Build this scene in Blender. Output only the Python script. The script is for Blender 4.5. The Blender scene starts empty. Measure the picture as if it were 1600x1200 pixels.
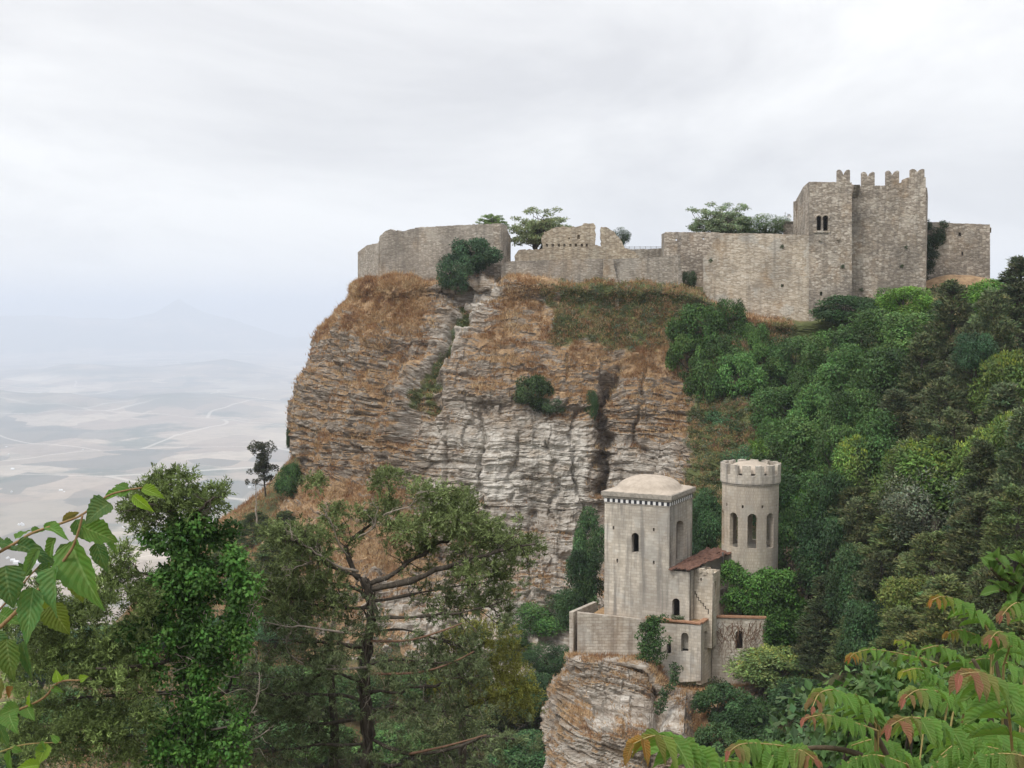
import bpy, bmesh, math, random
import numpy as np
from mathutils import Matrix, Vector

# ---------------------------------------------------------------- camera, sky, sun, exposure
SC = bpy.context.scene
COL = SC.collection
FPX, HORIZ = 1931.0, 490.0                 # focal length and horizon row, in pixels of the 1600 x 1200 photograph
PITCH = -math.atan((600.0 - HORIZ) / FPX)
cam_data = bpy.data.cameras.new('camera')
cam_data.sensor_width = 36.0
cam_data.lens = 36.0 * FPX / 1600.0
cam_data.clip_start, cam_data.clip_end = 0.1, 300000.0
cam = bpy.data.objects.new('camera', cam_data)
COL.objects.link(cam)
cam.location = (0, 0, 0)
cam.rotation_euler = (math.radians(90) + PITCH, 0, 0)
SC.camera = cam

SUN_EL, SUN_AZ = math.radians(52), math.radians(-138)       # azimuth from +Y towards +X: over the viewer's left shoulder
world = bpy.data.worlds.new('World'); SC.world = world; world.use_nodes = True
wn, wl = world.node_tree.nodes, world.node_tree.links
wn.clear()
w_out = wn.new('ShaderNodeOutputWorld'); w_bg = wn.new('ShaderNodeBackground')
w_sky = wn.new('ShaderNodeTexSky'); w_sky.sky_type = 'NISHITA'; w_sky.sun_disc = False
w_sky.sun_elevation = SUN_EL; w_sky.sun_rotation = SUN_AZ; w_sky.altitude = 700
w_tc = wn.new('ShaderNodeTexCoord')
w_sep = wn.new('ShaderNodeSeparateXYZ'); wl.new(w_tc.outputs['Generated'], w_sep.inputs[0])
w_map = wn.new('ShaderNodeMapping'); w_map.inputs['Scale'].default_value = (1.0, 1.0, 2.6)
w_map.inputs['Location'].default_value = (4.855, 15.948, 8.286)
wl.new(w_tc.outputs['Generated'], w_map.inputs[0])
w_n1 = wn.new('ShaderNodeTexNoise'); w_n1.inputs['Scale'].default_value = 2.3; w_n1.inputs['Detail'].default_value = 10
w_n1.inputs['Roughness'].default_value = 0.6; w_n1.inputs['Distortion'].default_value = 0.5
wl.new(w_map.outputs[0], w_n1.inputs['Vector'])
w_ramp = wn.new('ShaderNodeValToRGB')
w_ramp.color_ramp.elements[0].position = 0.34; w_ramp.color_ramp.elements[0].color = (5.0, 5.0, 5.12, 1)
w_ramp.color_ramp.elements[1].position = 0.62; w_ramp.color_ramp.elements[1].color = (6.9, 6.88, 6.85, 1)
wl.new(w_n1.outputs['Fac'], w_ramp.inputs[0])
# an overcast dome is brighter overhead than at the horizon
w_up = wn.new('ShaderNodeMath'); w_up.operation = 'MAXIMUM'; w_up.inputs[1].default_value = 0.0
wl.new(w_sep.outputs['Z'], w_up.inputs[0])
w_cie = wn.new('ShaderNodeMath'); w_cie.operation = 'MULTIPLY_ADD'; w_cie.inputs[1].default_value = 1.1; w_cie.inputs[2].default_value = 1.0
w_sq = wn.new('ShaderNodeMath'); w_sq.operation = 'POWER'; w_sq.inputs[1].default_value = 2.0
wl.new(w_up.outputs[0], w_sq.inputs[0]); wl.new(w_sq.outputs[0], w_cie.inputs[0])
w_mul = wn.new('ShaderNodeVectorMath'); w_mul.operation = 'SCALE'
wl.new(w_ramp.outputs[0], w_mul.inputs[0]); wl.new(w_cie.outputs[0], w_mul.inputs['Scale'])
w_mix = wn.new('ShaderNodeMix'); w_mix.data_type = 'RGBA'; w_mix.inputs[0].default_value = 0.95
wl.new(w_sky.outputs[0], w_mix.inputs[6]); wl.new(w_mul.outputs[0], w_mix.inputs[7])
wl.new(w_mix.outputs[2], w_bg.inputs['Color'])
w_bg.inputs['Strength'].default_value = 0.10
wl.new(w_bg.outputs[0], w_out.inputs['Surface'])

sun_data = bpy.data.lights.new('sun', 'SUN')
sun_data.energy = 1.5; sun_data.angle = math.radians(14); sun_data.color = (1.0, 0.95, 0.87)
sun = bpy.data.objects.new('sun', sun_data); COL.objects.link(sun)
_d = Vector((math.sin(SUN_AZ) * math.cos(SUN_EL), math.cos(SUN_AZ) * math.cos(SUN_EL), math.sin(SUN_EL)))
sun.rotation_euler = _d.to_track_quat('Z', 'Y').to_euler()
sun.location = _d * 300

vs = SC.view_settings
vs.view_transform = 'Standard'; vs.look = 'None'; vs.exposure = 0.62; vs.gamma = 1.0; vs.use_curve_mapping = False
SC.cycles.max_bounces = 6; SC.cycles.diffuse_bounces = 3; SC.cycles.transmission_bounces = 4; SC.cycles.glossy_bounces = 2
SC.cycles.volume_bounces = 1
SC.cycles.use_denoising = True

# ---------------------------------------------------------------- helpers
RNG = np.random.default_rng(7)
random.seed(7)
CP, SP = math.cos(PITCH), math.sin(PITCH)

def ray(px, py):
    cx, cz = (px - 800.0) / FPX, -(py - 600.0) / FPX
    return np.array([cx, CP - SP * cz, SP + CP * cz])
def P(px, py, Y):
    r = ray(px, py)
    return r * (Y / r[1])
def ppm(Y): return FPX / Y
def proj(V):
    V = np.asarray(V, float)
    f = V[..., 1] * CP + V[..., 2] * SP
    u = -V[..., 1] * SP + V[..., 2] * CP
    return 800 + FPX * V[..., 0] / f, 600 - FPX * u / f

def _h(ix, iy, iz, seed):
    h = (ix.astype(np.int64) * 374761393 + iy.astype(np.int64) * 668265263 + iz.astype(np.int64) * 1440670441 + seed * 974634541) & 0xFFFFFFFF
    h = ((h ^ (h >> 13)) * 1274126177) & 0xFFFFFFFF
    h = ((h ^ (h >> 16)) * 2246822519) & 0xFFFFFFFF
    return ((h ^ (h >> 15)) & 0xFFFFFF) / float(0xFFFFFF)
def vnoise(x, y, z=None, seed=0):
    x, y = np.broadcast_arrays(np.asarray(x, float), np.asarray(y, float))
    z = np.zeros_like(x) if z is None else np.broadcast_to(np.asarray(z, float), x.shape)
    ix, iy, iz = np.floor(x), np.floor(y), np.floor(z)
    fx, fy, fz = x - ix, y - iy, z - iz
    fx, fy, fz = [f * f * (3 - 2 * f) for f in (fx, fy, fz)]
    out = 0
    for a in (0, 1):
        for b in (0, 1):
            for c in (0, 1):
                w = (fx if a else 1 - fx) * (fy if b else 1 - fy) * (fz if c else 1 - fz)
                out = out + w * _h(ix + a, iy + b, iz + c, seed)
    return out * 2 - 1
def fbm(x, y, z=None, octv=4, seed=0):
    o, a, t = 0, 1.0, 0.0
    z = 0 * np.asarray(x, float) if z is None else z
    for k in range(octv):
        f = 2.0 ** k
        o = o + a * vnoise(np.asarray(x) * f, np.asarray(y) * f, np.asarray(z) * f, seed + 17 * k); t += a; a *= 0.5
    return o / t
def sstep(a, b, x):
    t = np.clip((np.asarray(x, float) - a) / (b - a), 0, 1)
    return t * t * (3 - 2 * t)

def new_mesh(name, V, faces, mat=None, col=None, smooth=False, uv=None, attrs=None):
    """faces: list of int arrays, each (n,3) or (n,4); col per vertex (n,3); uv per vertex (n,2)"""
    V = np.ascontiguousarray(V, np.float32)
    me = bpy.data.meshes.new(name)
    me.vertices.add(len(V)); me.vertices.foreach_set('co', V.ravel())
    fl = [np.ascontiguousarray(f, np.int32) for f in faces if len(f)]
    loops = np.concatenate([f.ravel() for f in fl])
    tot = np.concatenate([np.full(len(f), f.shape[1], np.int32) for f in fl])
    st = np.concatenate([[0], np.cumsum(tot)[:-1]]).astype(np.int32)
    me.loops.add(len(loops)); me.loops.foreach_set('vertex_index', loops)
    me.polygons.add(len(tot)); me.polygons.foreach_set('loop_start', st)
    me.polygons.foreach_set('use_smooth', np.full(len(tot), bool(smooth)))
    if col is not None:
        a = me.color_attributes.new('Col', 'FLOAT_COLOR', 'POINT')
        c4 = np.ones((len(V), 4), np.float32); c4[:, :3] = col
        a.data.foreach_set('color', c4.ravel())
    for k, v in (attrs or {}).items():
        a = me.attributes.new(k, 'FLOAT', 'POINT'); a.data.foreach_set('value', np.ascontiguousarray(v, np.float32))
    if uv is not None:
        l = me.uv_layers.new(name='UVMap')
        l.data.foreach_set('uv', np.ascontiguousarray(np.asarray(uv, np.float32)[loops]).ravel())
    me.update(calc_edges=True)
    if mat is not None: me.materials.append(mat)
    return me
def link(name, me, parent=None, **props):
    o = bpy.data.objects.new(name, me); COL.objects.link(o)
    if parent is not None: o.parent = parent
    for k, v in props.items(): o[k] = v
    return o
def empty(name, loc, label, cat, group=None, rotz=0.0, scale=None):
    o = bpy.data.objects.new(name, None); COL.objects.link(o)
    o.location = Vector([float(c) for c in loc]); o.rotation_euler = (0, 0, rotz)
    o.empty_display_size = 0.5
    if scale is not None: o.scale = scale
    o['label'] = label; o['category'] = cat
    if group: o['group'] = group
    return o
def tag(o, label, cat, group=None):
    o['label'] = label; o['category'] = cat
    if group: o['group'] = group
    return o
def structure(o): o['kind'] = 'structure'; return o
def stuff(o, label=None):
    o['kind'] = 'stuff'
    if label: o['label'] = label
    return o

class MB:
    """collects shapes for ONE mesh"""
    def __init__(s): s.V = []; s.Q = []; s.T = []; s.C = []; s.n = 0
    def add(s, V, Q=None, T=None, col=(1, 1, 1)):
        V = np.asarray(V, float)
        s.V.append(V)
        if Q is not None and len(Q): s.Q.append(np.asarray(Q, int) + s.n)
        if T is not None and len(T): s.T.append(np.asarray(T, int) + s.n)
        c = np.asarray(col, float); s.C.append(np.broadcast_to(c, (len(V), 3)) if c.ndim == 1 else c)
        s.n += len(V)
    def box(s, c, d, col=(1, 1, 1), rz=0.0):
        c, d = np.asarray(c, float), np.asarray(d, float) / 2
        v = np.array([[x, y, z] for z in (-1, 1) for y in (-1, 1) for x in (-1, 1)], float) * d
        if rz:
            cs, sn = math.cos(rz), math.sin(rz); v = np.c_[v[:, 0] * cs - v[:, 1] * sn, v[:, 0] * sn + v[:, 1] * cs, v[:, 2]]
        s.add(v + c, [[0, 2, 3, 1], [4, 5, 7, 6], [0, 1, 5, 4], [2, 6, 7, 3], [0, 4, 6, 2], [1, 3, 7, 5]], col=col)
    def hexa(s, v8, col=(1, 1, 1)):       # bottom 4 (ccw) then top 4
        s.add(v8, [[3, 2, 1, 0], [4, 5, 6, 7], [0, 1, 5, 4], [1, 2, 6, 5], [2, 3, 7, 6], [3, 0, 4, 7]], col=col)
    def tube(s, pts, rad, n=6, col=(1, 1, 1), cap=True):
        pts = np.asarray(pts, float); rad = np.broadcast_to(np.asarray(rad, float), (len(pts),))
        tg = np.gradient(pts, axis=0); tg /= np.linalg.norm(tg, axis=1)[:, None] + 1e-9
        up = np.array([0.31, 0.2, 0.93]); a = np.cross(tg, up)
        bad = np.linalg.norm(a, axis=1) < 0.2
        a[bad] = np.cross(tg[bad], [1, 0.1, 0]); a /= np.linalg.norm(a, axis=1)[:, None]
        b = np.cross(tg, a)
        th = np.arange(n) * 2 * math.pi / n
        V = (pts[:, None] + rad[:, None, None] * (np.cos(th)[None, :, None] * a[:, None] + np.sin(th)[None, :, None] * b[:, None])).reshape(-1, 3)
        m = len(pts); i = np.arange(m - 1)[:, None] * n; j = np.arange(n)[None]; j2 = (j + 1) % n
        Q = np.stack([i + j, i + j2, i + n + j2, i + n + j], -1).reshape(-1, 4)
        V = np.vstack([V, pts[-1:], pts[:1]])
        k = np.arange(n); e = m * n
        T = np.vstack([np.c_[(m - 1) * n + k, (m - 1) * n + (k + 1) % n, np.full(n, e)], np.c_[(k + 1) % n, k, np.full(n, e + 1)]]) if cap else []
        s.add(V, Q, T, col)
    def mesh(s, name, mat, smooth=False, uvbox=False):
        V = np.vstack(s.V); F = []
        if s.Q: F.append(np.vstack(s.Q))
        if s.T: F.append(np.vstack(s.T))
        me = new_mesh(name, V, F, mat, np.vstack(s.C), smooth)
        if uvbox: box_uv(me)
        return me

def box_uv(me):
    n = len(me.polygons); lp = len(me.loops)
    nor = np.empty(n * 3, np.float32); me.polygons.foreach_get('normal', nor); nor = nor.reshape(-1, 3)
    tot = np.empty(n, np.int32); me.polygons.foreach_get('loop_total', tot)
    vi = np.empty(lp, np.int32); me.loops.foreach_get('vertex_index', vi)
    co = np.empty(len(me.vertices) * 3, np.float32); me.vertices.foreach_get('co', co); co = co.reshape(-1, 3)[vi]
    nl = np.repeat(nor, tot, axis=0)
    h = np.hypot(nl[:, 0], nl[:, 1])
    tx, ty = np.where(h > 0.3, -nl[:, 1] / (h + 1e-6), 1.0), np.where(h > 0.3, nl[:, 0] / (h + 1e-6), 0.0)
    u = co[:, 0] * tx + co[:, 1] * ty
    v = np.where(np.abs(nl[:, 2]) > 0.7, co[:, 1], co[:, 2])
    l = me.uv_layers.get('UVMap') or me.uv_layers.new(name='UVMap')
    l.data.foreach_set('uv', np.c_[u, v].astype(np.float32).ravel())

# ---------------------------------------------------------------- materials
def mat_new(name, rough=0.9):
    m = bpy.data.materials.new(name); m.use_nodes = True
    b = m.node_tree.nodes['Principled BSDF']; b.inputs['Roughness'].default_value = rough
    b.inputs['Specular IOR Level'].default_value = 0.2
    return m, m.node_tree.nodes, m.node_tree.links, b
def nd(n, t, **kw):
    x = n.new(t)
    for k, v in kw.items():
        if k in x.inputs.keys(): x.inputs[k].default_value = v
        else: setattr(x, k, v)
    return x
def mixc(n, l, fac, a, b, mode='MIX'):
    x = n.new('ShaderNodeMix'); x.data_type = 'RGBA'; x.blend_type = mode
    for s, v in ((0, fac), (6, a), (7, b)):
        if hasattr(v, 'is_linked') or hasattr(v, 'links'): l.new(v, x.inputs[s])
        elif s == 0: x.inputs[0].default_value = v
        else: x.inputs[s].default_value = (*v, 1)
    return x.outputs[2]
def ramp(n, l, src, pts):
    r = n.new('ShaderNodeValToRGB'); e = r.color_ramp.elements
    while len(e) < len(pts): e.new(0.5)
    for k, (p, c) in enumerate(pts):
        e[k].position = p; e[k].color = (*c, 1) if len(c) == 3 else c
    l.new(src, r.inputs[0]); return r.outputs[0]
def rampf(n, l, src, a, b, lo=0.0, hi=1.0):
    r = n.new('ShaderNodeMapRange'); r.inputs[1].default_value = a; r.inputs[2].default_value = b
    r.inputs[3].default_value = lo; r.inputs[4].default_value = hi; r.interpolation_type = 'SMOOTHSTEP'
    l.new(src, r.inputs[0]); return r.outputs[0]
def vec_map(n, l, src, scale, loc=(0, 0, 0)):
    m = n.new('ShaderNodeMapping'); m.inputs['Scale'].default_value = scale; m.inputs['Location'].default_value = loc
    l.new(src, m.inputs[0]); return m.outputs[0]
def noise(n, l, vec, scale, detail=4, rough=0.55, out='Fac', dist=0.0):
    x = nd(n, 'ShaderNodeTexNoise', Scale=scale, Detail=detail, Roughness=rough, Distortion=dist); l.new(vec, x.inputs['Vector']); return x.outputs[out]

def masonry(name, stones, mortar, bw, bh, stain=(0.10, 0.09, 0.08), stain_amt=0.55, ochre=0.25, rubble=0.5, bump=0.6, streak=0.4):
    m, n, l, b = mat_new(name, 0.93)
    uvn = n.new('ShaderNodeUVMap').outputs[0]
    obj = n.new('ShaderNodeNewGeometry').outputs['Position']
    wob = noise(n, l, uvn, 1.6, 3, 0.6, 'Color')
    uv = n.new('ShaderNodeVectorMath'); uv.operation = 'MULTIPLY_ADD'
    l.new(wob, uv.inputs[0]); uv.inputs[1].default_value = (0.5 * rubble,) * 3; l.new(uvn, uv.inputs[2])
    uvv = uv.outputs[0]
    br = nd(n, 'ShaderNodeTexBrick', Scale=1.0)
    br.inputs['Brick Width'].default_value = bw; br.inputs['Row Height'].default_value = bh
    br.inputs['Mortar Size'].default_value = bh * 0.09; br.inputs['Mortar Smooth'].default_value = 0.4; br.inputs['Bias'].default_value = 0.0
    br.inputs['Color1'].default_value = (0, 0, 0, 1); br.inputs['Color2'].default_value = (1, 1, 1, 1); br.inputs['Mortar'].default_value = (0.5, 0.5, 0.5, 1)
    l.new(uvv, br.inputs['Vector'])
    vo = nd(n, 'ShaderNodeTexVoronoi', Scale=1.0); l.new(vec_map(n, l, uvv, (0.9 / bw, 0.8 / bh, 1)), vo.inputs['Vector'])
    cellv = n.new('ShaderNodeSeparateColor'); l.new(vo.outputs['Color'], cellv.inputs[0])
    brv = n.new('ShaderNodeSeparateColor'); l.new(br.outputs['Color'], brv.inputs[0])
    mixv = n.new('ShaderNodeMix'); mixv.inputs[0].default_value = rubble
    l.new(brv.outputs[0], mixv.inputs[2]); l.new(cellv.outputs[0], mixv.inputs[3])
    k = len(stones) - 1
    col = ramp(n, l, mixv.outputs[0], [(0.08 + 0.84 * i / k, s) for i, s in enumerate(stones)])
    joint = rampf(n, l, vo.outputs['Distance'], 0.45, 0.75)
    jm = n.new('ShaderNodeMix'); jm.inputs[0].default_value = rubble; l.new(br.outputs['Fac'], jm.inputs[2]); l.new(joint, jm.inputs[3])
    col = mixc(n, l, jm.outputs[0], col, mortar)
    big = noise(n, l, obj, 0.16, 6, 0.62)
    och = noise(n, l, vec_map(n, l, obj, (0.3, 0.3, 0.22), (9, 4, 2)), 1.0, 5, 0.6)
    f1 = rampf(n, l, och, 0.52, 0.72, 0, ochre)
    col = mixc(n, l, f1, col, (0.36, 0.22, 0.10))
    f2 = rampf(n, l, big, 0.43, 0.64, 0, stain_amt)
    pat = noise(n, l, vec_map(n, l, obj, (1, 1, 1), (31, 7, 12)), 0.33, 3, 0.5)
    col = mixc(n, l, rampf(n, l, pat, 0.56, 0.62, 0, 0.35), col, tuple(min(.6, c * 1.12) for c in stones[-1]))
    col = mixc(n, l, f2, col, stain)
    st = noise(n, l, vec_map(n, l, obj, (1.3, 1.3, 0.11)), 1.0, 5, 0.65)
    f3 = rampf(n, l, st, 0.44, 0.70, 0, streak)
    col = mixc(n, l, f3, col, stain)
    pits = noise(n, l, obj, 3.2, 5, 0.7)
    col = mixc(n, l, rampf(n, l, pits, 0.58, 0.8, 0, 0.55), col, (stain[0] * 0.7, stain[1] * 0.7, stain[2] * 0.7))
    col = mixc(n, l, rampf(n, l, pits, 0.42, 0.2, 0, 0.45), col, tuple(min(0.62, c * 1.35) for c in stones[-1]))
    l.new(col, b.inputs['Base Color'])
    hsum = n.new('ShaderNodeMath'); hsum.operation = 'MULTIPLY_ADD'; l.new(jm.outputs[0], hsum.inputs[0]); hsum.inputs[1].default_value = -0.8; l.new(pits, hsum.inputs[2])
    bp = nd(n, 'ShaderNodeBump', Strength=bump, Distance=0.08); l.new(hsum.outputs[0], bp.inputs['Height']); l.new(bp.outputs[0], b.inputs['Normal'])
    return m

M = {}
M['castle'] = masonry('castle_rubble_stone', [(0.25, 0.21, 0.165), (0.35, 0.30, 0.245), (0.42, 0.365, 0.30), (0.54, 0.485, 0.415)], (0.26, 0.22, 0.18), 0.42, 0.21, rubble=0.95, ochre=0.35)
M['curtain'] = masonry('curtain_pale_stone', [(0.38, 0.315, 0.24), (0.51, 0.435, 0.345), (0.57, 0.495, 0.405), (0.66, 0.595, 0.505)], (0.36, 0.30, 0.23), 0.46, 0.19, rubble=0.75, ochre=0.5, stain_amt=0.4)
M['ruin'] = masonry('ruin_tan_stone', [(0.32, 0.26, 0.19), (0.41, 0.34, 0.255), (0.48, 0.41, 0.31), (0.57, 0.50, 0.40)], (0.31, 0.25, 0.18), 0.44, 0.19, rubble=0.8, ochre=0.45, stain_amt=0.35)
M['grey'] = masonry('grey_rampart_stone', [(0.25, 0.22, 0.18), (0.32, 0.285, 0.24), (0.37, 0.33, 0.28), (0.45, 0.41, 0.355)], (0.28, 0.245, 0.205), 0.38, 0.18, rubble=0.9, ochre=0.25, stain_amt=0.4)
M['tower'] = masonry('pale_ashlar', [(0.48, 0.43, 0.36), (0.54, 0.485, 0.41), (0.58, 0.525, 0.45), (0.64, 0.59, 0.51)], (0.43, 0.38, 0.315), 0.62, 0.30, stain=(0.20, 0.187, 0.172), rubble=0.12, ochre=0.2, stain_amt=0.5, streak=0.85, bump=0.35)
M['round'] = masonry('warm_ashlar', [(0.50, 0.43, 0.34), (0.56, 0.49, 0.395), (0.60, 0.53, 0.435), (0.65, 0.585, 0.49)], (0.45, 0.385, 0.305), 0.62, 0.32, stain=(0.24, 0.215, 0.19), rubble=0.1, ochre=0.4, stain_amt=0.45, streak=0.5, bump=0.35)
M['vined'] = masonry('vine_stained_ashlar', [(0.42, 0.375, 0.315), (0.48, 0.43, 0.365), (0.54, 0.495, 0.425), (0.62, 0.575, 0.51)], (0.36, 0.315, 0.26), 0.62, 0.30, stain=(0.16, 0.12, 0.095), rubble=0.2, ochre=0.2, stain_amt=0.6, streak=0.5, bump=0.5)

def simple(name, c1, c2, scale=3.0, rough=0.9, bump=0.3, detail=5):
    m, n, l, b = mat_new(name, rough)
    obj = n.new('ShaderNodeNewGeometry').outputs['Position']
    f = noise(n, l, obj, scale, detail, 0.65)
    l.new(ramp(n, l, f, [(0.3, c1), (0.7, c2)]), b.inputs['Base Color'])
    bp = nd(n, 'ShaderNodeBump', Strength=bump, Distance=0.05); l.new(f, bp.inputs['Height']); l.new(bp.outputs[0], b.inputs['Normal'])
    return m
M['plaster'] = simple('dome_plaster', (0.33, 0.28, 0.23), (0.47, 0.405, 0.335), 1.6)
M['cornice'] = simple('weathered_cornice', (0.20, 0.185, 0.165), (0.42, 0.38, 0.325), 3.0)
M['white_tile'] = simple('white_glazed_tile', (0.66, 0.66, 0.66), (0.78, 0.78, 0.77), 8, 0.4, 0.05)
M['black_tile'] = simple('black_glazed_tile', (0.02, 0.022, 0.03), (0.05, 0.05, 0.06), 8, 0.4, 0.05)
M['rust'] = simple('rusty_red_roofing', (0.06, 0.032, 0.024), (0.21, 0.115, 0.085), 1.8, 0.95, 0.6)
M['brickedge'] = simple('terracotta_edge', (0.24, 0.12, 0.07), (0.42, 0.25, 0.16), 2.5)
M['rooflitter'] = simple('dry_roof_litter', (0.20, 0.12, 0.06), (0.40, 0.27, 0.15), 2.0, 1.0, 0.7)
M['crack'] = simple('dark_crack', (0.03, 0.025, 0.02), (0.05, 0.042, 0.035), 5)
M['metal'] = simple('dull_metal', (0.10, 0.10, 0.10), (0.18, 0.17, 0.16), 8, 0.5)
M['dish'] = simple('white_dish', (0.55, 0.55, 0.56), (0.65, 0.65, 0.66), 4, 0.5, 0.02)
M['door'] = simple('old_dark_wood', (0.03, 0.022, 0.016), (0.07, 0.05, 0.035), 5)

def leaf_material(name, transl=0.22, rough=0.6, hue_noise=0.0):
    m, n, l, b = mat_new(name, rough)
    a = nd(n, 'ShaderNodeAttribute', attribute_name='Col'); oi = n.new('ShaderNodeObjectInfo')
    c = mixc(n, l, 1.0, a.outputs['Color'], oi.outputs['Color'], 'MULTIPLY')
    l.new(c, b.inputs['Base Color']); b.inputs['Specular IOR Level'].default_value = 0.25
    tr = n.new('ShaderNodeBsdfTranslucent')
    hs = nd(n, 'ShaderNodeHueSaturation', Hue=0.48, Saturation=1.1, Value=1.25); l.new(c, hs.inputs['Color']); l.new(hs.outputs[0], tr.inputs['Color'])
    mx = n.new('ShaderNodeMixShader'); mx.inputs[0].default_value = transl
    l.new(b.outputs[0], mx.inputs[1]); l.new(tr.outputs[0], mx.inputs[2])
    out = [x for x in n if x.type == 'OUTPUT_MATERIAL'][0]; l.new(mx.outputs[0], out.inputs['Surface'])
    return m
M['leaf'] = leaf_material('foliage')
M['needle'] = leaf_material('cypress_foliage', 0.12, 0.75)
M['grassblade'] = leaf_material('dry_grass_blades', 0.3, 0.9)
def bark_mat(name, c1, c2):
    m, n, l, b = mat_new(name, 0.95)
    obj = n.new('ShaderNodeNewGeometry').outputs['Position']
    f = noise(n, l, vec_map(n, l, obj, (1, 1, 0.25)), 9.0, 6, 0.7)
    l.new(ramp(n, l, f, [(0.3, c1), (0.7, c2)]), b.inputs['Base Color'])
    bp = nd(n, 'ShaderNodeBump', Strength=0.8, Distance=0.03); l.new(f, bp.inputs['Height']); l.new(bp.outputs[0], b.inputs['Normal'])
    return m
M['bark'] = bark_mat('grey_brown_bark', (0.028, 0.023, 0.018), (0.115, 0.098, 0.08))
M['dead'] = bark_mat('bleached_wood', (0.16, 0.135, 0.11), (0.36, 0.31, 0.26))
M['redwood'] = bark_mat('reddish_bare_wood', (0.11, 0.06, 0.04), (0.26, 0.16, 0.11))

# ================================================================ THE LARGE STRUCTURE
# ---------------------------------------------------------------- plain far below, with ridges
def interp_px(px, table):
    a = np.array(table, float); return np.interp(px, a[:, 0], a[:, 1])
def build_plain():
    az = np.radians(np.r_[np.arange(-180, -36, 3.0), np.arange(-36, 36, 0.16), np.arange(36, 180.1, 3.0)])
    r = np.r_[np.geomspace(700, 6000, 60)[:-1], np.linspace(6000, 34000, 190), np.geomspace(34500, 95000, 24)]
    A, R = np.meshgrid(az, r)
    px = 800 + FPX * np.tan(np.clip(A, -1.2, 1.2))
    nz = fbm(A * 40, R / 2500, seed=3)
    z = np.full_like(R, -700.0)
    def ridge(table, r0, sr, rough):
        crest = -(interp_px(px, table) - HORIZ) / FPX * r0 + 700
        crest = crest * (1 + rough * fbm(A * 90, R / 900, seed=int(r0)))
        rr = r0 * (1 + 0.05 * fbm(A * 12, A * 0, seed=int(r0) + 5))
        return np.maximum(crest, 0) * np.exp(-((R - rr) / sr) ** 2)
    h = ridge([(-600, 600), (0, 602), (100, 610), (180, 617), (280, 615), (350, 620), (450, 633), (900, 625), (2200, 610)], 9600, 800, 0.12)
    h = np.maximum(h, ridge([(-600, 570), (0, 574), (60, 572), (100, 563), (160, 566), (250, 570), (350, 561), (400, 570), (450, 580), (900, 570), (2200, 570)], 15000, 1500, 0.10))
    h = np.maximum(h, ridge([(-900, 500), (0, 494), (60, 492), (120, 497), (200, 497), (240, 490), (265, 475), (280, 466), (295, 475), (320, 488), (380, 505), (450, 528), (600, 520), (900, 510), (1400, 500), (2400, 495)], 26000, 2600, 0.05))
    h = np.where(np.abs(A) > 1.1, h * 0.2, h)
    z += h + 14 * (nz + 0.2) * sstep(3500, 9000, R)
    V = np.stack([R * np.sin(A), R * np.cos(A), z], -1).reshape(-1, 3)
    nr, na = R.shape
    i, j = np.meshgrid(np.arange(nr - 1), np.arange(na - 1), indexing='ij')
    k = (i * na + j)
    Q = np.stack([k, k + na, k + na + 1, k + 1], -1).reshape(-1, 4)[:, ::-1]
    m, n, l, b = mat_new('patchwork_farmland', 1.0)
    pos = n.new('ShaderNodeNewGeometry').outputs['Position']
    wv = noise(n, l, pos, 0.0006, 2, 0.5, 'Color')
    w = n.new('ShaderNodeVectorMath'); w.operation = 'MULTIPLY_ADD'; l.new(wv, w.inputs[0]); w.inputs[1].default_value = (700, 700, 0); l.new(pos, w.inputs[2])
    cols = []
    for sc, rot in ((1 / 330, 0.4), (1 / 900, -0.3)):
        mp = n.new('ShaderNodeMapping'); mp.inputs['Scale'].default_value = (sc, sc * 0.6, 0); mp.inputs['Rotation'].default_value = (0, 0, rot); l.new(w.outputs[0], mp.inputs[0])
        vo = nd(n, 'ShaderNodeTexVoronoi', Scale=1.0, distance='CHEBYCHEV'); l.new(mp.outputs[0], vo.inputs['Vector'])
        s = n.new('ShaderNodeSeparateColor'); l.new(vo.outputs['Color'], s.inputs[0]); cols.append(s)
    pal = [(0.0, (0.05, 0.07, 0.05)), (0.2, (0.13, 0.125, 0.095)), (0.36, (0.27, 0.205, 0.15)), (0.55, (0.33, 0.255, 0.185)), (0.75, (0.40, 0.325, 0.24)), (0.92, (0.55, 0.47, 0.36))]
    c = mixc(n, l, 0.35, ramp(n, l, cols[0].outputs[0], pal), ramp(n, l, cols[1].outputs[0], pal))
    fn = noise(n, l, pos, 0.012, 5, 0.7); c = mixc(n, l, rampf(n, l, fn, 0.42, 0.66, 0, 0.4), c, (0.15, 0.135, 0.095))
    tr = noise(n, l, pos, 0.0016, 6, 0.65)
    c = mixc(n, l, rampf(n, l, tr, 0.53, 0.64, 0, 0.85), c, (0.06, 0.085, 0.055))
    rd = nd(n, 'ShaderNodeTexVoronoi', Scale=1.0, feature='DISTANCE_TO_EDGE'); l.new(vec_map(n, l, w.outputs[0], (1 / 1500, 1 / 1500, 0)), rd.inputs['Vector'])
    c = mixc(n, l, rampf(n, l, rd.outputs['Distance'], 0.008, 0.003, 0, .6), c, (0.62, 0.56, 0.47))
    # wooded, uncultivated hills stand above the fields
    sz = n.new('ShaderNodeSeparateXYZ'); l.new(pos, sz.inputs[0])
    wood = noise(n, l, pos, 0.0007, 4, 0.6)
    hf = n.new('ShaderNodeMath'); hf.operation = 'MULTIPLY'; l.new(rampf(n, l, sz.outputs[2], -668, -610), hf.inputs[0]); l.new(rampf(n, l, wood, 0.36, 0.52), hf.inputs[1])
    c = mixc(n, l, hf.outputs[0], c, (0.085, 0.10, 0.07))
    l.new(c, b.inputs['Base Color'])
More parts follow.
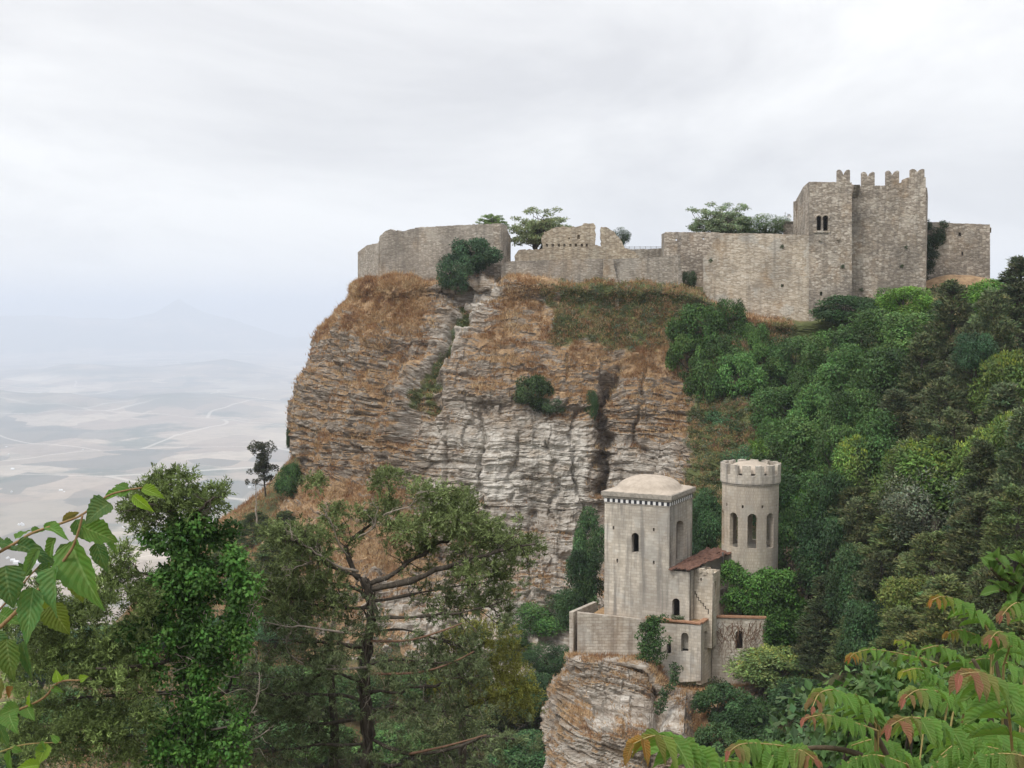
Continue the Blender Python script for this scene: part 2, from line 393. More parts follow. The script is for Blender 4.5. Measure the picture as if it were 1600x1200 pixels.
    o = link('plain', new_mesh('plain', V, [Q], m, smooth=True)); structure(o); o['label'] = 'hazy plain of pale fields far below the cliff'
build_plain()

# ---------------------------------------------------------------- hillside: thin-plate surface through ground points, falling to the plain
GP = np.array([(0, -6, -1.8), (14, -4, -1.8), (-14, -4, -2.2), (0, 2.2, -1.9), (8, 3, -1.9), (-8, 3, -2.4), (0, 11, -5.5), (-10, 12, -7), (12, 12, -5), (26, 18, -5),
  (0, 26, -13), (-14, 26, -15), (0, 40, -20), (-18, 40, -22), (15, 40, -17), (30, 40, -11), (50, 40, -3), (0, 70, -35), (-25, 70, -39), (20, 70, -29), (40, 70, -16), (62, 70, -4),
  (0, 100, -46), (-30, 100, -52), (20, 100, -41), (35, 100, -29), (50, 100, -15), (70, 100, -2), (0, 122, -52), (-25, 125, -56), (14, 118, -50), (30, 120, -35), (45, 125, -21), (60, 130, -10), (82, 130, 0),
  (0, 146, -49), (15, 146, -43), (30, 150, -26), (45, 155, -14), (62, 160, -4), (82, 165, 3), (-26, 166, -36), (-33, 178, -34), (-18, 160, -42), (-22, 148, -46), (-10, 168, -44), (5, 168, -43), (18, 166, -36), (32, 172, -16), (46, 180, -4), (62, 187, 2.5), (90, 190, 4),
  (-20, 186, -22), (0, 184, -22), (20, 182, -16), (-20, 200, 0), (0, 200, 2), (20, 200, 3), (40, 200, 3), (0, 230, 2), (40, 230, 3), (80, 230, 3), (-20, 225, -3),
  (-36, 196, -33), (-47.6, 200, -34), (-42, 186, -37), (-40, 170, -42), (-56, 182, -52), (-60, 215, -52), (-72, 200, -58), (-40, 235, -55), (-100, 150, -95), (-60, 120, -74), (-70, 60, -64), (-50, 30, -38), (-30, 15, -16),
  (-150, 200, -165), (-150, 50, -145), (-100, 280, -170), (0, 290, -70), (100, 290, -30), (140, 200, 4), (140, 100, 4), (140, 0, 2), (60, 0, 0), (0, -60, 2), (-60, -60, -20), (120, -80, 5), (-120, -60, -80)], float)
def _tps_phi(r2): return 0.5 * r2 * np.log(r2 + 1e-9)
def _tps_fit(p):
    n = len(p); d2 = ((p[:, None, :2] - p[None, :, :2]) ** 2).sum(-1)
    K = _tps_phi(d2) + np.eye(n) * 4.0
    Pm = np.c_[np.ones(n), p[:, :2]]
    A = np.block([[K, Pm], [Pm.T, np.zeros((3, 3))]])
    return np.linalg.solve(A, np.r_[p[:, 2], 0, 0, 0])
_TW = _tps_fit(GP)
def H(x, y):
    x = np.asarray(x, float); y = np.asarray(y, float); sh = np.broadcast(x, y).shape
    xf, yf = np.broadcast_to(x, sh).ravel(), np.broadcast_to(y, sh).ravel()
    out = np.empty(len(xf))
    for s in range(0, len(xf), 20000):
        a, b = xf[s:s + 20000], yf[s:s + 20000]
        d2 = (a[:, None] - GP[:, 0]) ** 2 + (b[:, None] - GP[:, 1]) ** 2
        out[s:s + 20000] = _tps_phi(d2) @ _TW[:-3] + _TW[-3] + _TW[-2] * a + _TW[-1] * b
    cx, cy = xf - 20, yf - 100
    r = np.hypot(cx, cy)
    far = -700 * sstep(100, 1500, r) ** 0.8 - 30
    w = sstep(150, 300, r)
    out = np.clip(out, -260, 8) * (1 - w) + np.minimum(far, 0) * w
    rn = np.hypot(xf, yf)
    out = out + 0.5 * fbm(xf / 7, yf / 7, seed=11) * sstep(4, 20, rn) * (1 - w)
    return out.reshape(sh)
def stretch(lo, hi, d0, flo, fhi):
    mid = np.arange(lo, hi + d0, d0)
    a, b, st = [], [], d0
    x = lo
    while x > flo: st *= 1.14; x -= st; a.append(x)
    x, st = hi, d0
    while x < fhi: st *= 1.14; x += st; b.append(x)
    return np.r_[a[::-1], mid, b]
def build_ground():
    xs = stretch(-110, 120, 1.3, -1700, 1700); ys = stretch(-12, 250, 1.3, -1700, 1900)
    X, Y = np.meshgrid(xs, ys)
    Z = H(X, Y)
    V = np.stack([X, Y, Z], -1).reshape(-1, 3)
    nr, nc = X.shape
    i, j = np.meshgrid(np.arange(nr - 1), np.arange(nc - 1), indexing='ij'); k = i * nc + j
    Q = np.stack([k, k + 1, k + nc + 1, k + nc], -1).reshape(-1, 4)
    m, n, l, b = mat_new('hillside_soil_and_grass', 1.0)
    pos = n.new('ShaderNodeNewGeometry').outputs['Position']
    f = noise(n, l, pos, 0.16, 6, 0.65); g = noise(n, l, pos, 1.6, 5, 0.7)
    c = ramp(n, l, f, [(0.3, (0.05, 0.065, 0.028)), (0.48, (0.10, 0.10, 0.045)), (0.6, (0.22, 0.15, 0.08)), (0.75, (0.30, 0.21, 0.11))])
    c = mixc(n, l, rampf(n, l, g, 0.45, 0.75, 0, 0.6), c, (0.06, 0.055, 0.03))
    l.new(c, b.inputs['Base Color'])
    bp = nd(n, 'ShaderNodeBump', Strength=0.8, Distance=0.3); l.new(g, bp.inputs['Height']); l.new(bp.outputs[0], b.inputs['Normal'])
    o = link('hillside', new_mesh('hillside', V, [Q], m, smooth=True)); structure(o); o['label'] = 'brushy hillside falling into the ravine'
build_ground()

# ---------------------------------------------------------------- layered rock
def rock_material(name, dark, mid, light):
    m, n, l, b = mat_new(name, 0.95)
    pos = n.new('ShaderNodeNewGeometry').outputs['Position']
    at = lambda k: nd(n, 'ShaderNodeAttribute', attribute_name=k).outputs['Fac']
    band = noise(n, l, vec_map(n, l, pos, (0.5, 0.5, 2.9)), 1.0, 6, 0.62)
    band2 = noise(n, l, vec_map(n, l, pos, (1.7, 1.7, 7.0)), 1.0, 4, 0.6)
    blot = noise(n, l, pos, 0.35, 6, 0.68)
    fine = noise(n, l, pos, 4.5, 5, 0.7)
    s = n.new('ShaderNodeMath'); s.operation = 'ADD'; l.new(band, s.inputs[0])
    s2 = n.new('ShaderNodeMath'); s2.operation = 'MULTIPLY_ADD'; l.new(band2, s2.inputs[0]); s2.inputs[1].default_value = 0.55; s2.inputs[2].default_value = -0.275
    l.new(s2.outputs[0], s.inputs[1])
    w = n.new('ShaderNodeMath'); w.operation = 'MULTIPLY_ADD'; l.new(at('white'), w.inputs[0]); w.inputs[1].default_value = 0.42; l.new(s.outputs[0], w.inputs[2])
    col = ramp(n, l, w.outputs[0], [(0.36, dark), (0.54, mid), (0.74, tuple(a * .45 + c * .55 for a, c in zip(mid, light))), (0.94, light)])
    lich = rampf(n, l, blot, 0.5, 0.68, 0, 0.65)
    lw = n.new('ShaderNodeMath'); lw.operation = 'MULTIPLY_ADD'; l.new(at('white'), lw.inputs[0]); lw.inputs[1].default_value = -0.55; lw.inputs[2].default_value = 1.0
    lm = n.new('ShaderNodeMath'); lm.operation = 'MULTIPLY'; l.new(lich, lm.inputs[0]); l.new(lw.outputs[0], lm.inputs[1])
    col = mixc(n, l, lm.outputs[0], col, (0.14, 0.105, 0.075))
    och = noise(n, l, vec_map(n, l, pos, (0.3, 0.3, 0.5), (7, 1, 3)), 1.0, 5, 0.6)
    col = mixc(n, l, rampf(n, l, och, 0.52, 0.7, 0, 0.4), col, (0.36, 0.25, 0.15))
    col = mixc(n, l, rampf(n, l, fine, 0.55, 0.78, 0, 0.5), col, dark)
    gn = n.new('ShaderNodeMath'); gn.operation = 'MULTIPLY_ADD'; l.new(fine, gn.inputs[0]); gn.inputs[1].default_value = 0.5; l.new(at('grass'), gn.inputs[2])
    gcol = ramp(n, l, noise(n, l, pos, 0.9, 6, 0.7), [(0.28, (0.14, 0.092, 0.06)), (0.45, (0.25, 0.165, 0.095)), (0.6, (0.35, 0.24, 0.14)), (0.78, (0.46, 0.345, 0.22))])
    col = mixc(n, l, rampf(n, l, gn.outputs[0], 0.62, 0.86), col, gcol)
    grn = n.new('ShaderNodeMath'); grn.operation = 'MULTIPLY_ADD'; l.new(fine, grn.inputs[0]); grn.inputs[1].default_value = 0.5; l.new(at('green'), grn.inputs[2])
    col = mixc(n, l, rampf(n, l, grn.outputs[0], 0.62, 0.9), col, (0.10, 0.115, 0.045))
    l.new(col, b.inputs['Base Color'])
    hh = n.new('ShaderNodeMath'); hh.operation = 'MULTIPLY_ADD'; l.new(band2, hh.inputs[0]); hh.inputs[1].default_value = 1.2; l.new(fine, hh.inputs[2])
    bp = nd(n, 'ShaderNodeBump', Strength=0.9, Distance=0.12); l.new(hh.outputs[0], bp.inputs['Height']); l.new(bp.outputs[0], b.inputs['Normal'])
    return m
M['cliff'] = rock_material('stratified_limestone', (0.12, 0.097, 0.078), (0.265, 0.225, 0.185), (0.58, 0.55, 0.50))

def catmull(G, n, axis):
    """resample control grid G along axis with Catmull-Rom"""
    G = np.moveaxis(np.asarray(G, float), axis, 0); m = len(G)
    t = np.linspace(0, m - 1 - 1e-9, n); i = np.floor(t).astype(int); f = (t - i)
    g = lambda k: G[np.clip(k, 0, m - 1)]
    f = f.reshape((-1,) + (1,) * (G.ndim - 1))
    p0, p1, p2, p3 = g(i - 1), g(i), g(i + 1), g(i + 2)
    o = 0.5 * (2 * p1 + (p2 - p0) * f + (2 * p0 - 5 * p1 + 4 * p2 - p3) * f ** 2 + (3 * p1 - p0 - 3 * p2 + p3) * f ** 3)
    return np.moveaxis(o, 0, axis)
def grid_normals(Pg):
    du = np.gradient(Pg, axis=1); dv = np.gradient(Pg, axis=0)
    N = np.cross(du, dv); N /= np.linalg.norm(N, axis=-1, keepdims=True) + 1e-9
    return N
def beds(h, along, thick, seed, wave=5.0):
    """protrusion of rock beds: each bed a step out or in, breaking up along its length"""
    q = h / thick + 0.35 * vnoise(along / 9, along * 0, seed=seed + 1)
    k = np.floor(q); f = q - k
    base = _h(k, k * 0, k * 0, seed)
    var = fbm(along / wave + k * 7.3, k * 1.7, octv=3, seed=seed + 2)
    blk = _h(np.floor(along / (thick * 2.2) + 9.1 * base), k, k * 0, seed + 3)
    val = base * 0.6 + 0.65 * var + 0.55 * blk - 0.6
    notch = -0.5 * sstep(0.16, 0.0, f) - 0.15 * sstep(0.9, 1.0, f)
    return val + notch
def gauss_line(px, py, pts, w):
    d = np.full(px.shape, 1e9)
    for (x0, y0), (x1, y1) in zip(pts[:-1], pts[1:]):
        vx, vy = x1 - x0, y1 - y0; t = np.clip(((px - x0) * vx + (py - y0) * vy) / (vx * vx + vy * vy), 0, 1)
        d = np.minimum(d, np.hypot(px - x0 - t * vx, py - y0 - t * vy))
    return np.exp(-(d / w) ** 2)
def box_mask(px, py, x0, x1, y0, y1, s):
    return sstep(x0 - s, x0 + s, px) * sstep(x1 + s, x1 - s, px) * sstep(y0 - s, y0 + s, py) * sstep(y1 + s, y1 - s, py)

CLIFF = {}
def build_cliff():
    top = [(700, 432, 250), (575, 443, 222), (557, 447, 204), (610, 434, 194.5), (690, 432, 190), (790, 428, 187), (870, 438, 186.5), (960, 444, 185.5), (1060, 446, 185), (1150, 482, 184.5), (1250, 500, 184), (1340, 490, 184)]
    back = [P(a, b, y) + np.array([0, 30.0, 0.5]) for a, b, y in top]
    rows = [top,
      [(660, 470, 250), (565, 470, 224), (548, 470, 206), (600, 474, 191.5), (686, 470, 187.5), (786, 470, 184.2), (868, 474, 183.6), (960, 480, 183), (1060, 480, 182), (1150, 515, 181), (1250, 530, 181), (1340, 520, 181)],
      [(640, 520, 250), (530, 520, 226), (506, 522, 205), (572, 524, 190), (678, 520, 184), (780, 520, 181.5), (868, 522, 181), (958, 526, 180.4), (1060, 530, 178.6), (1150, 550, 177), (1250, 565, 175), (1340, 560, 174)],
      [(620, 575, 250), (506, 575, 226), (483, 575, 204.5), (560, 575, 188.5), (668, 570, 181), (770, 570, 178.6), (866, 570, 178.4), (952, 574, 178), (1056, 580, 175.5), (1150, 600, 172), (1250, 615, 169), (1340, 610, 168)],
      [(610, 630, 250), (484, 628, 226), (460, 628, 203), (548, 630, 186.6), (660, 630, 177.4), (764, 630, 175), (864, 630, 174.6), (948, 630, 175), (1052, 640, 172), (1150, 660, 166), (1250, 680, 162), (1340, 680, 160)],
      [(610, 690, 250), (480, 690, 226), (456, 690, 202.5), (544, 690, 185.6), (656, 690, 175.6), (762, 690, 172.6), (864, 690, 172.6), (946, 690, 173.6), (1050, 700, 170.5), (1150, 720, 161), (1250, 740, 156), (1340, 740, 154)],
      [(620, 735, 250), (488, 738, 226), (468, 737, 201.5), (540, 745, 184), (654, 750, 174.8), (760, 750, 172), (862, 750, 172.2), (946, 750, 172.6), (1046, 755, 168), (1150, 780, 156), (1250, 800, 151), (1340, 800, 149)],
      [(620, 775, 252), (480, 782, 224), (452, 778, 199), (520, 800, 178), (648, 805, 172.8), (760, 805, 171.2), (862, 805, 171.6), (944, 805, 171.2), (1040, 810, 164), (1150, 840, 151), (1250, 860, 146), (1340, 860, 144)],
      [(620, 830, 252), (470, 840, 220), (430, 850, 190), (500, 880, 170), (640, 880, 168.5), (760, 880, 168.6), (862, 880, 168.8), (940, 880, 167), (1034, 890, 158), (1150, 900, 147), (1250, 920, 141), (1340, 920, 139)],
      [(620, 900, 250), (460, 910, 214), (420, 930, 180), (490, 960, 160), (634, 960, 163), (760, 960, 164.5), (862, 960, 164.5), (936, 970, 160), (1030, 980, 152), (1150, 980, 142), (1250, 990, 137), (1340, 990, 135)],
      [(620, 1010, 250), (460, 1040, 205), (420, 1080, 168), (490, 1090, 146), (634, 1080, 150), (760, 1080, 152), (862, 1080, 152), (936, 1080, 148), (1030, 1090, 142), (1150, 1090, 135), (1250, 1090, 131), (1340, 1090, 129)]]
    G = np.array([[P(*c) for c in r] for r in rows])
    G = np.concatenate([np.array(back)[None], G], 0)
    G[-1, :, 2] -= 8
    NR, NC = 460, 760
    rr = np.r_[np.linspace(0, 1, 24, endpoint=False), np.linspace(1, len(G) - 1 - 1e-6, NR - 24)]
    Gd = catmull(G, 1100, 0); Gd = catmull(Gd, 1500, 1)
    # even spacing in the part that shows
    ri = np.interp(rr, np.linspace(0, len(G) - 1, 1100), np.arange(1100)).astype(int)
    arc = np.r_[0, np.cumsum(np.linalg.norm(np.diff(Gd[480], axis=0), axis=1))]
    ci = np.interp(np.linspace(0, arc[-1], NC), arc, np.arange(1500)).astype(int)
    B = Gd[ri][:, ci]
    N = grid_normals(B)
    if N[NR // 2, NC // 2, 1] > 0: N = -N
    px, py = proj(B)
    wob = fbm(B[..., 0] / 3.5, B[..., 2] / 3.5, seed=201, octv=4); wob2 = fbm(B[..., 0] / 3.5, B[..., 2] / 3.5, seed=202, octv=4)
    px = px + 26 * wob; py = py + 22 * wob2
    along = np.broadcast_to(np.linspace(0, arc[-1], NC)[None], B.shape[:2])
    z = B[..., 2]
    zz = z + 0.02 * B[..., 0] + 0.9 * fbm(B[..., 0] / 16, B[..., 1] / 16, z / 22, 3, seed=21)
    zz = zz + 1.1 * vnoise(zz / 2.3, zz * 0, seed=401) + 0.35 * fbm(along / 3, z / 3, seed=402)
    big = fbm(B[..., 0] / 9, B[..., 1] / 9, z / 11, 4, seed=5)
    colm = fbm(along / 5.5, z / 26, seed=9)                     # vertical buttresses and gullies
    top_slope = sstep(615, 540, py + 40 * fbm(along / 7, z / 7, seed=31)) * sstep(740, 800, px + 0.15 * (py - 430))
    left_top = sstep(545, 490, py + 18 * fbm(along / 6, z / 6, seed=33)) * sstep(690, 640, px)
    soft = np.clip(top_slope + left_top, 0, 1)
    white = box_mask(px, py, 672, 922, 648, 792, 22) * (0.72 + 0.7 * fbm(along / 6, z / 4, seed=41))
    white = np.maximum(white, 0.42 * gauss_line(px, py, [(765, 450), (735, 470), (712, 520), (700, 545)], 22))
    white = np.maximum(white, 0.3 * gauss_line(px, py, [(640, 690), (665, 600)], 14))
    white = np.maximum(white, 0.4 * box_mask(px, py, 740, 930, 795, 1000, 30))
    white = np.maximum(white, 0.45 * gauss_line(px, py, [(560, 800), (650, 830)], 24))
    white = np.maximum(white, 0.4 * box_mask(px, py, 950, 1060, 690, 770, 20))
    white = np.maximum(white, 0.35 * box_mask(px, py, 560, 900, 900, 1080, 30))
    hard = 1 - 0.8 * soft
    flat_face = 1 - 0.6 * np.clip(white, 0, 1) * box_mask(px, py, 662, 930, 640, 795, 22)
    d = 2.0 * big * (0.4 + 0.6 * flat_face) + 1.6 * colm * hard * flat_face
    d += hard * (0.85 * beds(zz, along, 2.7, 51) * flat_face + (0.25 + 0.35 * flat_face) * beds(zz + 0.3, along, 0.95, 61, 3.0) + 0.15 * beds(zz, along, 0.38, 71, 1.6))
    jw = 0.5 * fbm(along / 2.0, z / 3.0, seed=301)
    for bw, bh, am, sd in ((4.2, 6.5, .75, 311), (1.9, 2.6, .45, 321), (0.9, 1.1, .22, 331)):
        rowi = np.floor(zz / bh + .4 * fbm(along / 6, z / 9, seed=sd)); ci_ = np.floor((along + jw * bw) / bw + _h(rowi, rowi * 0, rowi * 0, sd + 1) * 7)
        d += hard * am * (_h(ci_, rowi, rowi * 0, sd + 2) - .5) * (0.55 + 0.45 * flat_face)
    d += hard * 0.55 * fbm(along / 1.6, z / 9.0, seed=341)
    d += soft * (0.5 * beds(zz, along, 1.9, 81, 4.0) * (vnoise(along / 5, z / 3, seed=83) > 0.05) + 0.25 * fbm(along / 1.2, z / 1.2, seed=85))
    d += 0.16 * fbm(along / 0.6, z / 0.4, seed=87) + 0.25 * fbm(along / 1.8, z / 1.4, seed=88)
    crack = gauss_line(px, py, [(962, 545), (950, 600), (944, 660), (942, 715), (948, 765)], 10)
    d -= 4.2 * crack * sstep(535, 600, py)
    d -= 2.4 * gauss_line(px, py, [(775, 425), (718, 470), (712, 520), (690, 565), (655, 640), (640, 700)], 11)
    d -= 1.1 * gauss_line(px, py, [(755, 640), (752, 800)], 4)
    for xs_, y0_, y1_, dd_ in ((702, 655, 800, .7), (805, 690, 800, .8), (902, 640, 790, .9), (560, 590, 740, 1.0), (520, 560, 700, .8), (830, 800, 950, .8), (690, 800, 900, .7), (1010, 560, 740, .9), (880, 560, 640, .6)): d -= dd_ * gauss_line(px, py, [(xs_, y0_), (xs_ - 6, (y0_ + y1_) / 2), (xs_ + 3, y1_)], 4)
    d -= 0.8 * gauss_line(px, py, [(862, 690), (862, 800)], 4) + 1.0 * gauss_line(px, py, [(618, 480), (610, 560), (585, 700)], 14)
    d += 2.2 * gauss_line(px, py, [(640, 600), (600, 740)], 22) * hard
    d *= sstep(0, 30, np.arange(NR))[:, None] * 0.999 + 0.001
    edge = sstep(0, 40, np.arange(NC))[None] * sstep(NC - 1, NC - 60, np.arange(NC))[None]
    V = B + N * (d * (0.35 + 0.65 * edge))[..., None]
    V[..., 2] += 0.22 * hard * np.sign(vnoise(along / 3, zz / 0.9, seed=93)) * 0.15
    Nd = grid_normals(V)
    if Nd[NR // 2, NC // 2, 1] > 0: Nd = -Nd
    up = Nd[..., 2]
    g = 0.42 * soft + 0.55 * sstep(0.25, 0.75, up) + 0.40 * fbm(along / 4.5, z / 1.6, seed=101, octv=5) - 0.55 * np.clip(white, 0, 1)
    g += 0.24 * sstep(700, 600, px) + 0.25 * box_mask(px, py, 780, 940, 560, 640, 25) + 0.22 * box_mask(px, py, 950, 1080, 470, 690, 20) + 0.30 * box_mask(px, py, 470, 660, 760, 900, 20)
    g += 0.16 * box_mask(px, py, 600, 900, 820, 960, 30)
    gr = 0.75 * box_mask(px, py, 860, 1140, 425, 540, 22) + 0.5 * fbm(along / 3.5, z / 3.5, seed=111)
    gr = np.maximum(gr, 0.8 * gauss_line(px, py, [(720, 475), (712, 530), (690, 560), (650, 640)], 8))
    gr = np.where(py > 560, np.minimum(gr, 0.8 * gauss_line(px, py, [(720, 475), (712, 530), (690, 560), (650, 640)], 8)), gr)
    gr = np.maximum(gr, 0.9 * sstep(1050, 1110, px) * sstep(470, 520, py))
    k = np.arange(NR - 1)[:, None] * NC + np.arange(NC - 1)[None]
    Q = np.stack([k, k + 1, k + NC + 1, k + NC], -1).reshape(-1, 4)[:, ::-1]
    o = link('cliff', new_mesh('cliff', V.reshape(-1, 3), [Q], M['cliff'], attrs={'grass': g.ravel(), 'white': np.clip(white, 0, 1).ravel(), 'green': gr.ravel()}))
    structure(o); o['label'] = 'layered limestone cliff with dry brown grass under the castle'
    px, py = proj(V); CLIFF.update(V=V, N=Nd, g=g, gr=gr, px=px, py=py, white=white)
build_cliff()

OUT = {}
def build_outcrop():
    """the stratified crag the tower house stands on"""
    rows = [
      [(930, 1012, 136), (908, 1018, 128), (900, 1022, 123.5), (950, 1026, 121.4), (1006, 1034, 120.0), (1050, 1072, 119.4), (1108, 1078, 121), (1160, 1072, 122.5), (1205, 1066, 126), (1230, 1060, 132)],
      [(925, 1030, 138), (890, 1036, 129), (884, 1046, 122.4), (935, 1050, 119.6), (1005, 1058, 118.2), (1048, 1086, 117.2), (1104, 1096, 117.6), (1158, 1094, 119.6), (1208, 1080, 122), (1240, 1075, 132)],
      [(915, 1080, 140), (870, 1085, 130), (864, 1090, 121.6), (925, 1094, 118), (1000, 1098, 116.4), (1046, 1112, 115.4), (1100, 1118, 114.6), (1158, 1116, 117), (1215, 1110, 121), (1250, 1110, 132)],
      [(915, 1130, 141), (866, 1135, 130), (859, 1140, 120), (920, 1142, 113.8), (998, 1142, 111.6), (1044, 1146, 111), (1098, 1150, 110.4), (1160, 1150, 113), (1222, 1150, 119), (1260, 1150, 132)],
      [(915, 1190, 142), (866, 1195, 130), (856, 1200, 119), (918, 1205, 112.6), (998, 1205, 110), (1044, 1205, 109.6), (1098, 1205, 108), (1164, 1205, 110), (1232, 1205, 117), (1270, 1205, 132)],
      [(915, 1290, 143), (860, 1300, 130), (846, 1310, 116), (914, 1310, 109), (998, 1310, 106), (1044, 1310, 105.6), (1098, 1310, 104), (1170, 1310, 106), (1240, 1310, 114), (1280, 1310, 132)]]
    G = np.array([[P(*c) for c in r] for r in rows])
    back = G[0] * 0 + G[0]; ctr = P(1060, 1040, 131)
    back = G[0] + (ctr - G[0]) * 0.8; back[:, 2] = G[0][:, 2] - 2.5
    G = np.concatenate([back[None], G], 0)
    NR, NC = 230, 360
    B = catmull(catmull(G, NR, 0), NC, 1)
    N = grid_normals(B)
    if N[NR // 2, NC // 2, 1] > 0: N = -N
    px, py = proj(B); z = B[..., 2]
    al = np.broadcast_to(np.cumsum(np.r_[0, np.linalg.norm(np.diff(B[NR // 2], axis=0), axis=1)])[None], B.shape[:2])
    zz = z + 0.11 * (B[..., 0] - 8) - 0.007 * np.clip(B[..., 0] - 9, 0, 30) ** 2 + 0.5 * fbm(B[..., 0] / 7, z / 7, seed=121)
    d = 0.9 * fbm(B[..., 0] / 4, B[..., 1] / 4, z / 5, 4, seed=123) - 0.3
    for bw, bh, am, sd in ((2.6, 2.2, .9, 351), (1.1, 1.2, .4, 361)):
        rowi = np.floor(zz / bh + .3 * fbm(al / 4, z / 5, seed=sd)); ci_ = np.floor((al + .5 * fbm(al / 2, z / 2, seed=sd + 4)) / bw + _h(rowi, rowi * 0, rowi * 0, sd + 1) * 7); d = d + am * (_h(ci_, rowi, rowi * 0, sd + 2) - .5)
    d += 0.55 * beds(zz, al, 1.5, 131) + 0.42 * beds(zz, al, 0.55, 133, 3.0) + 0.2 * beds(zz, al, 0.22, 135, 2.0) + 0.07 * fbm(al / 0.4, z / 0.25, seed=137)
    d -= 1.6 * gauss_line(px, py, [(1028, 1060), (1035, 1110), (1020, 1160), (1015, 1210)], 10)
    d -= 1.8 * gauss_line(px, py, [(1095, 1075), (1090, 1130), (1080, 1210)], 12)
    d *= (sstep(40, 66, np.arange(NR)) * 0.97 + 0.03)[:, None]
    V = B + N * d[..., None]
    Nd = grid_normals(V)
    if Nd[NR // 2, NC // 2, 1] > 0: Nd = -Nd
    g = -0.06 + 0.55 * sstep(0.3, 0.8, Nd[..., 2]) + 0.75 * fbm(al / 2.2, z / 0.9, seed=141, octv=5) + 0.02
    g += 0.35 * box_mask(px, py, 1085, 1160, 1080, 1160, 15)
    white = np.clip(0.08 + 0.8 * fbm(al / 4, z / 2, seed=143) + 0.35 * sstep(1120, 1190, py) * sstep(1010, 960, px), 0, 1)
    gr = 0.7 * sstep(1060, 1120, px) * (0.5 + 0.5 * fbm(al / 2, z / 2, seed=145)) - 0.1
    k = np.arange(NR - 1)[:, None] * NC + np.arange(NC - 1)[None]
    Q = np.stack([k, k + 1, k + NC + 1, k + NC], -1).reshape(-1, 4)[:, ::-1]
    o = link('rock_outcrop', new_mesh('rock_outcrop', V.reshape(-1, 3), [Q], M['cliff'], attrs={'grass': g.ravel(), 'white': white.ravel(), 'green': gr.ravel()}))
    structure(o); o['label'] = 'layered rock crag carrying the tower house'
    OUT.update(V=V, N=Nd, g=g, gr=gr, px=px, py=py)
build_outcrop()

def build_haze():
    mb = MB(); mb.box((0, 0, (-720 + 345) / 2), (200000, 200000, 1065))
    m = bpy.data.materials.new('haze_air'); m.use_nodes = True; n, l = m.node_tree.nodes, m.node_tree.links
    n.clear(); out = n.new('ShaderNodeOutputMaterial'); v = n.new('ShaderNodeVolumePrincipled')
    v.inputs['Color'].default_value = HAZE_COLOR; v.inputs['Density'].default_value = HAZE_DENSITY; v.inputs['Anisotropy'].default_value = 0.1
    l.new(v.outputs[0], out.inputs['Volume'])
    o = link('haze', mb.mesh('haze', m)); stuff(o, 'pale blue haze over the plain')
HAZE_DENSITY = 1.25e-4; HAZE_COLOR = (0.765, 0.845, 0.985, 1)
build_haze()

# ================================================================ BUILDINGS
def rough(outline, step=4.0, amp=0.8, seed=0, keep=()):
    """break straight edges of an outline (pixels) into worn, uneven ones; edges whose index is in keep stay straight"""
    r = random.Random(seed); out = []
    for i, (a, b) in enumerate(zip(outline, outline[1:] + outline[:1])):
        out.append(a)
        if i in keep: continue
        n = int(math.hypot(b[0] - a[0], b[1] - a[1]) / step)
        for k in range(1, n):
            t = k / n
            out.append((a[0] + (b[0] - a[0]) * t + r.uniform(-amp, amp), a[1] + (b[1] - a[1]) * t + r.uniform(-amp, amp)))
    return out
def arch(x0, x1, y0, y1, n=8):
    """arched opening in pixels; y0 is the crown, y1 the sill"""
    w = (x1 - x0) / 2; cx = (x0 + x1) / 2
    return [(x1, y1), (x0, y1)] + [(cx - w * math.cos(math.pi * k / n), y0 + w - w * math.sin(math.pi * k / n)) for k in range(n + 1)]
def rect(x0, x1, y0, y1): return [(x0, y0), (x1, y0), (x1, y1), (x0, y1)]

def filled(loops, thick):
    cu = bpy.data.curves.new('outline', 'CURVE'); cu.dimensions = '2D'; cu.fill_mode = 'BOTH'; cu.extrude = thick / 2
    for lp in loops:
        sp = cu.splines.new('POLY'); sp.points.add(len(lp) - 1); sp.use_cyclic_u = True
        sp.points.foreach_set('co', np.array([(u, v, 0, 1) for u, v in lp], np.float32).ravel())
    ob = bpy.data.objects.new('outline', cu); COL.objects.link(ob)
    dg = bpy.context.evaluated_depsgraph_get()
    me = bpy.data.meshes.new_from_object(ob.evaluated_get(dg))
    bpy.data.objects.remove(ob); bpy.data.curves.remove(cu)
    return me
def plane_of(A, B):
    A = np.array([A[0], A[1], 0.0]); B = np.array([B[0], B[1], 0.0]); d = (B - A) / np.linalg.norm(B - A)
    n = np.array([-d[1], d[0], 0.0])
    return A, d, n
def at_plane(pl, px, py):
    A, d, n = pl; r = ray(px, py); t = (A @ n) / (r @ n); q = r * t
    return (q - A) @ d, q[2]
def xy(px, Y): return P(px, HORIZ, Y)[:2]
def wall(name, A, B, outline, holes=(), thick=1.0, mat='castle', parent=None, flip=False, front=0.0):
    """upright wall whose face runs in plan from A to B; outline and holes in photo pixels on that face; thickness goes away from the viewer"""
    pl = plane_of(A, B); A3, d, n = pl
    loops = [[at_plane(pl, *p) for p in outline]] + [[at_plane(pl, *p) for p in h] for h in holes]
    me = filled(loops, thick)
    co = np.empty(len(me.vertices) * 3, np.float32); me.vertices.foreach_get('co', co); co = co.reshape(-1, 3)
    s = -1.0 if flip else 1.0
    W = A3 + co[:, :1] * d + co[:, 1:2] * np.array([0, 0, 1.0]) + (-co[:, 2:3] + thick / 2 + front) * n * s
    me.vertices.foreach_set('co', W.astype(np.float32).ravel())
    if flip: me.flip_normals()
    me.name = name; me.update(); box_uv(me)
    me.materials.clear(); me.materials.append(M[mat])
    for p in me.polygons: p.use_smooth = False
    return link(name, me, parent)
def base_of(px, py, Y): return P(px, py, Y)
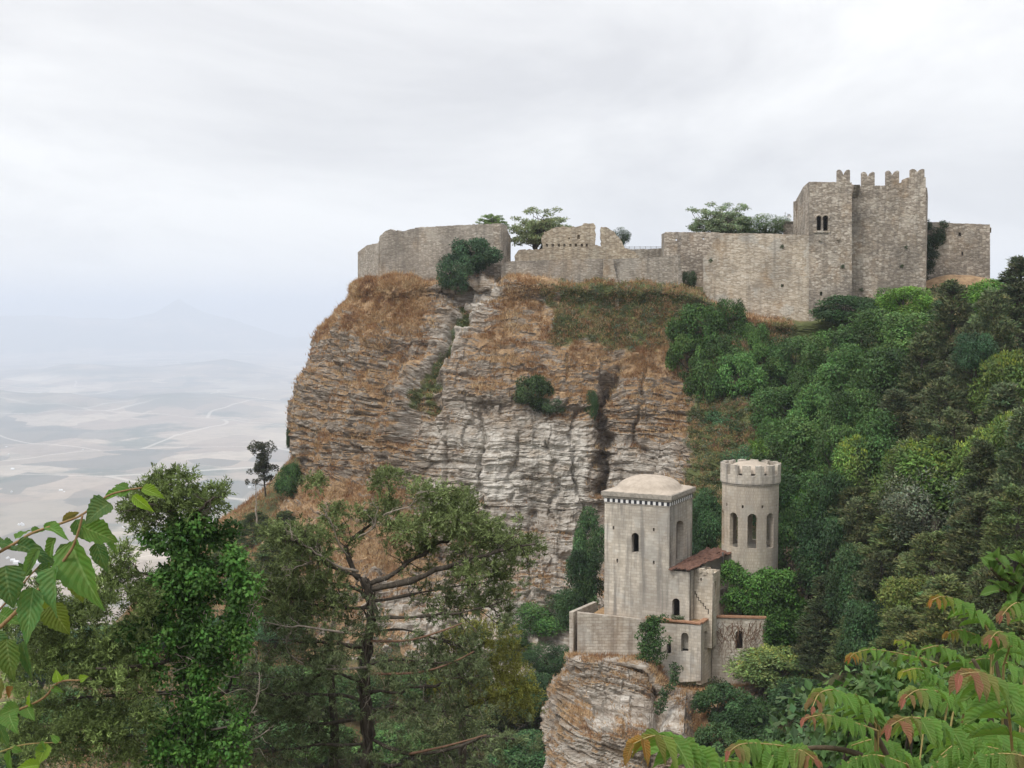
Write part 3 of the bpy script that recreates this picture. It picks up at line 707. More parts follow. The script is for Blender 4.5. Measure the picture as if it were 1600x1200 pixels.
def to_parent(objs, root):
    """hang already placed meshes under an Empty that stands at the thing's base"""
    mw = Matrix.Translation(root.location)
    for o in objs: o.parent = root; o.matrix_parent_inverse = mw.inverted()
def prism(name, poly, z0, z1, mat, parent=None):
    poly = np.asarray(poly, float); n = len(poly)
    z0 = np.broadcast_to(z0, (n,)); z1 = np.broadcast_to(z1, (n,))
    V = np.vstack([np.c_[poly, z0], np.c_[poly, z1]])
    bm = bmesh.new(); vs_ = [bm.verts.new(v) for v in V]
    bm.faces.new(vs_[:n][::-1]); bm.faces.new(vs_[n:])
    for i in range(n): bm.faces.new((vs_[i], vs_[(i + 1) % n], vs_[n + (i + 1) % n], vs_[n + i]))
    bmesh.ops.recalc_face_normals(bm, faces=bm.faces)
    me = bpy.data.meshes.new(name); bm.to_mesh(me); bm.free(); me.materials.append(M[mat]); box_uv(me)
    return link(name, me, parent)
def zpix(py, Y, px=800): return P(px, py, Y)[2]

# ---------------------------------------------------------------- the castle on the cliff
def thing_walls(name, loc, label, cat, objs):
    r = empty(name, loc, label, cat); to_parent(objs, r); return r

# long grey rampart at the cliff's outer corner
A, B, C_, D_ = xy(559, 206), xy(592, 197.5), xy(783, 191.5), xy(798, 203)
o1 = wall('wall', A, B, rough([(559, 394), (572, 384), (592, 379), (592, 452), (559, 456)], 3, .5, 1, (2, 3, 4)), thick=1.4, mat='grey')
o2 = wall('wall', B, C_, rough([(591, 379), (594, 368), (602, 361), (610, 358), (617, 362), (621, 359.5), (625, 362), (648, 357), (649, 355.5), (700, 352.5), (783, 349), (783, 452), (591, 462)], 3, .5, 2, (10, 11, 12)), thick=1.6, mat='grey')
o3 = wall('wall', C_, D_, rough([(783, 349), (792, 352), (795, 365), (798, 372), (798, 440), (783, 440)], 3, .8, 3, (3, 4, 5)), thick=1.2, mat='castle')
thing_walls('rampart', P(690, 440, 195), 'long grey rubble rampart with broken corner above the cliff edge', 'wall', [o1, o2, o3])

o = wall('retaining_wall', xy(783, 188.6), xy(946, 187.4), rough([(783, 418), (788, 411), (800, 408), (946, 404), (946, 458), (783, 450)], 4, .4, 4, (4, 5)), thick=1.5, mat='grey')
tag(o, 'low grey retaining wall under the ruined tan wall', 'wall')
putlog = [rect(x, x + 3.6, 381, 385.5) for x in (853, 862, 871.5, 880, 889.5, 898, 907.5, 915)]
o = wall('ruined_wall', xy(800, 193), xy(1002, 193), rough([(803, 430), (805, 398), (810, 391), (848, 388), (846, 370), (852, 364), (862, 357), (875, 355), (880, 352.5), (890, 355), (906, 353), (912, 349), (927, 348.5), (930, 352), (931, 368), (930, 383), (940, 384), (938.5, 370), (939.5, 354.5), (950, 356), (960, 362), (968, 372), (973, 381), (977, 388), (990, 392), (998, 400), (1002, 408), (1002, 430)], 3.2, 1.1, 5, (26, 27)),
         putlog + [rect(902, 906, 367, 373.5), rect(888, 890.5, 371, 374)], thick=1.3, mat='ruin')
tag(o, 'ruined tan stone wall with putlog holes and a gap near its broken end', 'wall')
wall('core', xy(846, 193.4), xy(930, 193.4), [(850, 362), (928, 362), (928, 390), (850, 390)], thick=.5, mat='ruin', parent=o)
o1 = wall('wall', xy(944, 185.9), xy(1062, 186.2), rough([(944, 405), (1000, 403), (1058, 401), (1061, 440), (1064, 452), (1020, 462), (944, 462)], 4, .5, 6, (4, 5)), thick=1.4, mat='grey')
o2 = wall('buttress', xy(943.4, 185.0), xy(955, 185.1), rough([(944, 406), (958, 405), (966, 448), (966, 466), (944, 466)], 4, .6, 7), thick=0.9, mat='curtain')
o3 = wall('pilaster', xy(957, 183.2), xy(967, 183.2), rough([(960, 444), (966, 447), (968, 492), (963, 492)], 4, .5, 8), thick=1.2, mat='curtain')
thing_walls('bastion_wall', P(1000, 450, 186), 'grey bastion wall with pale corner buttress and a narrow pilaster below it', 'wall', [o1, o2, o3])
o1 = wall('wall', xy(970, 206), xy(1046, 206), rough([(970, 390), (1046, 388), (1046, 420), (970, 420)], 4, .4, 9, (2,)), thick=0.8, mat='grey')
tag(o1, 'low dark parapet wall beyond the gap, topped by a railing', 'wall'); o1.name = 'parapet_wall'
mb = MB(); pl = plane_of(xy(970, 206), xy(1046, 206))
def on_pl(pl, px, py, back=0.0):
    u, z = at_plane(pl, px, py); return pl[0] + pl[1] * u + pl[2] * back + np.array([0, 0, z])
rail = empty('railing', on_pl(pl, 1005, 389, .4), 'thin metal railing on the low parapet wall', 'railing')
parts = []
for yy in (385.2, 387.2):
    m_ = MB(); m_.tube([on_pl(pl, 972, yy + .6, .4), on_pl(pl, 1045, yy, .4)], 0.03, 5); parts.append(link('rail', m_.mesh('rail', M['metal'])))
for x in np.linspace(975, 1043, 9):
    m_ = MB(); m_.tube([on_pl(pl, x, 391, .4), on_pl(pl, x, 384.6, .4)], 0.035, 5); parts.append(link('post', m_.mesh('post', M['metal'])))
to_parent(parts, rail)
o1 = wall('wall', xy(1038, 192), xy(1124, 191), rough([(1038, 364), (1040, 362.5), (1124, 363), (1124, 452), (1038, 440)], 4, .4, 10, (3,)), [rect(1055.5, 1058, 373, 376), rect(1098, 1100.5, 371.5, 374)], thick=1.6, mat='castle')
o2 = wall('return_wall', xy(1038, 192), xy(1033.5, 203), rough([(1038, 364), (1033.5, 366), (1033.5, 430), (1038, 440)], 4, .2, 11), thick=1.2, mat='grey', flip=True)
o3 = wall('buttress', xy(1059, 185.2), xy(1067, 185.6), rough([(1058.5, 398), (1062, 398), (1067, 442), (1067, 456), (1060, 456)], 4, .5, 12), thick=5.0, mat='grey')
thing_walls('curtain_wall', P(1080, 440, 191), 'brown rubble curtain wall with two small holes between bastion and pale wall', 'wall', [o1, o2, o3])

# great pale wall running into the tower
KA, KB = xy(1097, 187.2), xy(1331, 184.2)
o = wall('great_wall', KA, xy(1264, 185.05), rough([(1099, 404), (1106, 396), (1112, 384), (1121, 366), (1124, 364), (1180, 364.5), (1264, 367), (1264, 520), (1215, 520), (1170, 500), (1135, 480), (1110, 470), (1099, 455)], 4, .6, 13, (6, 7, 8)),
         [rect(1220, 1224.5, 444, 449)], thick=2.2, mat='curtain')
tag(o, 'tall pale coursed stone wall stepping down the slope beside the tower', 'wall')

# merloned tower
tw = []
SA = xy(1264, 185.05)
bif = [arch(1276, 1283.2, 337.5, 360), arch(1286.2, 1293.8, 336.5, 360.5)]
tw.append(wall('wall', SA, KB, rough([(1264, 284), (1308, 284.5), (1328.5, 285), (1331, 285), (1331, 505), (1264, 515)], 5, .35, 14, (3, 4, 5)), bif + [rect(1281, 1285, 455.5, 462), rect(1315.6, 1317.4, 413, 416)], thick=1.6, mat='castle'))
tw.append(wall('wall', SA, xy(1243.5, 197.5), rough([(1264, 284), (1255, 292), (1243.5, 312.5), (1243.5, 400), (1264, 400)], 5, .3, 15, (2, 3, 4)), thick=1.2, mat='castle', flip=True, front=0.003))
RA, RB = xy(1327, 187.4), xy(1446.5, 186.6)
tw.append(wall('wall', RA, RB, rough([(1327, 287), (1346, 291), (1385, 289.5), (1405, 286), (1412, 284), (1413, 279.5), (1418, 277.5), (1424, 277), (1446.5, 277), (1446.5, 500), (1327, 505)], 5, .35, 16, (8, 9, 10)), thick=1.6, mat='castle'))
swt = [(0, 0), (0, .93), (.06, .99), (.18, 1), (.30, .95), (.40, .82), (.5, .58), (.60, .82), (.70, .95), (.82, 1), (.94, .99), (1, .93), (1, 0)]
def merlon(x0, x1, yt, yb, A, B, extra=0.0, sd=0):
    return wall('merlon', A, B, [(x0 + (x1 - x0) * u, yb + 2 - (yb + 2 - yt) * v) for u, v in swt], thick=0.9, mat='castle', front=0.004)
tw.append(merlon(1308, 1328.3, 265, 285, SA, KB))
tw.append(merlon(1347, 1366.8, 268.5, 290, RA, RB)); tw.append(merlon(1385, 1405, 266.5, 288.5, RA, RB)); tw.append(merlon(1423.3, 1444.6, 264, 277.5, RA, RB))
# notched little prong inside the first merlon
pl = plane_of(SA, KB)
k0, k1 = on_pl(pl, 1331, 287), on_pl(pl, 1341, 287)
mbx = MB(); zt, zm, zb = zpix(287, 184.5), zpix(306, 184.5), zpix(320, 184.5)
pr = plane_of(RA, RB); q0, q1 = on_pl(pr, 1331.5, 300), on_pl(pr, 1341, 300); dn = -pr[2]
mbx.hexa([[*(q0 + dn * 0)[:2], zm], [*(q1)[:2], zm], [*(q1 + dn * .1)[:2], zm], [*(q0 + dn * .1)[:2], zm], [*(q0)[:2], zt], [*(q1)[:2], zt], [*(q1 + dn * 1.4)[:2], zt], [*(q0 + dn * 1.4)[:2], zt]])
tw.append(link('projecting_box', mbx.mesh('projecting_box', M['castle'], uvbox=True)))
# two-light window dressings
def bar_on(pl, x0, x1, y0, y1, depth, name, mat, out=0.12):
    a, b = at_plane(pl, x0, y1), at_plane(pl, x1, y0); m_ = MB()
    c = pl[0] + pl[1] * (a[0] + b[0]) / 2 + pl[2] * (depth / 2 - out); ang = math.atan2(pl[1][1], pl[1][0])
    m_.box((c[0], c[1], (a[1] + b[1]) / 2), (abs(b[0] - a[0]), depth, abs(b[1] - a[1])), rz=ang)
    return link(name, m_.mesh(name, M[mat], uvbox=True))
tw.append(bar_on(pl, 1283.9, 1285.5, 339, 360.5, 0.3, 'column', 'round', -0.35))
tw.append(bar_on(pl, 1283.3, 1286.1, 336.8, 339.2, 0.5, 'capital', 'round', -0.25))
tw.append(bar_on(pl, 1271, 1297, 360.8, 363.4, 0.4, 'sill', 'curtain', 0.2))
m_ = MB()
for cx, r0 in ((1279.6, 5.2), (1290, 5.4)):
    ptsa = []
    for k in range(11):
        a = math.pi * k / 10; u, z = at_plane(pl, cx - r0 * math.cos(a), 341.2 - r0 * math.sin(a)); ptsa.append(pl[0] + pl[1] * u - pl[2] * 0.03 + np.array([0, 0, z]))
    m_.tube(ptsa, 0.11, 6)
tw.append(link('arch_moulding', m_.mesh('arch_moulding', M['curtain'], uvbox=True)))
for x, y in ((1281, 374), (1310, 373)): tw.append(bar_on(pl, x - 2.3, x + 2.3, y - 2, y + 2.2, 0.5, 'corbel', 'castle', 0.32))
back_l, back_r = xy(1243.5, 197.5), xy(1446.5, 200)
tw.append(prism('roof', [SA + [.6, .8], KB + [-.3, .8], RA + [.3, .9], RB + [-.3, .9], back_r + [-.3, 0], back_l + [.9, 0]], zpix(302, 186), zpix(301, 186), 'castle'))
tw.append(wall('wall', back_l, back_r, [(1243.5, 314), (1446.5, 305), (1446.5, 440), (1243.5, 440)], thick=1.2, mat='castle'))
tw.append(wall('wall', RB, back_r, [(1446.5, 279), (1446.8, 305), (1446.8, 440), (1446.5, 490)], thick=0.6, mat='castle') if False else prism('wall', [RB + np.array([-.9, .5]), RB + np.array([0, .5]), back_r, back_r - np.array([.9, 0])], -6, zpix(296, 190), 'castle'))
t = empty('castle_tower', P(1340, 455, 186), 'square castle tower with swallowtail battlements and a twin arched window', 'tower'); to_parent(tw, t)

rb = [wall('wall', xy(1440, 201), xy(1547, 199), rough([(1440, 347), (1462, 347), (1500, 349), (1547, 350.5), (1547, 470), (1440, 470)], 5, .4, 17, (3, 4)), [rect(1470, 1475.5, 362, 367), rect(1497.5, 1502, 363, 369), rect(1502, 1505, 394, 399)], thick=1.4, mat='castle'),
      prism('roof', [xy(1441, 202.4), xy(1546, 200.4), xy(1546, 212), xy(1441, 212)], zpix(356, 200), zpix(355, 200), 'castle'),
      wall('wall', xy(1440, 212), xy(1540, 212), [(1440, 356), (1540, 358), (1540, 450), (1440, 450)], thick=.8, mat='castle')]
t = empty('castle_wing', P(1500, 435, 200), 'lower square stone block with small openings beyond the battlemented tower', 'building'); to_parent(rb, t)
rb = [prism('wall', [xy(1222, 201), xy(1246, 201), xy(1246, 206), xy(1222, 206)], 2, zpix(347.5, 201), 'grey'), prism('coping', [xy(1221.5, 200.8), xy(1246.3, 200.8), xy(1246.3, 206.2), xy(1221.5, 206.2)], zpix(347.4, 201), zpix(345.8, 201), 'cornice')]
t = empty('guard_hut', P(1234, 400, 203), 'small flat roofed grey hut tucked behind the tower', 'hut'); to_parent(rb, t)
# satellite dish and mast
t = empty('satellite_dish', P(1232, 346, 202), 'white satellite dish on a thin mast on the hut roof', 'dish'); pp = []
m_ = MB(); m_.tube([P(1231, 347, 202), P(1231, 334, 202)], .05, 6); pp.append(link('mast', m_.mesh('mast', M['metal'])))
m_ = MB(); c = P(1233, 337.5, 201.8); rr_ = .33
V = [c + np.array([0, .14, 0])]; Tn = []
for k in range(16):
    a = 2 * math.pi * k / 16; V.append(c + np.array([rr_ * math.cos(a), 0, rr_ * math.sin(a)])); Tn.append([0, 1 + k, 1 + (k + 1) % 16])
m_.add(V, T=Tn); pp.append(link('dish', m_.mesh('dish', M['dish'])))
m_ = MB(); m_.tube([P(1227, 347, 202), P(1227, 331, 202)], .025, 5); m_.tube([P(1225.6, 333, 202), P(1228.4, 333, 202)], .02, 4); pp.append(link('aerial', m_.mesh('aerial', M['metal'])))
to_parent(pp, t)

# ---------------------------------------------------------------- the tower house on its crag
AL = math.radians(27.0)
EX, EY = np.array([math.cos(AL), -math.sin(AL)]), np.array([math.sin(AL), math.cos(AL)])
C0 = P(1045, 975, 124)[:2]
def TL(x, y): return C0 + EX * x + EY * y
S = 7.1
z_base = zpix(972, 124, 1045) - 1.0
z_eave = zpix(784, 124, 1045)
def side_roots(pxs): pass
tp = []
lw = at_plane(plane_of(TL(-S, 0), TL(0, 0)), 1045, 900)
front = [(941, 780), (1045, 789), (1045, 992), (941, 992)]
pf = plane_of(TL(-S, 0), TL(0, 0))
def tower_face(A_, B_, holes, flip=False, L=S, z0=None, z1=None, mat='tower', name='wall', thick=.7):
    pl = plane_of(A_, B_)
    me = filled([[(0, z0), (L, z0), (L, z1), (0, z1)]] + [[at_plane(pl, *p) for p in h] for h in holes], thick)
    co = np.empty(len(me.vertices) * 3, np.float32); me.vertices.foreach_get('co', co); co = co.reshape(-1, 3)
    s = -1.0 if flip else 1.0
    W = pl[0] + co[:, :1] * pl[1] + co[:, 1:2] * np.array([0, 0, 1.0]) + (-co[:, 2:3] + thick / 2) * pl[2] * s
    me.vertices.foreach_set('co', W.astype(np.float32).ravel())
    if flip: me.flip_normals()
    me.name = name; me.update(); box_uv(me); me.materials.clear(); me.materials.append(M[mat])
    return link(name, me)
zt_ = z_eave - .02
puts = [rect(957, 959.8, 822, 827.5), rect(1020, 1022.8, 825, 830.3), rect(963, 965.8, 873, 879.5), rect(1020, 1022.8, 876, 882)]
tp.append(tower_face(TL(-S, 0), TL(0, 0), [arch(986.7, 998, 832.5, 863.5)] + puts, z0=z_base - 2, z1=zt_))
tp.append(tower_face(TL(0, .003), TL(0, S), [arch(1057, 1068, 813.5, 874), rect(1043.6 + 1, 1046.4, 863, 866)][:1], z0=z_base - 2, z1=zt_))
tp.append(tower_face(TL(-S, S), TL(0, S), [], z0=z_base - 2, z1=zt_, flip=True)); tp.append(tower_face(TL(-S, .003), TL(-S, S), [], z0=z_base - 2, z1=zt_, flip=True))
# blind infill of the tall side arch
pside = plane_of(TL(0, 0), TL(0, S)); a0 = at_plane(pside, 1055.5, 880)[0]; a1 = at_plane(pside, 1069.5, 812)[0]; zb0 = at_plane(pside, 1062, 878)[1]; zb1 = at_plane(pside, 1062, 811)[1]
tp.append(prism('blind_infill', [TL(-1.0, a0 + .5), TL(-.9, a0 + .5), TL(-.9, a1 + .6), TL(-1.0, a1 + .6)], zb0, zb1, 'round'))
c4 = lambda o: [TL(-S - o, -o), TL(o, -o), TL(o, S + o), TL(-S - o, S + o)]
tp.append(prism('cornice', c4(.17), z_eave, z_eave + .2, 'cornice')); tp.append(prism('cornice', c4(.30), z_eave + .202, z_eave + .62, 'cornice'))
tp.append(prism('string_course', c4(.05), z_eave - .62, z_eave - .5, 'cornice'))
# chequered frieze
mw_, mk_ = MB(), MB(); NT = 24; tw_ = S / NT
for face in range(4):
    for k in range(NT):
        u = -S + (k + .5) * tw_
        p = [TL(u, -.03), TL(.03, S + u), TL(u, S + .03), TL(-S - .03, S + u)][face]
        d = (tw_ * .97, .06, .36) if face in (0, 2) else (.06, tw_ * .97, .36)
        ((mk_ if k % 2 else mw_)).box((p[0], p[1], z_eave - .28), d, rz=-AL)
for nm, m_, mt in (('chequer_frieze', mw_, 'white_tile'), ('chequer_frieze', mk_, 'black_tile')):
    o = link(nm, m_.mesh(nm, M[mt])); o['kind'] = 'stuff'; tp.append(o)
# low dome rising from the flat roof
n = 49; g = np.linspace(-1, 1, n); U, Vv = np.meshgrid(g, g)
rad = np.hypot(U, Vv); sq = np.maximum(np.abs(U), np.abs(Vv)); re = rad * .72 + sq * .28
hz = 1.55 * np.sqrt(np.clip(1 - (re / .90) ** 2, 0, 1)) ** 1.0
hz = np.maximum(hz * .96, .30 * np.clip((1.02 - sq) / .3, 0, 1)) + .012 * RNG.standard_normal(U.shape)
pts = np.array([TL(-S / 2 + u * (S / 2 + .16), S / 2 + v * (S / 2 + .16)) for u, v in zip(U.ravel(), Vv.ravel())])
k = np.arange(n - 1)[:, None] * n + np.arange(n - 1)[None]
tp.append(link('dome', new_mesh('dome', np.c_[pts, (z_eave + .625 + hz).ravel()], [np.stack([k, k + 1, k + n + 1, k + n], -1).reshape(-1, 4)], M['plaster'], smooth=True)))
t = empty('square_tower', (*TL(-S / 2, S / 2), z_base), 'square pale stone tower with low plaster dome and black and white chequered frieze', 'tower'); to_parent(tp, t)

# annex flush with the tower front, stair turret, rusty roof
ap = []
xa = at_plane(plane_of(TL(0, 0), TL(5, 0)), 1077.5, 900)[0]; za = zpix(891, 124, 1060)
def boxroom(x0, x1, y0, y1, z0, z1, mat, holes_f=(), holes_r=(), thick=.55):
    q = [tower_face(TL(x0, y0), TL(x1, y0), list(holes_f), L=x1 - x0, z0=z0, z1=z1, mat=mat, thick=thick)]
    q.append(tower_face(TL(x1, y0 + .003), TL(x1, y1), list(holes_r), L=y1 - y0, z0=z0, z1=z1 - .003, mat=mat, thick=thick))
    q.append(prism('wall', [TL(x0, y1 - .4), TL(x1 - thick - .01, y1 - .4), TL(x1 - thick - .01, y1), TL(x0, y1)], z0, z1 - .006, mat))
    return q
ap += boxroom(.004, xa, -.012, 5.2, z_base - 1.5, za, 'tower', [arch(1050.2, 1062, 935, 963.5)])
ap.append(prism('roof', [TL(.05, .3), TL(xa - .1, .3), TL(xa - .1, 5.0), TL(.05, 5.0)], za - .4, za - .15, 'cornice'))
ap.append(prism('threshold', [TL(.1, -.3), TL(xa, -.3), TL(xa, .1), TL(.1, .1)], zpix(966, 124, 1056) - .3, zpix(964.5, 124, 1056), 'vined'))
t = empty('tower_annex', (*TL(1.2, 1.5), z_base), 'narrow annex with arched doorway flush against the square tower', 'building'); to_parent(ap, t)

ap = []
ys = 1.3
ptur = plane_of(TL(0, ys), TL(5, ys)); x0t = xa + .05; x1t = at_plane(ptur, 1113, 930)[0]; zt2 = at_plane(ptur, 1100, 896)[1]
y2t = ys + at_plane(plane_of(TL(x1t, ys), TL(x1t, ys + 4)), 1125, 930)[0]
zlow = z_base - 1.5
rt = plane_of(TL(x1t, ys), TL(x1t, y2t))
ap += boxroom(x0t, x1t, ys, y2t, zlow, zt2, 'round', [rect(1094.2, 1096.6, 903, 908)], [rect(1117.2, 1119, 908, 936)], thick=.4)
rg = random.Random(3)
m_ = MB()
for k in range(26):      # broken coping stones
    u = rg.uniform(x0t, x1t - .2); v = rg.choice([ys + .2, ys + .25, rg.uniform(ys, y2t - .3)])
    p = TL(u, v); m_.box((p[0], p[1], zt2 + rg.uniform(-.05, .3)), (rg.uniform(.25, .6), rg.uniform(.25, .5), rg.uniform(.2, .45)), rz=rg.uniform(-.6, .6))
ap.append(link('rubble', m_.mesh('rubble', M['round'], uvbox=True))); ap[-1]['kind'] = 'stuff'
m_ = MB(); cr = [(1086, 924), (1086.4, 928), (1088.5, 928), (1088.7, 933), (1091.5, 933.4), (1091.7, 938), (1095, 938.6), (1095.2, 942), (1098.6, 942.5), (1099, 947), (1102.4, 947.4), (1102.8, 951.5), (1106.6, 952), (1107, 959)]
for a, b in zip(cr[:-1], cr[1:]):
    ua, zaa = at_plane(ptur, *a); ub, zbb = at_plane(ptur, *b); c = ptur[0] + ptur[1] * (ua + ub) / 2
    m_.box((c[0], c[1], (zaa + zbb) / 2), (abs(ub - ua) + .06, .03, abs(zbb - zaa) + .05), rz=-AL)
ap.append(link('crack', m_.mesh('crack', M['crack'])))
t = empty('stair_turret', (*TL((x0t + x1t) / 2, ys + 1), zlow), 'small broken topped stone turret with a stepped crack beside the annex', 'turret'); to_parent(ap, t)

R0 = [P(1044.5, 890, 123.7), P(1079, 892.5, 122.6), P(1154, 862, 130.5), P(1104, 857.5, 132.5)]
rp = []
nx, ny = 9, 22; rg = np.random.default_rng(5)
for jx in range(3):      # corroded sheets lying side by side
    m_ = MB(); us = np.linspace(jx / 3 + .004, (jx + 1) / 3 - .004, 5); vs2 = np.linspace(0, 1, ny)
    Pg = np.array([[(R0[0] * (1 - u) + R0[1] * u) * (1 - v) + (R0[3] * (1 - u) + R0[2] * u) * v for u in us] for v in vs2])
    Pg[..., 2] += .05 * np.sin(np.arange(5) * 2.2)[None] + .07 * rg.standard_normal((ny, 5)) + .05 * jx + .10
    Pg[0, :, :2] += EY * rg.uniform(-.25, .25, (5, 1))
    low = Pg.copy(); low[..., 2] -= .09
    k = np.arange(ny - 1)[:, None] * 5 + np.arange(4)[None]; q = np.stack([k, k + 1, k + 6, k + 5], -1).reshape(-1, 4)
    e = ny * 5; rim = list(range(5)) + [i * 5 + 4 for i in range(1, ny)] + [(ny - 1) * 5 + i for i in (3, 2, 1, 0)] + [i * 5 for i in range(ny - 2, 0, -1)]
    q2 = [[rim[i], rim[i - 1], rim[i - 1] + e, rim[i] + e] for i in range(len(rim))]
    m_.add(np.vstack([Pg.reshape(-1, 3), low.reshape(-1, 3)]), np.vstack([q, q[:, ::-1] + e, q2])); rp.append(link('roof_sheet', m_.mesh('roof_sheet', M['rust'])))
m_ = MB(); m_.tube([P(1129.5, 863, 128), P(1129.5, 900, 128)], .09, 6); rp.append(link('post', m_.mesh('post', M['metal'])))
m_ = MB(); m_.tube([P(1108, 861, 131.5) - [0, 0, .2], P(1155, 859, 130.4) - [0, 0, .1]], .14, 6); rp.append(link('beam', m_.mesh('beam', M['rust'])))
rp.append(wall('wall', xy(1102, 132), xy(1140, 129.8), rough([(1080, 893), (1104, 864), (1150, 864), (1152, 880), (1135, 872), (1127, 878), (1124, 900), (1080, 912)], 4, .6, 21), thick=.5, mat='round'))
t = empty('lean_to_roof', np.mean(R0, 0) - [0, 0, 3], 'ragged rusty red roof sheets spanning from annex to round tower', 'roof'); to_parent(rp, t)

# lower house under the tower
zr = zpix(976, 121.6, 1095)
fa, fb, fc = TL(-2.2, -.83), TL(3.65, -.83), TL(3.65, 2.63)
rd_ = P(1197.5, 966, 124.0)[:2]
hp = []
hp.append(wall('wall', fa, fb, [(1008, 973.5), (1095.3, 976.6), (1095.3, 1064), (1062, 1066), (1040, 1090), (1012, 1096)], [arch(1064, 1075.7, 988.6, 1018.6), rect(1041.7, 1048.6, 1005.7, 1022)], thick=.5, mat='tower'))
hp.append(wall('wall', fb + EY * .003, fc, [(1095.3, 976.6), (1113, 965.5), (1113, 1062), (1095.3, 1070)], [arch(1100.6, 1105.4, 986, 1016)], thick=.5, mat='round'))
hp.append(wall('wall', fc + EX * .003, rd_, [(1112.5, 966), (1197.5, 966), (1197.5, 1070), (1112.5, 1070)], [arch(1149, 1160.8, 985, 1014.5), rect(1127, 1129.4, 991.5, 995.5), rect(1180, 1182, 996, 1000)], thick=.5, mat='vined'))
rd_b = rd_ + np.array([1.2, 6.0])
hp.append(prism('wall', [rd_ + np.array([-.5, .52]), rd_ + np.array([0, .52]), rd_b, rd_b + np.array([-.5, 0])], zr - 7, zr - .02, 'vined'))
hp.append(prism('wall', [TL(-2.2, 3.2), TL(3.2, 3.2), TL(3.2, 3.6), TL(-2.2, 3.6)], zr - 7, zr - .3, 'tower'))
hp.append(prism('wall', [fc + np.array([-.3, 4]), rd_b + np.array([-.6, 0]), rd_b + np.array([-.6, .4]), fc + np.array([-.3, 4.4])], zr - 7, zr - .3, 'vined'))
litter = [fa + EY * .3, fb + EY * .3 - EX * .3, fc - EX * .3 + np.array([0, .3]), rd_ + np.array([-.3, .3]), rd_b + np.array([-.3, 0]), TL(3.0, 8.5), TL(-2.0, 5.0)]
hp.append(prism('roof', litter, zr - .35, zr - .06, 'rooflitter'))
def strip(a, b, w, z0, z1, mat, name):
    a, b = np.asarray(a), np.asarray(b); d = (b - a) / np.linalg.norm(b - a); nrm = np.array([-d[1], d[0]])
    return prism(name, [a - nrm * w[0], b - nrm * w[0], b + nrm * w[1], a + nrm * w[1]], z0, z1, mat)
hp.append(strip(fa, fb, (.12, .45), zr + .003, zr + .16, 'brickedge', 'coping')); hp.append(strip(fb + EY * .46, fc, (.12, .45), zr + .004, zr + .165, 'brickedge', 'coping')); hp.append(strip(fc + EX * .2, rd_, (.10, .45), zr + .006, zr + .17, 'brickedge', 'coping'))
t = empty('lower_house', (*TL(1, 0), zr - 6), 'flat roofed stone house with arched windows on the crag below the tower', 'house'); to_parent(hp, t)

ta, tb = xy(902.5, 124.4), fa + EX * .25 + EY * .5
hp = [wall('wall', ta, tb, [(902.5, 957), (1030, 970.5), (1030, 1040), (960, 1036), (902.5, 1030)], thick=.45, mat='vined')]
tc_ = xy(939, 131)
hp.append(wall('wall', ta, tc_, [(902.5, 957), (939, 941), (939, 1000), (902.5, 1030)], thick=.45, mat='vined', front=.46))
zf = zpix(966, 124.4, 903)
hp.append(prism('floor', [ta + np.array([.5, .5]), tb + np.array([0, .5]), TL(-2.2, 1), TL(-S, 1), tc_ + np.array([.4, 0])], zf - 3, zf - .4, 'rooflitter'))
t = empty('terrace_wall', (*((ta + tb) / 2), zf - 4), 'low plastered terrace wall wrapping the foot of the square tower', 'wall'); to_parent(hp, t)

# stair parapets behind the lower house
hp = []
def slanted(px0, py0, Y0, px1, py1, Y1, w, h, mat, name):
    a, b = P(px0, py0, Y0), P(px1, py1, Y1); d = (b - a)[:2]; d /= np.linalg.norm(d); nr = np.array([-d[1], d[0], 0]) * w
    m_ = MB(); dz = np.array([0, 0, h]); m_.hexa([a - nr - dz, b - nr - dz, b + nr - dz, a + nr - dz, a - nr, b - nr, b + nr, a + nr]); return link(name, m_.mesh(name, M[mat], uvbox=True))
hp.append(slanted(1122, 938, 126, 1174, 918, 130, .22, 3.5, 'round', 'parapet')); hp.append(slanted(1118, 925, 128.5, 1150, 908, 132, .22, 3.0, 'vined', 'parapet'))
for k in range(9):
    f = k / 8; hp.append(slanted(1124 + 42 * f, 935 - 16 * f, 127.2 + 3.6 * f, 1129 + 42 * f, 934.5 - 16 * f, 127.6 + 3.6 * f, 1.0, 1.6, 'cornice', 'step'))
hp.append(wall('wall', xy(1124, 126.6), xy(1200, 127.6), rough([(1124, 948), (1160, 944), (1200, 940), (1200, 1000), (1124, 1000)], 4, .4, 23), thick=.6, mat='round'))
t = empty('outer_stair', P(1150, 960, 128), 'stone stair with slanting parapets climbing towards the round tower', 'stairs'); to_parent(hp, t)

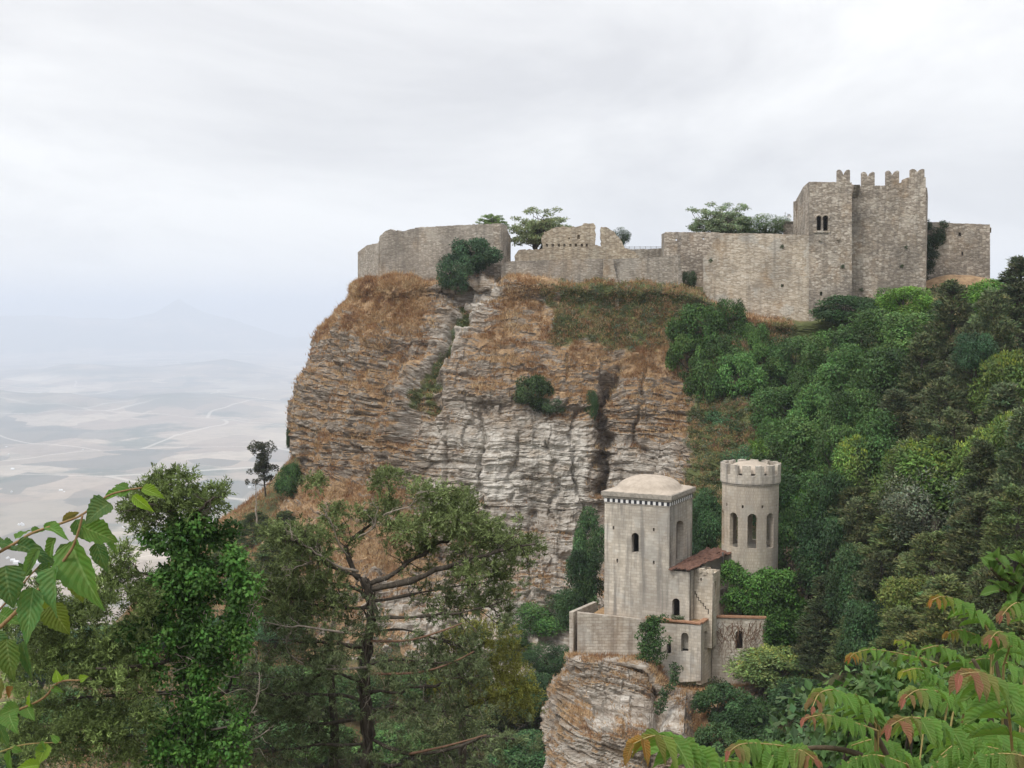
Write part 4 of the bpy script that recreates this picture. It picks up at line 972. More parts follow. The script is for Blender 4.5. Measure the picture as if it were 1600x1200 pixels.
# round tower
rc = xy(1175.5, 131.2); RO, TH = 2.98, .5
zq = lambda py: P(1175, py, 128.2)[2]
zc, zs, zarch, zwall, zcren, zmer = zq(890), zq(858), zq(803), zq(760), zq(744), zq(728)
NCOL = 180
def ring_blocks(mb, cols, r0, r1):
    for a0, a1, z0, z1 in cols:
        q = lambda a, r: rc + r * np.array([math.sin(a), -math.cos(a)])
        p = [q(a0, r1), q(a1, r1), q(a1, r0), q(a0, r0)]
        mb.hexa([[*c, z0] for c in p] + [[*c, z1] for c in p])
ops = [math.radians(-6.5 + 40 * k) for k in range(9)]; hw = math.radians(9.6); ra = RO * hw
cols = []
for k in range(NCOL):
    a0, a1 = 2 * math.pi * k / NCOL, 2 * math.pi * (k + 1) / NCOL; am = (a0 + a1) / 2
    dmin = min((abs((am - o + math.pi) % (2 * math.pi) - math.pi) for o in ops))
    if dmin < hw:
        top = zarch - ra + math.sqrt(max(ra * ra - (dmin * RO) ** 2, 0)); cols += [(a0, a1, zc - 7, zs), (a0, a1, top, zwall)]
    else:
        dp = min((abs((am - o - math.radians(20) + math.pi) % (2 * math.pi) - math.pi) for o in ops))
        if dp < math.radians(2.1): z1 = zq(795); z2 = zq(790); cols += [(a0, a1, zc - 7, z1), (a0, a1, z2, zwall)]
        else: cols.append((a0, a1, zc - 7, zwall))
rp = []
m_ = MB(); ring_blocks(m_, cols, RO - TH, RO); rp.append(link('wall', m_.mesh('wall', M['round'], uvbox=True)))
m_ = MB(); ring_blocks(m_, [(2 * math.pi * k / 72, 2 * math.pi * (k + 1) / 72, zwall + .002, zwall + .2) for k in range(72)], RO - TH, RO + .1); rp.append(link('string_course', m_.mesh('string_course', M['cornice'], uvbox=True)))
m_ = MB(); ring_blocks(m_, [(2 * math.pi * k / 72, 2 * math.pi * (k + 1) / 72, zwall + .203, zcren) for k in range(72)], RO - .3, RO + .2); rp.append(link('parapet', m_.mesh('parapet', M['tower'], uvbox=True)))
NM = 14
for k in range(NM):
    a = 2 * math.pi * (k + .28) / NM; m_ = MB(); w = math.radians(8.2)
    ring_blocks(m_, [(a - w + w * 2 * j / 4, a - w + w * 2 * (j + 1) / 4, zcren + .002, zmer + random.uniform(-.06, .03)) for j in range(4)], RO - .28, RO + .198)
    rp.append(link('merlon', m_.mesh('merlon', M['tower'], uvbox=True)))
nseg, nr_ = 40, 8
V = [[*rc, zcren + 1.35]]; F3 = []; F4 = []
for i in range(1, nr_ + 1):
    rr2 = (RO - .32) * i / nr_
    for k in range(nseg):
        a = 2 * math.pi * k / nseg; V.append([*(rc + rr2 * np.array([math.sin(a), -math.cos(a)])), zcren + 1.35 * math.sqrt(max(0, 1 - (i / nr_ * .98) ** 2)) - .1])
for k in range(nseg): F3.append([0, 1 + k, 1 + (k + 1) % nseg])
for i in range(nr_ - 1):
    for k in range(nseg): b0 = 1 + i * nseg; F4.append([b0 + k, b0 + nseg + k, b0 + nseg + (k + 1) % nseg, b0 + (k + 1) % nseg])
rp.append(link('dome', new_mesh('dome', V, [np.array(F3), np.array(F4)], M['plaster'], smooth=True)))
m_ = MB(); ring_blocks(m_, [(2 * math.pi * k / 36, 2 * math.pi * (k + 1) / 36, zwall - .3, zwall - .05) for k in range(36)], .02, RO - TH - .01); rp.append(link('vault', m_.mesh('vault', M['plaster'])))
m_ = MB(); ring_blocks(m_, [(2 * math.pi * k / 36, 2 * math.pi * (k + 1) / 36, zs - .6, zs - .3) for k in range(36)], .02, RO - TH - .01); rp.append(link('floor', m_.mesh('floor', M['cornice'])))
t = empty('round_tower', (*rc, zc - 6), 'round crenellated stone tower ringed by tall arched openings', 'tower'); to_parent(rp, t)
# old gate pillar in the ravine behind the ivy
o = wall('ruined_wall', xy(1272, 128), xy(1296, 127), rough([(1272, 975), (1280, 965), (1292, 962), (1295, 968), (1296, 1030), (1272, 1032)], 4, .7, 25), thick=1.2, mat='vined')
tag(o, 'small crumbling stone wall end among the trees beyond the ivy', 'wall')
rp = []
_ys = np.arange(45, 150, .5); _r = ray(478, 1150); _g = _r[2] / _r[1] * _ys - H(_r[0] / _r[1] * _ys, _ys); _i = int(np.argmax(_g < 1.8)); q = P(478, 1150, _ys[_i]); qb = np.array([q[0], q[1], float(H(q[0], q[1])) - .3])
for zz_, rr_, nm in ((0, .0, 'drum'), (1, .12, 'cap')):
    m_ = MB(); z0 = q[2] - 1.6 if zz_ == 0 else q[2] + .002; z0 = qb[2] if zz_ == 0 else z0; z1 = q[2] if zz_ == 0 else q[2] + .25
    m_.tube([[q[0], q[1], z0], [q[0], q[1], (z0 + z1) / 2], [q[0], q[1], z1]], [.62 * q[1] / 85 + rr_] * 3, 18); rp.append(link(nm, m_.mesh(nm, M['ruin'], uvbox=True)))
t = empty('stone_drum', qb, 'round capped stone turret standing low in the brush below the bare cypress', 'turret'); to_parent(rp, t)

# ================================================================ VEGETATION
def unit(v): return v / (np.linalg.norm(v, axis=-1, keepdims=True) + 1e-9)
def leaf_cards(Pp, ax, nr, L, W, col, fold=.25):
    ax = unit(ax); sd = unit(np.cross(ax, nr)); nr = np.cross(sd, ax)
    L = np.broadcast_to(L, (len(Pp),))[:, None]; W = np.broadcast_to(W, (len(Pp),))[:, None]
    mid = Pp + ax * L * .45 - nr * W * fold
    V = np.stack([Pp, mid + sd * W * .5, Pp + ax * L - nr * W * fold * .6, mid - sd * W * .5], 1).reshape(-1, 3)
    Q = np.arange(len(Pp))[:, None] * 4 + np.array([0, 1, 2, 3])[None]
    return V, Q, np.repeat(np.broadcast_to(col, (len(Pp), 3)), 4, axis=0)
def rand_dirs(rg, n): return unit(rg.standard_normal((n, 3)))
def clump_leaves(rg, c, rad, n, L, W, tint, up=.35, axis_up=0.0, shell=.55, jit=.22, out=None):
    d = rand_dirs(rg, n); d[:, 2] += up * .6; d = unit(d)
    r = shell + (1 - shell) * rg.random((n, 1)) ** .6
    p = np.asarray(c) + d * r * np.asarray(rad)
    nr = unit(d + .30 * rg.standard_normal((n, 3)) + np.array([0, 0, up]))
    ax = rand_dirs(rg, n) * .8 + np.array([0, 0, axis_up]) + (d * .5 if out is None else np.asarray(out) * .8)
    br = np.clip(1 + jit * rg.standard_normal((n, 1)), .45, 1.7)
    hue = 1 + np.c_[.10 * rg.standard_normal(n), .05 * rg.standard_normal(n), .08 * rg.standard_normal(n)]
    s = .75 + .5 * rg.random(n)
    return leaf_cards(p, ax, nr, L * s, W * s, np.clip(np.asarray(tint) * br * hue, 0, 3))
class Foliage:
    def __init__(s): s.V = []; s.Q = []; s.C = []; s.n = 0
    def add(s, t): s.V.append(t[0]); s.Q.append(t[1] + s.n); s.C.append(t[2]); s.n += len(t[0])
    def mesh(s, name, mat='leaf'): return new_mesh(name, np.vstack(s.V), [np.vstack(s.Q)], M[mat], np.vstack(s.C))

def limb_path(rg, a, b, n=5, wob=.12):
    a, b = np.asarray(a, float), np.asarray(b, float); t = np.linspace(0, 1, n)[:, None]
    L = np.linalg.norm(b - a); p = a + (b - a) * t
    p[1:-1] += wob * L * .5 * rg.standard_normal((n - 2, 3)); return p
def broad_proto(seed, ncl=62, nleaf=170, rx=4.3, rz=4.2, zc=5.6, cr=1.35, L=.36, W=.2, flat=.82, hgt=10., spiky=0.):
    rg = np.random.default_rng(seed); tr, fo = MB(), Foliage()
    tk = hgt / 10; tr.tube(limb_path(rg, (0, 0, -1.2 * tk), (rg.normal(0, .25) * tk, rg.normal(0, .25) * tk, zc * .7), 6, .05), np.linspace(.34, .2, 6) * tk, 8)
    cs = []
    for k in range(ncl):
        d = unit(rg.standard_normal(3)); d[2] = d[2] * .9 + .12
        f = rg.uniform(.70, 1.0) ** .7; lump = 1 + .28 * math.sin(3 * math.atan2(d[1], d[0]) + seed) * (1 - abs(d[2]))
        c = np.array([0, 0, zc]) + d * f * np.array([rx, rx, rz]) * np.array([lump, lump, 1]) * .8
        cs.append(c); q = cr * rg.uniform(.6, 1.25); tt = np.clip(1 + .30 * rg.standard_normal(), .5, 1.75) * np.array([1 + .06 * rg.standard_normal(), 1, 1 + .06 * rg.standard_normal()])
        fo.add(clump_leaves(rg, c, (q, q, q * flat), int(nleaf * (q / cr) ** 1.7), L, W, tt, axis_up=-.25))
    for c in cs[::3]: tr.tube(limb_path(rg, (0, 0, zc * rg.uniform(.25, .65)), c, 5, .1), np.linspace(.14, .03, 5) * tk, 5)
    if spiky:
        for c in cs:
            if c[2] > zc + .3: fo.add(clump_leaves(rg, c + [0, 0, cr * .6], (.5, .5, .4), 26, .34, .16, np.array([1.7, 1.35, 1.1]) * rg.uniform(.9, 1.2), axis_up=.9))
    return tr.mesh('trunk', M['bark']), fo.mesh('crown'), 2 * rx, hgt
def cypress_proto(seed, hgt=12., r=2.6, ncl=150, nleaf=130, power=.75, lean=0., L=.34, W=.11):
    rg = np.random.default_rng(seed); tr, fo = MB(), Foliage()
    tr.tube(limb_path(rg, (0, 0, -1.5), (lean, 0, hgt * .93), 8, .015), np.linspace(.32, .04, 8), 7)
    for k in range(ncl):
        t = (k + rg.random()) / ncl; z = hgt * (.06 + .92 * t)
        rr = r * ((1 - t) ** power) * (.62 + .38 * abs(math.sin(5.1 * t * 3 + seed))) * rg.uniform(.55, 1.08) + .18
        a = rg.random() * 2 * math.pi; c = np.array([rr * math.cos(a) + lean * t, rr * math.sin(a), z])
        q = rg.uniform(.5, .95) * (1.05 - .45 * t); out = np.array([math.cos(a) * .8, math.sin(a) * .8, .55])
        tt = np.clip(1 + .22 * rg.standard_normal(), .55, 1.6) * np.array([1 + .10 * rg.standard_normal(), 1, 1])
        fo.add(clump_leaves(rg, c, (q, q, q * .75), int(nleaf * (q / .8) ** 1.5), L, W, tt, up=.3, axis_up=.25, out=out))
        if k % 4 == 0: tr.tube([(lean * t, 0, z - .5), c * [.6, .6, 1] + [0, 0, -.2], c], [.07, .04, .015], 4)
    return tr.mesh('trunk', M['bark']), fo.mesh('crown', 'needle'), 2 * r, hgt
def airy_proto(seed, hgt=8., rx=5., ncl=150, bare=False):
    rg = np.random.default_rng(seed); tr, fo = MB(), Foliage()
    tips = []
    for s in range(9):
        a = rg.random() * 6.28; e = np.array([rx * .55 * math.cos(a) * rg.uniform(.3, 1), rx * .55 * math.sin(a) * rg.uniform(.3, 1), hgt * rg.uniform(.35, .72)])
        p = limb_path(rg, (0, 0, -.5), e, 6, .12); tr.tube(p, np.linspace(.2, .07, 6), 6)
        for j in range(ncl // 8):
            b = rg.random() * 6.28; tip = e + np.array([rg.uniform(.4, 1) * rx * .5 * math.cos(b), rg.uniform(.4, 1) * rx * .5 * math.sin(b), rg.uniform(-1.6, 2.2)])
            tip[2] = min(tip[2], hgt); tr.tube(limb_path(rg, p[rg.integers(3, 6)], tip, 5, .12), np.linspace(.06, .015, 5), 4); tips.append(tip)
    for c in tips:
        q = rg.uniform(.35, .75); tt = np.array([1, 1, 1]) * rg.uniform(.75, 1.3)
        fo.add(clump_leaves(rg, c, (q, q, q * .55), int((14 if bare else 70) * q / .5), .26, .14, tt, axis_up=-.3, shell=.2))
    return tr.mesh('trunk', M['bark']), fo.mesh('crown'), 2 * rx, hgt

PROTO = {'broad0': broad_proto(1, 46, 250, cr=1.35, L=.33, W=.2), 'broad1': broad_proto(2, 54, 220, 4.6, 3.9, 5.4, 1.15, .30, .18), 'broad2': broad_proto(3, 40, 300, 4.0, 4.4, 5.8, 1.5, .33, .2),
         'fine': broad_proto(4, 80, 190, 4.3, 4.2, 5.6, 1.15, .24, .12), 'flower': broad_proto(5, 60, 170, 4.4, 4.0, 5.6, 1.3, .40, .17, spiky=1.),
         'cyp0': cypress_proto(6), 'cyp1': cypress_proto(7, 12, 3.0, 170, 120, .55), 'cyp2': cypress_proto(8, 12, 2.3, 140, 130, .9, .5),
         'bush0': broad_proto(9, 52, 190, 2.6, 2.1, 1.5, .72, .22, .13, hgt=3.5), 'bush1': broad_proto(10, 46, 190, 2.6, 2.2, 1.5, .78, .20, .12, hgt=3.6),
         'airy0': airy_proto(11), 'airy1': airy_proto(12, 8, 5, 170), 'dead': airy_proto(13, 7, 3.2, 120, True)}
COLR = {'mid': (.066, .128, .036), 'blue': (.058, .122, .054), 'bright': (.110, .225, .038), 'yellow': (.20, .24, .055), 'dark': (.050, .100, .036), 'cyp': (.082, .105, .048), 'olive': (.110, .140, .050),
        'grey': (.165, .185, .110), 'brown': (.165, .125, .085), 'ivy': (.075, .150, .040), 'pale': (.165, .235, .085), 'limecyp': (.185, .225, .055)}
def tree(kind, name, cat, loc, h, wid, color, label, group=None, rot=None, crown_name='crown'):
    tm, cm, w0, h0 = PROTO[kind]
    e = empty(name, loc, label, cat, group, rotz=random.uniform(0, 6.28) if rot is None else rot, scale=(wid / w0, wid / w0 * random.uniform(.9, 1.1), h / h0))
    t_ = link('trunk', tm, e); c_ = link(crown_name, cm, e)
    f = random.uniform(.74, 1.30); c = COLR[color] if isinstance(color, str) else color
    c_.color = (c[0] * f * random.uniform(.93, 1.07), c[1] * f, c[2] * f * random.uniform(.93, 1.07), 1)
    return e
def place(px, py, h, y0=55, y1=205):
    ys = np.arange(y0, y1, .5); r = ray(px, py); X = r[0] / r[1] * ys; Z = r[2] / r[1] * ys
    g = Z - H(X, ys); ok = np.where(g <= h)[0]
    i = ok[0] if len(ok) else int(np.argmin(g))
    return np.array([X[i], ys[i], float(H(X[i], ys[i]))]), ys[i], max(2.0, Z[i] - float(H(X[i], ys[i])))
CNAME = {'mid': 'mid green', 'dark': 'dark green', 'bright': 'bright green', 'blue': 'bluish green', 'olive': 'olive green', 'grey': 'grey green', 'ivy': 'ivy green'}
def zone(px, py, key):
    if key == 'G1': return ('close under the pale castle wall' if px < 1300 else 'close under the castle tower') if py < 540 else 'in the middle of the wooded slope' if py < 645 else 'behind the round tower' if px < 1300 else 'under the dark cypresses low in the wood'
    if key == 'G2': return 'on the skyline beside the grassy castle mound' if py < 470 else 'crowding the upper wood' if py < 625 else 'above the flowering tree' if px > 1400 else 'between round tower and olive cypresses'
    if key == 'G3': return 'beside the grey green oak' if py < 840 else 'behind the yellow green young cypress' if px < 1450 else 'above the pink fronds'
    if key == 'G7': return ('between the cliff foot and the crag' if px > 770 else 'behind the bare cypress' if px > 460 else 'between the two big cypresses' if px > 340 else 'behind the ivy clad cypress') + (' on the upper bank' if py < 1000 else ' on the ravine floor')
def slope_tree(kind, px, py, wpx, h, color, label, group, name='broadleaf_tree', cat='tree', y0=55, y1=205, rot=None, key=None):
    if key:
        z_ = zone(px, py, key); cn = CNAME.get(color, 'olive green') if isinstance(color, str) else 'olive green'
        label = {'G1': f'leafy {cn} tree {z_}', 'G2': f'dark brownish cypress with fluffy plumes {z_}', 'G3': f'olive green spreading cypress {z_}', 'G7': f'{cn} shrub {z_}'}[key]; group = f'{group} {z_}'
    loc, Y, hh = place(px, py, h, y0, y1)
    return tree(kind, name, cat, loc - [0, 0, .2], hh + .2, wpx / ppm(Y), color, label, group, rot)

G1 = ('leafy mid green tree in the wood', 'green trees')
G2 = ('dark brownish green cypress with fluffy plumes crowding the wooded slope', 'dark cypresses')
G3 = ('olive green spreading cypress low on the slope above the red tipped saplings', 'olive cypresses')
G4 = ('bluish green tree growing between the cliff and the round tower', 'bluish trees beside the cliff')
G5 = ('bright green leafy tree with pale flower heads among the dark cypresses', 'flowering trees among the cypresses')
G6 = ('bright green ivy bush on the grassy ledge where cliff meets wood', 'ivy bushes on the ledge')
B_ = ['broad0', 'broad1', 'broad2']
ti = 0
for px, py, w, h, c in [(1240, 520, 110, 7, 'mid'), (1300, 505, 120, 8, 'mid'), (1360, 490, 110, 8, 'mid'), (1425, 480, 120, 8, 'mid'), (1262, 560, 100, 8, 'mid'), (1320, 545, 120, 8, 'mid'), (1390, 535, 120, 9, 'mid'),
                        (1220, 590, 100, 8, 'mid'), (1275, 610, 120, 9, 'mid'), (1335, 600, 120, 9, 'mid'), (1180, 560, 80, 6, 'mid'), (1250, 660, 120, 9, 'mid'), (1310, 655, 110, 9, 'mid'), (1215, 640, 90, 8, 'mid'), (1370, 650, 110, 9, 'mid'),
                        (1260, 730, 110, 9, 'mid'), (1310, 720, 110, 9, 'dark'), (1240, 790, 90, 8, 'mid'), (1290, 800, 100, 9, 'dark'), (1255, 745, 90, 8, 'bright'), (1330, 860, 110, 8, 'dark'), (1350, 930, 110, 7, 'dark')]:
    slope_tree(B_[ti % 3], px, py, w * (.75 + .12 * (ti * 5 % 4)), h * 1.3, c, *G1, key='G1'); ti += 1
slope_tree('broad1', 1330, 454, 118, 6.5, 'dark', 'dark green domed tree right against the foot of the castle tower', None)
slope_tree('broad0', 1412, 444, 100, 6.5, 'bright', 'bright green ivy covered tree at the right corner foot of the tower'.replace('right ', 'outer '), None)
slope_tree('broad2', 1548, 440, 100, 6, 'bright', 'bright green tree below the grassy mound of the castle wing', None)
for i, (px, py, w, h) in enumerate([(1490, 438, 110, 13), (1552, 452, 110, 14), (1600, 402, 130, 14), (1440, 520, 100, 13), (1470, 590, 110, 13), (1400, 610, 100, 12), (1420, 690, 120, 12), (1490, 640, 110, 13), (1560, 600, 120, 13), (1350, 700, 90, 10), (1340, 780, 100, 10), (1540, 690, 110, 12), (1600, 640, 120, 13), (1380, 860, 110, 9), (1300, 900, 100, 8), (1280, 960, 80, 6)]):
    slope_tree(('cyp0', 'cyp1', 'cyp2')[i % 3], px, py, w * 1.05, h, 'cyp', *G2, name='cypress', key='G2')
slope_tree('cyp1', 1520, 504, 105, 15, 'cyp', 'tall dark cypress with an ivy green top standing in mid slope', None, name='cypress')
loc, Y, hh = place(1520, 512, 15); tree('bush1', 'ivy', 'ivy', loc + [0, -1.2, hh - 4.6], 4.4, 4.6, 'blue', 'deep green ivy smothering the top of the tall mid slope cypress')
for i, (px, py, w, h) in enumerate([(1340, 760, 120, 8), (1400, 800, 150, 9), (1460, 830, 150, 9), (1530, 770, 150, 10), (1590, 760, 150, 10), (1480, 900, 140, 8), (1560, 880, 150, 9), (1340, 850, 110, 7), (1410, 950, 130, 7), (1540, 960, 150, 8), (1340, 960, 110, 6), (1600, 960, 140, 8)]):
    slope_tree(('cyp1', 'cyp0')[i % 2], px, py, w, h, 'olive' if i % 3 else (.080, .100, .040), *G3, name='cypress', y0=48, key='G3')
for px, py, w, h, k in [(1072, 602, 84, 9, 'fine'), (1140, 628, 104, 8, 'broad1'), (1060, 660, 70, 8, 'broad2'), (1100, 700, 90, 8, 'broad0'), (1170, 690, 100, 8, 'fine'), (1110, 770, 100, 8, 'broad1'), (1190, 740, 90, 8, 'broad2'), (1095, 830, 80, 7, 'broad0')]:
    slope_tree(k, px, py, w, h, 'blue', *G4)
for px, py, w, h, lb in [(1475, 680, 190, 11, 'wide tree with pale flower heads directly behind the grey green oak'), (1345, 678, 110, 11, 'rounded yellowish tree with pale flower heads behind the round tower wood'), (1588, 545, 130, 12, 'tall bright tree with pale flower heads beside the ivy topped cypress'), (1594, 640, 120, 11, 'lower bright flowering tree under the tall flowering one'), (1538, 668, 100, 11, 'bright flowering tree touching the wide flowering tree on the outer side'), (1418, 694, 100, 11, 'small flowering tree between the oak and the round tower wood')]:
    slope_tree('flower', px, py, w * 1.08, h, (.125, .205, .050), lb, G5[1], y0=50)
slope_tree('fine', 1462, 716, 185, 11.5, 'grey', 'round grey green oak in front of the pale flowering tree', None, y0=50)
slope_tree('broad1', 1432, 884, 135, 8, 'limecyp', 'yellow green young cypress rising behind the red tipped saplings', None, name='cypress', y0=45)
slope_tree('dead', 1266, 842, 92, 7.5, 'brown', 'brown half dead tree with bare twigs beside the ivy mass', None, name='dry_tree')
slope_tree('airy0', 1196, 682, 60, 7, 'bright', 'bright green sprig of a young tree rising behind the round tower', None)
slope_tree('fine', 1245, 745, 90, 8, 'bright', 'light green tree close behind the round tower wall', None)
for px, py, w, h, k in [(1092, 512, 90, 4, 'bush0'), (1140, 500, 60, 4, 'bush1'), (1165, 470, 84, 3.5, 'bush1'), (1075, 560, 70, 4, 'bush0'), (1120, 555, 90, 4, 'bush1'), (1150, 590, 90, 4, 'bush0'), (1180, 520, 50, 3, 'bush1'), (1195, 555, 60, 3, 'bush0'), (1110, 600, 80, 4, 'bush0')]:
    i = np.argmin((CLIFF['px'] - px) ** 2 + (CLIFF['py'] - (py + 22)) ** 2); v = CLIFF['V'].reshape(-1, 3)[i]
    tree(k, 'ivy_bush', 'bush', v - [0, 0, 1.2], h * 1.7, w / ppm(v[1]) * .9, 'ivy', f"bright green ivy bush {'just below the castle walls' if py < 515 else 'on the grassy ledge where cliff meets wood'}", 'ivy bushes ' + ('below the walls' if py < 515 else 'on the ledge'))
# below and around the tower house
slope_tree('flower', 1215, 1008, 150, 5.5, 'pale', 'pale green feathery leaved tree against the lower house corner', None, y0=70)
for _px, _py, _Y in ((1130, 1088, 113.6), (1165, 1110, 113), (1120, 1150, 109), (1195, 1150, 111)):
    v = P(_px, _py, _Y); tree('bush0', 'bush', 'bush', v - [0, 0, 2.6], 3.6, 4.4 + (_px % 3) * .5, 'dark', 'dark green bush growing from the brown flank of the crag', 'bushes on the crag flank')
slope_tree('broad1', 1185, 1085, 110, 4.5, 'mid', 'dense green bush below the lower house beside the crag', None, name='bush', cat='bush', y0=70)
slope_tree('broad0', 1255, 1060, 120, 5, 'dark', 'dark green bush in the ravine below the crumbling wall end', None, name='bush', cat='bush', y0=70)
G7 = ('dark green shrub filling the ravine below the cliff and crag', 'shrubs')
for px, py, w, h, c in [(835, 945, 90, 6, 'ivy'), (880, 925, 70, 6, 'dark'), (800, 990, 80, 5, 'mid'), (860, 1000, 90, 6, 'dark'), (840, 1060, 110, 6, 'dark'), (780, 1080, 100, 5, 'olive'), (720, 1010, 80, 4, 'olive'), (650, 1050, 90, 4, 'mid'), (560, 1060, 110, 5, 'mid'), (480, 1040, 110, 5, 'mid'), (430, 960, 100, 5, 'blue'), (400, 1030, 120, 6, 'mid'), (420, 1100, 130, 6, 'mid'), (500, 1130, 130, 5, 'mid'), (620, 1130, 130, 5, 'mid'), (720, 1120, 120, 5, 'olive'), (830, 1150, 120, 5, 'dark'), (370, 900, 80, 5, 'blue'), (330, 960, 120, 6, 'blue'), (250, 960, 130, 6, 'blue'), (150, 980, 130, 7, 'blue'), (60, 960, 130, 7, 'blue'), (90, 1080, 150, 6, 'mid'), (200, 1090, 150, 6, 'blue'), (300, 1120, 150, 6, 'mid'), (20, 1140, 150, 6, 'mid'), (385, 880, 70, 4, 'grey'), (450, 900, 80, 4, 'grey')]:
    slope_tree(('broad1', 'fine', 'broad2', 'broad0')[ti % 4], px, py, w, h, c, *G7, name='shrub', cat='shrub', y0=52, key='G7'); ti += 1
G8 = ('dark green tree squeezed between the square tower and the cliff foot', 'trees beside the square tower')
for px, py, w, h, Y in [(922, 800, 52, 10, 141), (915, 850, 70, 9, 139), (900, 905, 80, 8, 138), (1105, 770, 60, 9, 141)]:
    v = P(px, py, Y); tree(B_[ti % 3], 'broadleaf_tree', 'tree', (v[0], Y, v[2] - h), h, w / ppm(Y), 'dark', *G8); ti += 1
# yellow-green cypress wood behind the bare cypress, on the ridge
G9 = ('green young cypress on the grassy shoulder at the cliff foot', 'young cypresses on the shoulder')
for px, py, w, h in [(400, 800, 74, 5), (445, 798, 70, 5), (475, 830, 70, 5), (420, 850, 90, 5), (350, 850, 70, 4)]:
    slope_tree(('cyp1', 'cyp0')[ti % 2], px, py, w, h, (.085, .115, .038), *G9, name='cypress', y0=90, y1=198); ti += 1

def on_cliff(px, py):
    m_ = CLIFF['N'][..., 1] < .2; dd = (CLIFF['px'] - px) ** 2 + (CLIFF['py'] - py) ** 2 + np.where(m_, 0, 1e6); i = np.argmin(dd); return CLIFF['V'].reshape(-1, 3)[i]
def cliff_bush(px, py, w, h, kind, color, label, name='bush', sink=.6):
    v = on_cliff(px, py); return tree(kind, name, 'bush', v + [0, .3, -sink], h, w / ppm(v[1]), color, label)
cliff_bush(712, 446, 62, 5.6, 'bush1', (.055, .10, .05), 'dark evergreen bush against the rampart, lower lobe over the cliff edge')
v = P(735, 418, 189.5); tree('bush0', 'bush', 'bush', v - [0, 0, .4], 5.0, 7.6, (.055, .10, .05), 'tall dark evergreen bush standing against the grey rampart')
cliff_bush(830, 634, 66, 5.0, 'bush0', (.050, .090, .030), 'dark green fig bush clinging to the middle of the cliff face')
cliff_bush(862, 640, 48, 2.4, 'bush1', (.050, .080, .035), 'small trailing bush beside the fig bush on the cliff')
cliff_bush(925, 650, 22, 4.6, 'bush1', (.055, .10, .035), 'narrow green bush beside the deep crack in the cliff')
v = P(453, 768, 194.5); tree('bush0', 'ivy_clump', 'bush', v - [0, 0, 1.0], 5.6, 4.8, (.060, .130, .034), 'rounded ivy clump hanging at the outer foot of the cliff')
cliff_bush(1080, 440, 26, 3.4, 'bush1', (.055, .085, .035), 'grey green shrub in the notch between two castle walls')
cliff_bush(452, 696, 14, 3.6, 'bush1', (.05, .10, .03), 'thin strip of ivy on the outer edge of the cliff', 'ivy_clump')
# castle court trees
def court(kind, px, pyt, pyb, Y, w, color, label, name='broadleaf_tree'):
    a, b = P(px, pyt, Y), P(px, pyb, Y); return tree(kind, name, 'tree', b, a[2] - b[2], w / ppm(Y), color, label)
court('airy1', 845, 322, 400, 206, 132, (.135, .175, .085), 'airy spreading tree behind the ruined tan wall')
court('airy0', 768, 334, 372, 208, 56, (.15, .21, .07), 'small light green treetop peeping over the rampart')
court('fine', 968, 352, 396, 207, 34, (.075, .11, .07), 'small round dark tree behind the broken wall end')
court('airy1', 1128, 311, 385, 207, 140, (.15, .185, .095), 'airy spreading tree behind the pale wall by the tower')
court('fine', 1198, 331, 385, 204, 96, (.085, .135, .055), 'dense dark green tree between the airy tree and the tower')
v = P(735, 390, 205)
slope_ivy = Foliage(); rg = np.random.default_rng(77)
for k in range(70):
    px, py = rg.uniform(1444, 1478), rg.uniform(347, 442)
    if px > 1478 - max(0, py - 370) * .45: continue
    v = P(px, py, 199.9 if px > 1447 else 199.5); slope_ivy.add(clump_leaves(rg, v, (.7, .45, .7), 120, .22, .16, np.ones(3) * rg.uniform(.8, 1.2), axis_up=-.6))
o = link('ivy', slope_ivy.mesh('ivy')); o.color = (.032, .055, .022, 1); tag(o, 'dark ivy curtain in the corner between tower and lower castle block', 'ivy')
mnd = MB(); n = 24; gx = np.linspace(-1, 1, n); U, Vv = np.meshgrid(gx, gx); c = P(1500, 442, 197)
hgt = np.clip(1 - (U ** 2 + Vv ** 2), 0, 1) ** .8 * 2.3 - 1.0 + .2 * fbm(U * 4, Vv * 4, seed=61)
k = np.arange(n - 1)[:, None] * n + np.arange(n - 1)[None]
o = link('grassy_mound', new_mesh('grassy_mound', np.stack([c[0] + U * 7.5, c[1] + Vv * 4.2, c[2] + hgt], -1).reshape(-1, 3), [np.stack([k, k + 1, k + n + 1, k + n], -1).reshape(-1, 4)], M['cliff'], smooth=True, attrs={'grass': np.ones(n * n), 'white': np.zeros(n * n), 'green': np.zeros(n * n)}))
structure(o)

# ivy on the tower house
def ivy_thing(name, label, blobs, color, nl=150, L=.20, W=.15, mat='leaf', cat='ivy', seed=1):
    fo = Foliage(); rg = np.random.default_rng(seed)
    for px, py, Y, r in blobs:
        c = P(px, py, Y); fo.add(clump_leaves(rg, c, (r, r * .7, r * .8), int(nl * r * r + 20), L, W, np.ones(3) * rg.uniform(.6, 1.5), axis_up=-.4))
    o = link(name, fo.mesh(name, mat)); o.color = (*color, 1); return tag(o, label, cat)
rg = random.Random(8)
ivy_thing('ivy', 'ivy clump hanging over the terrace wall beside the lower house', [(rg.gauss(1015, 9) - max(0, y - 1010) * .0, y, 120.6, .55) for y in range(966, 1035, 3) for _ in range(2)], (.05, .105, .03), 240)
ivy_thing('ivy', 'small ivy tongue growing down the base of the lower house', [(1058 - max(0, y - 1045) * .45 + rg.uniform(-6, 6), y, 114.6, .42) for y in range(1040, 1112, 5)], (.045, .085, .032), 260)
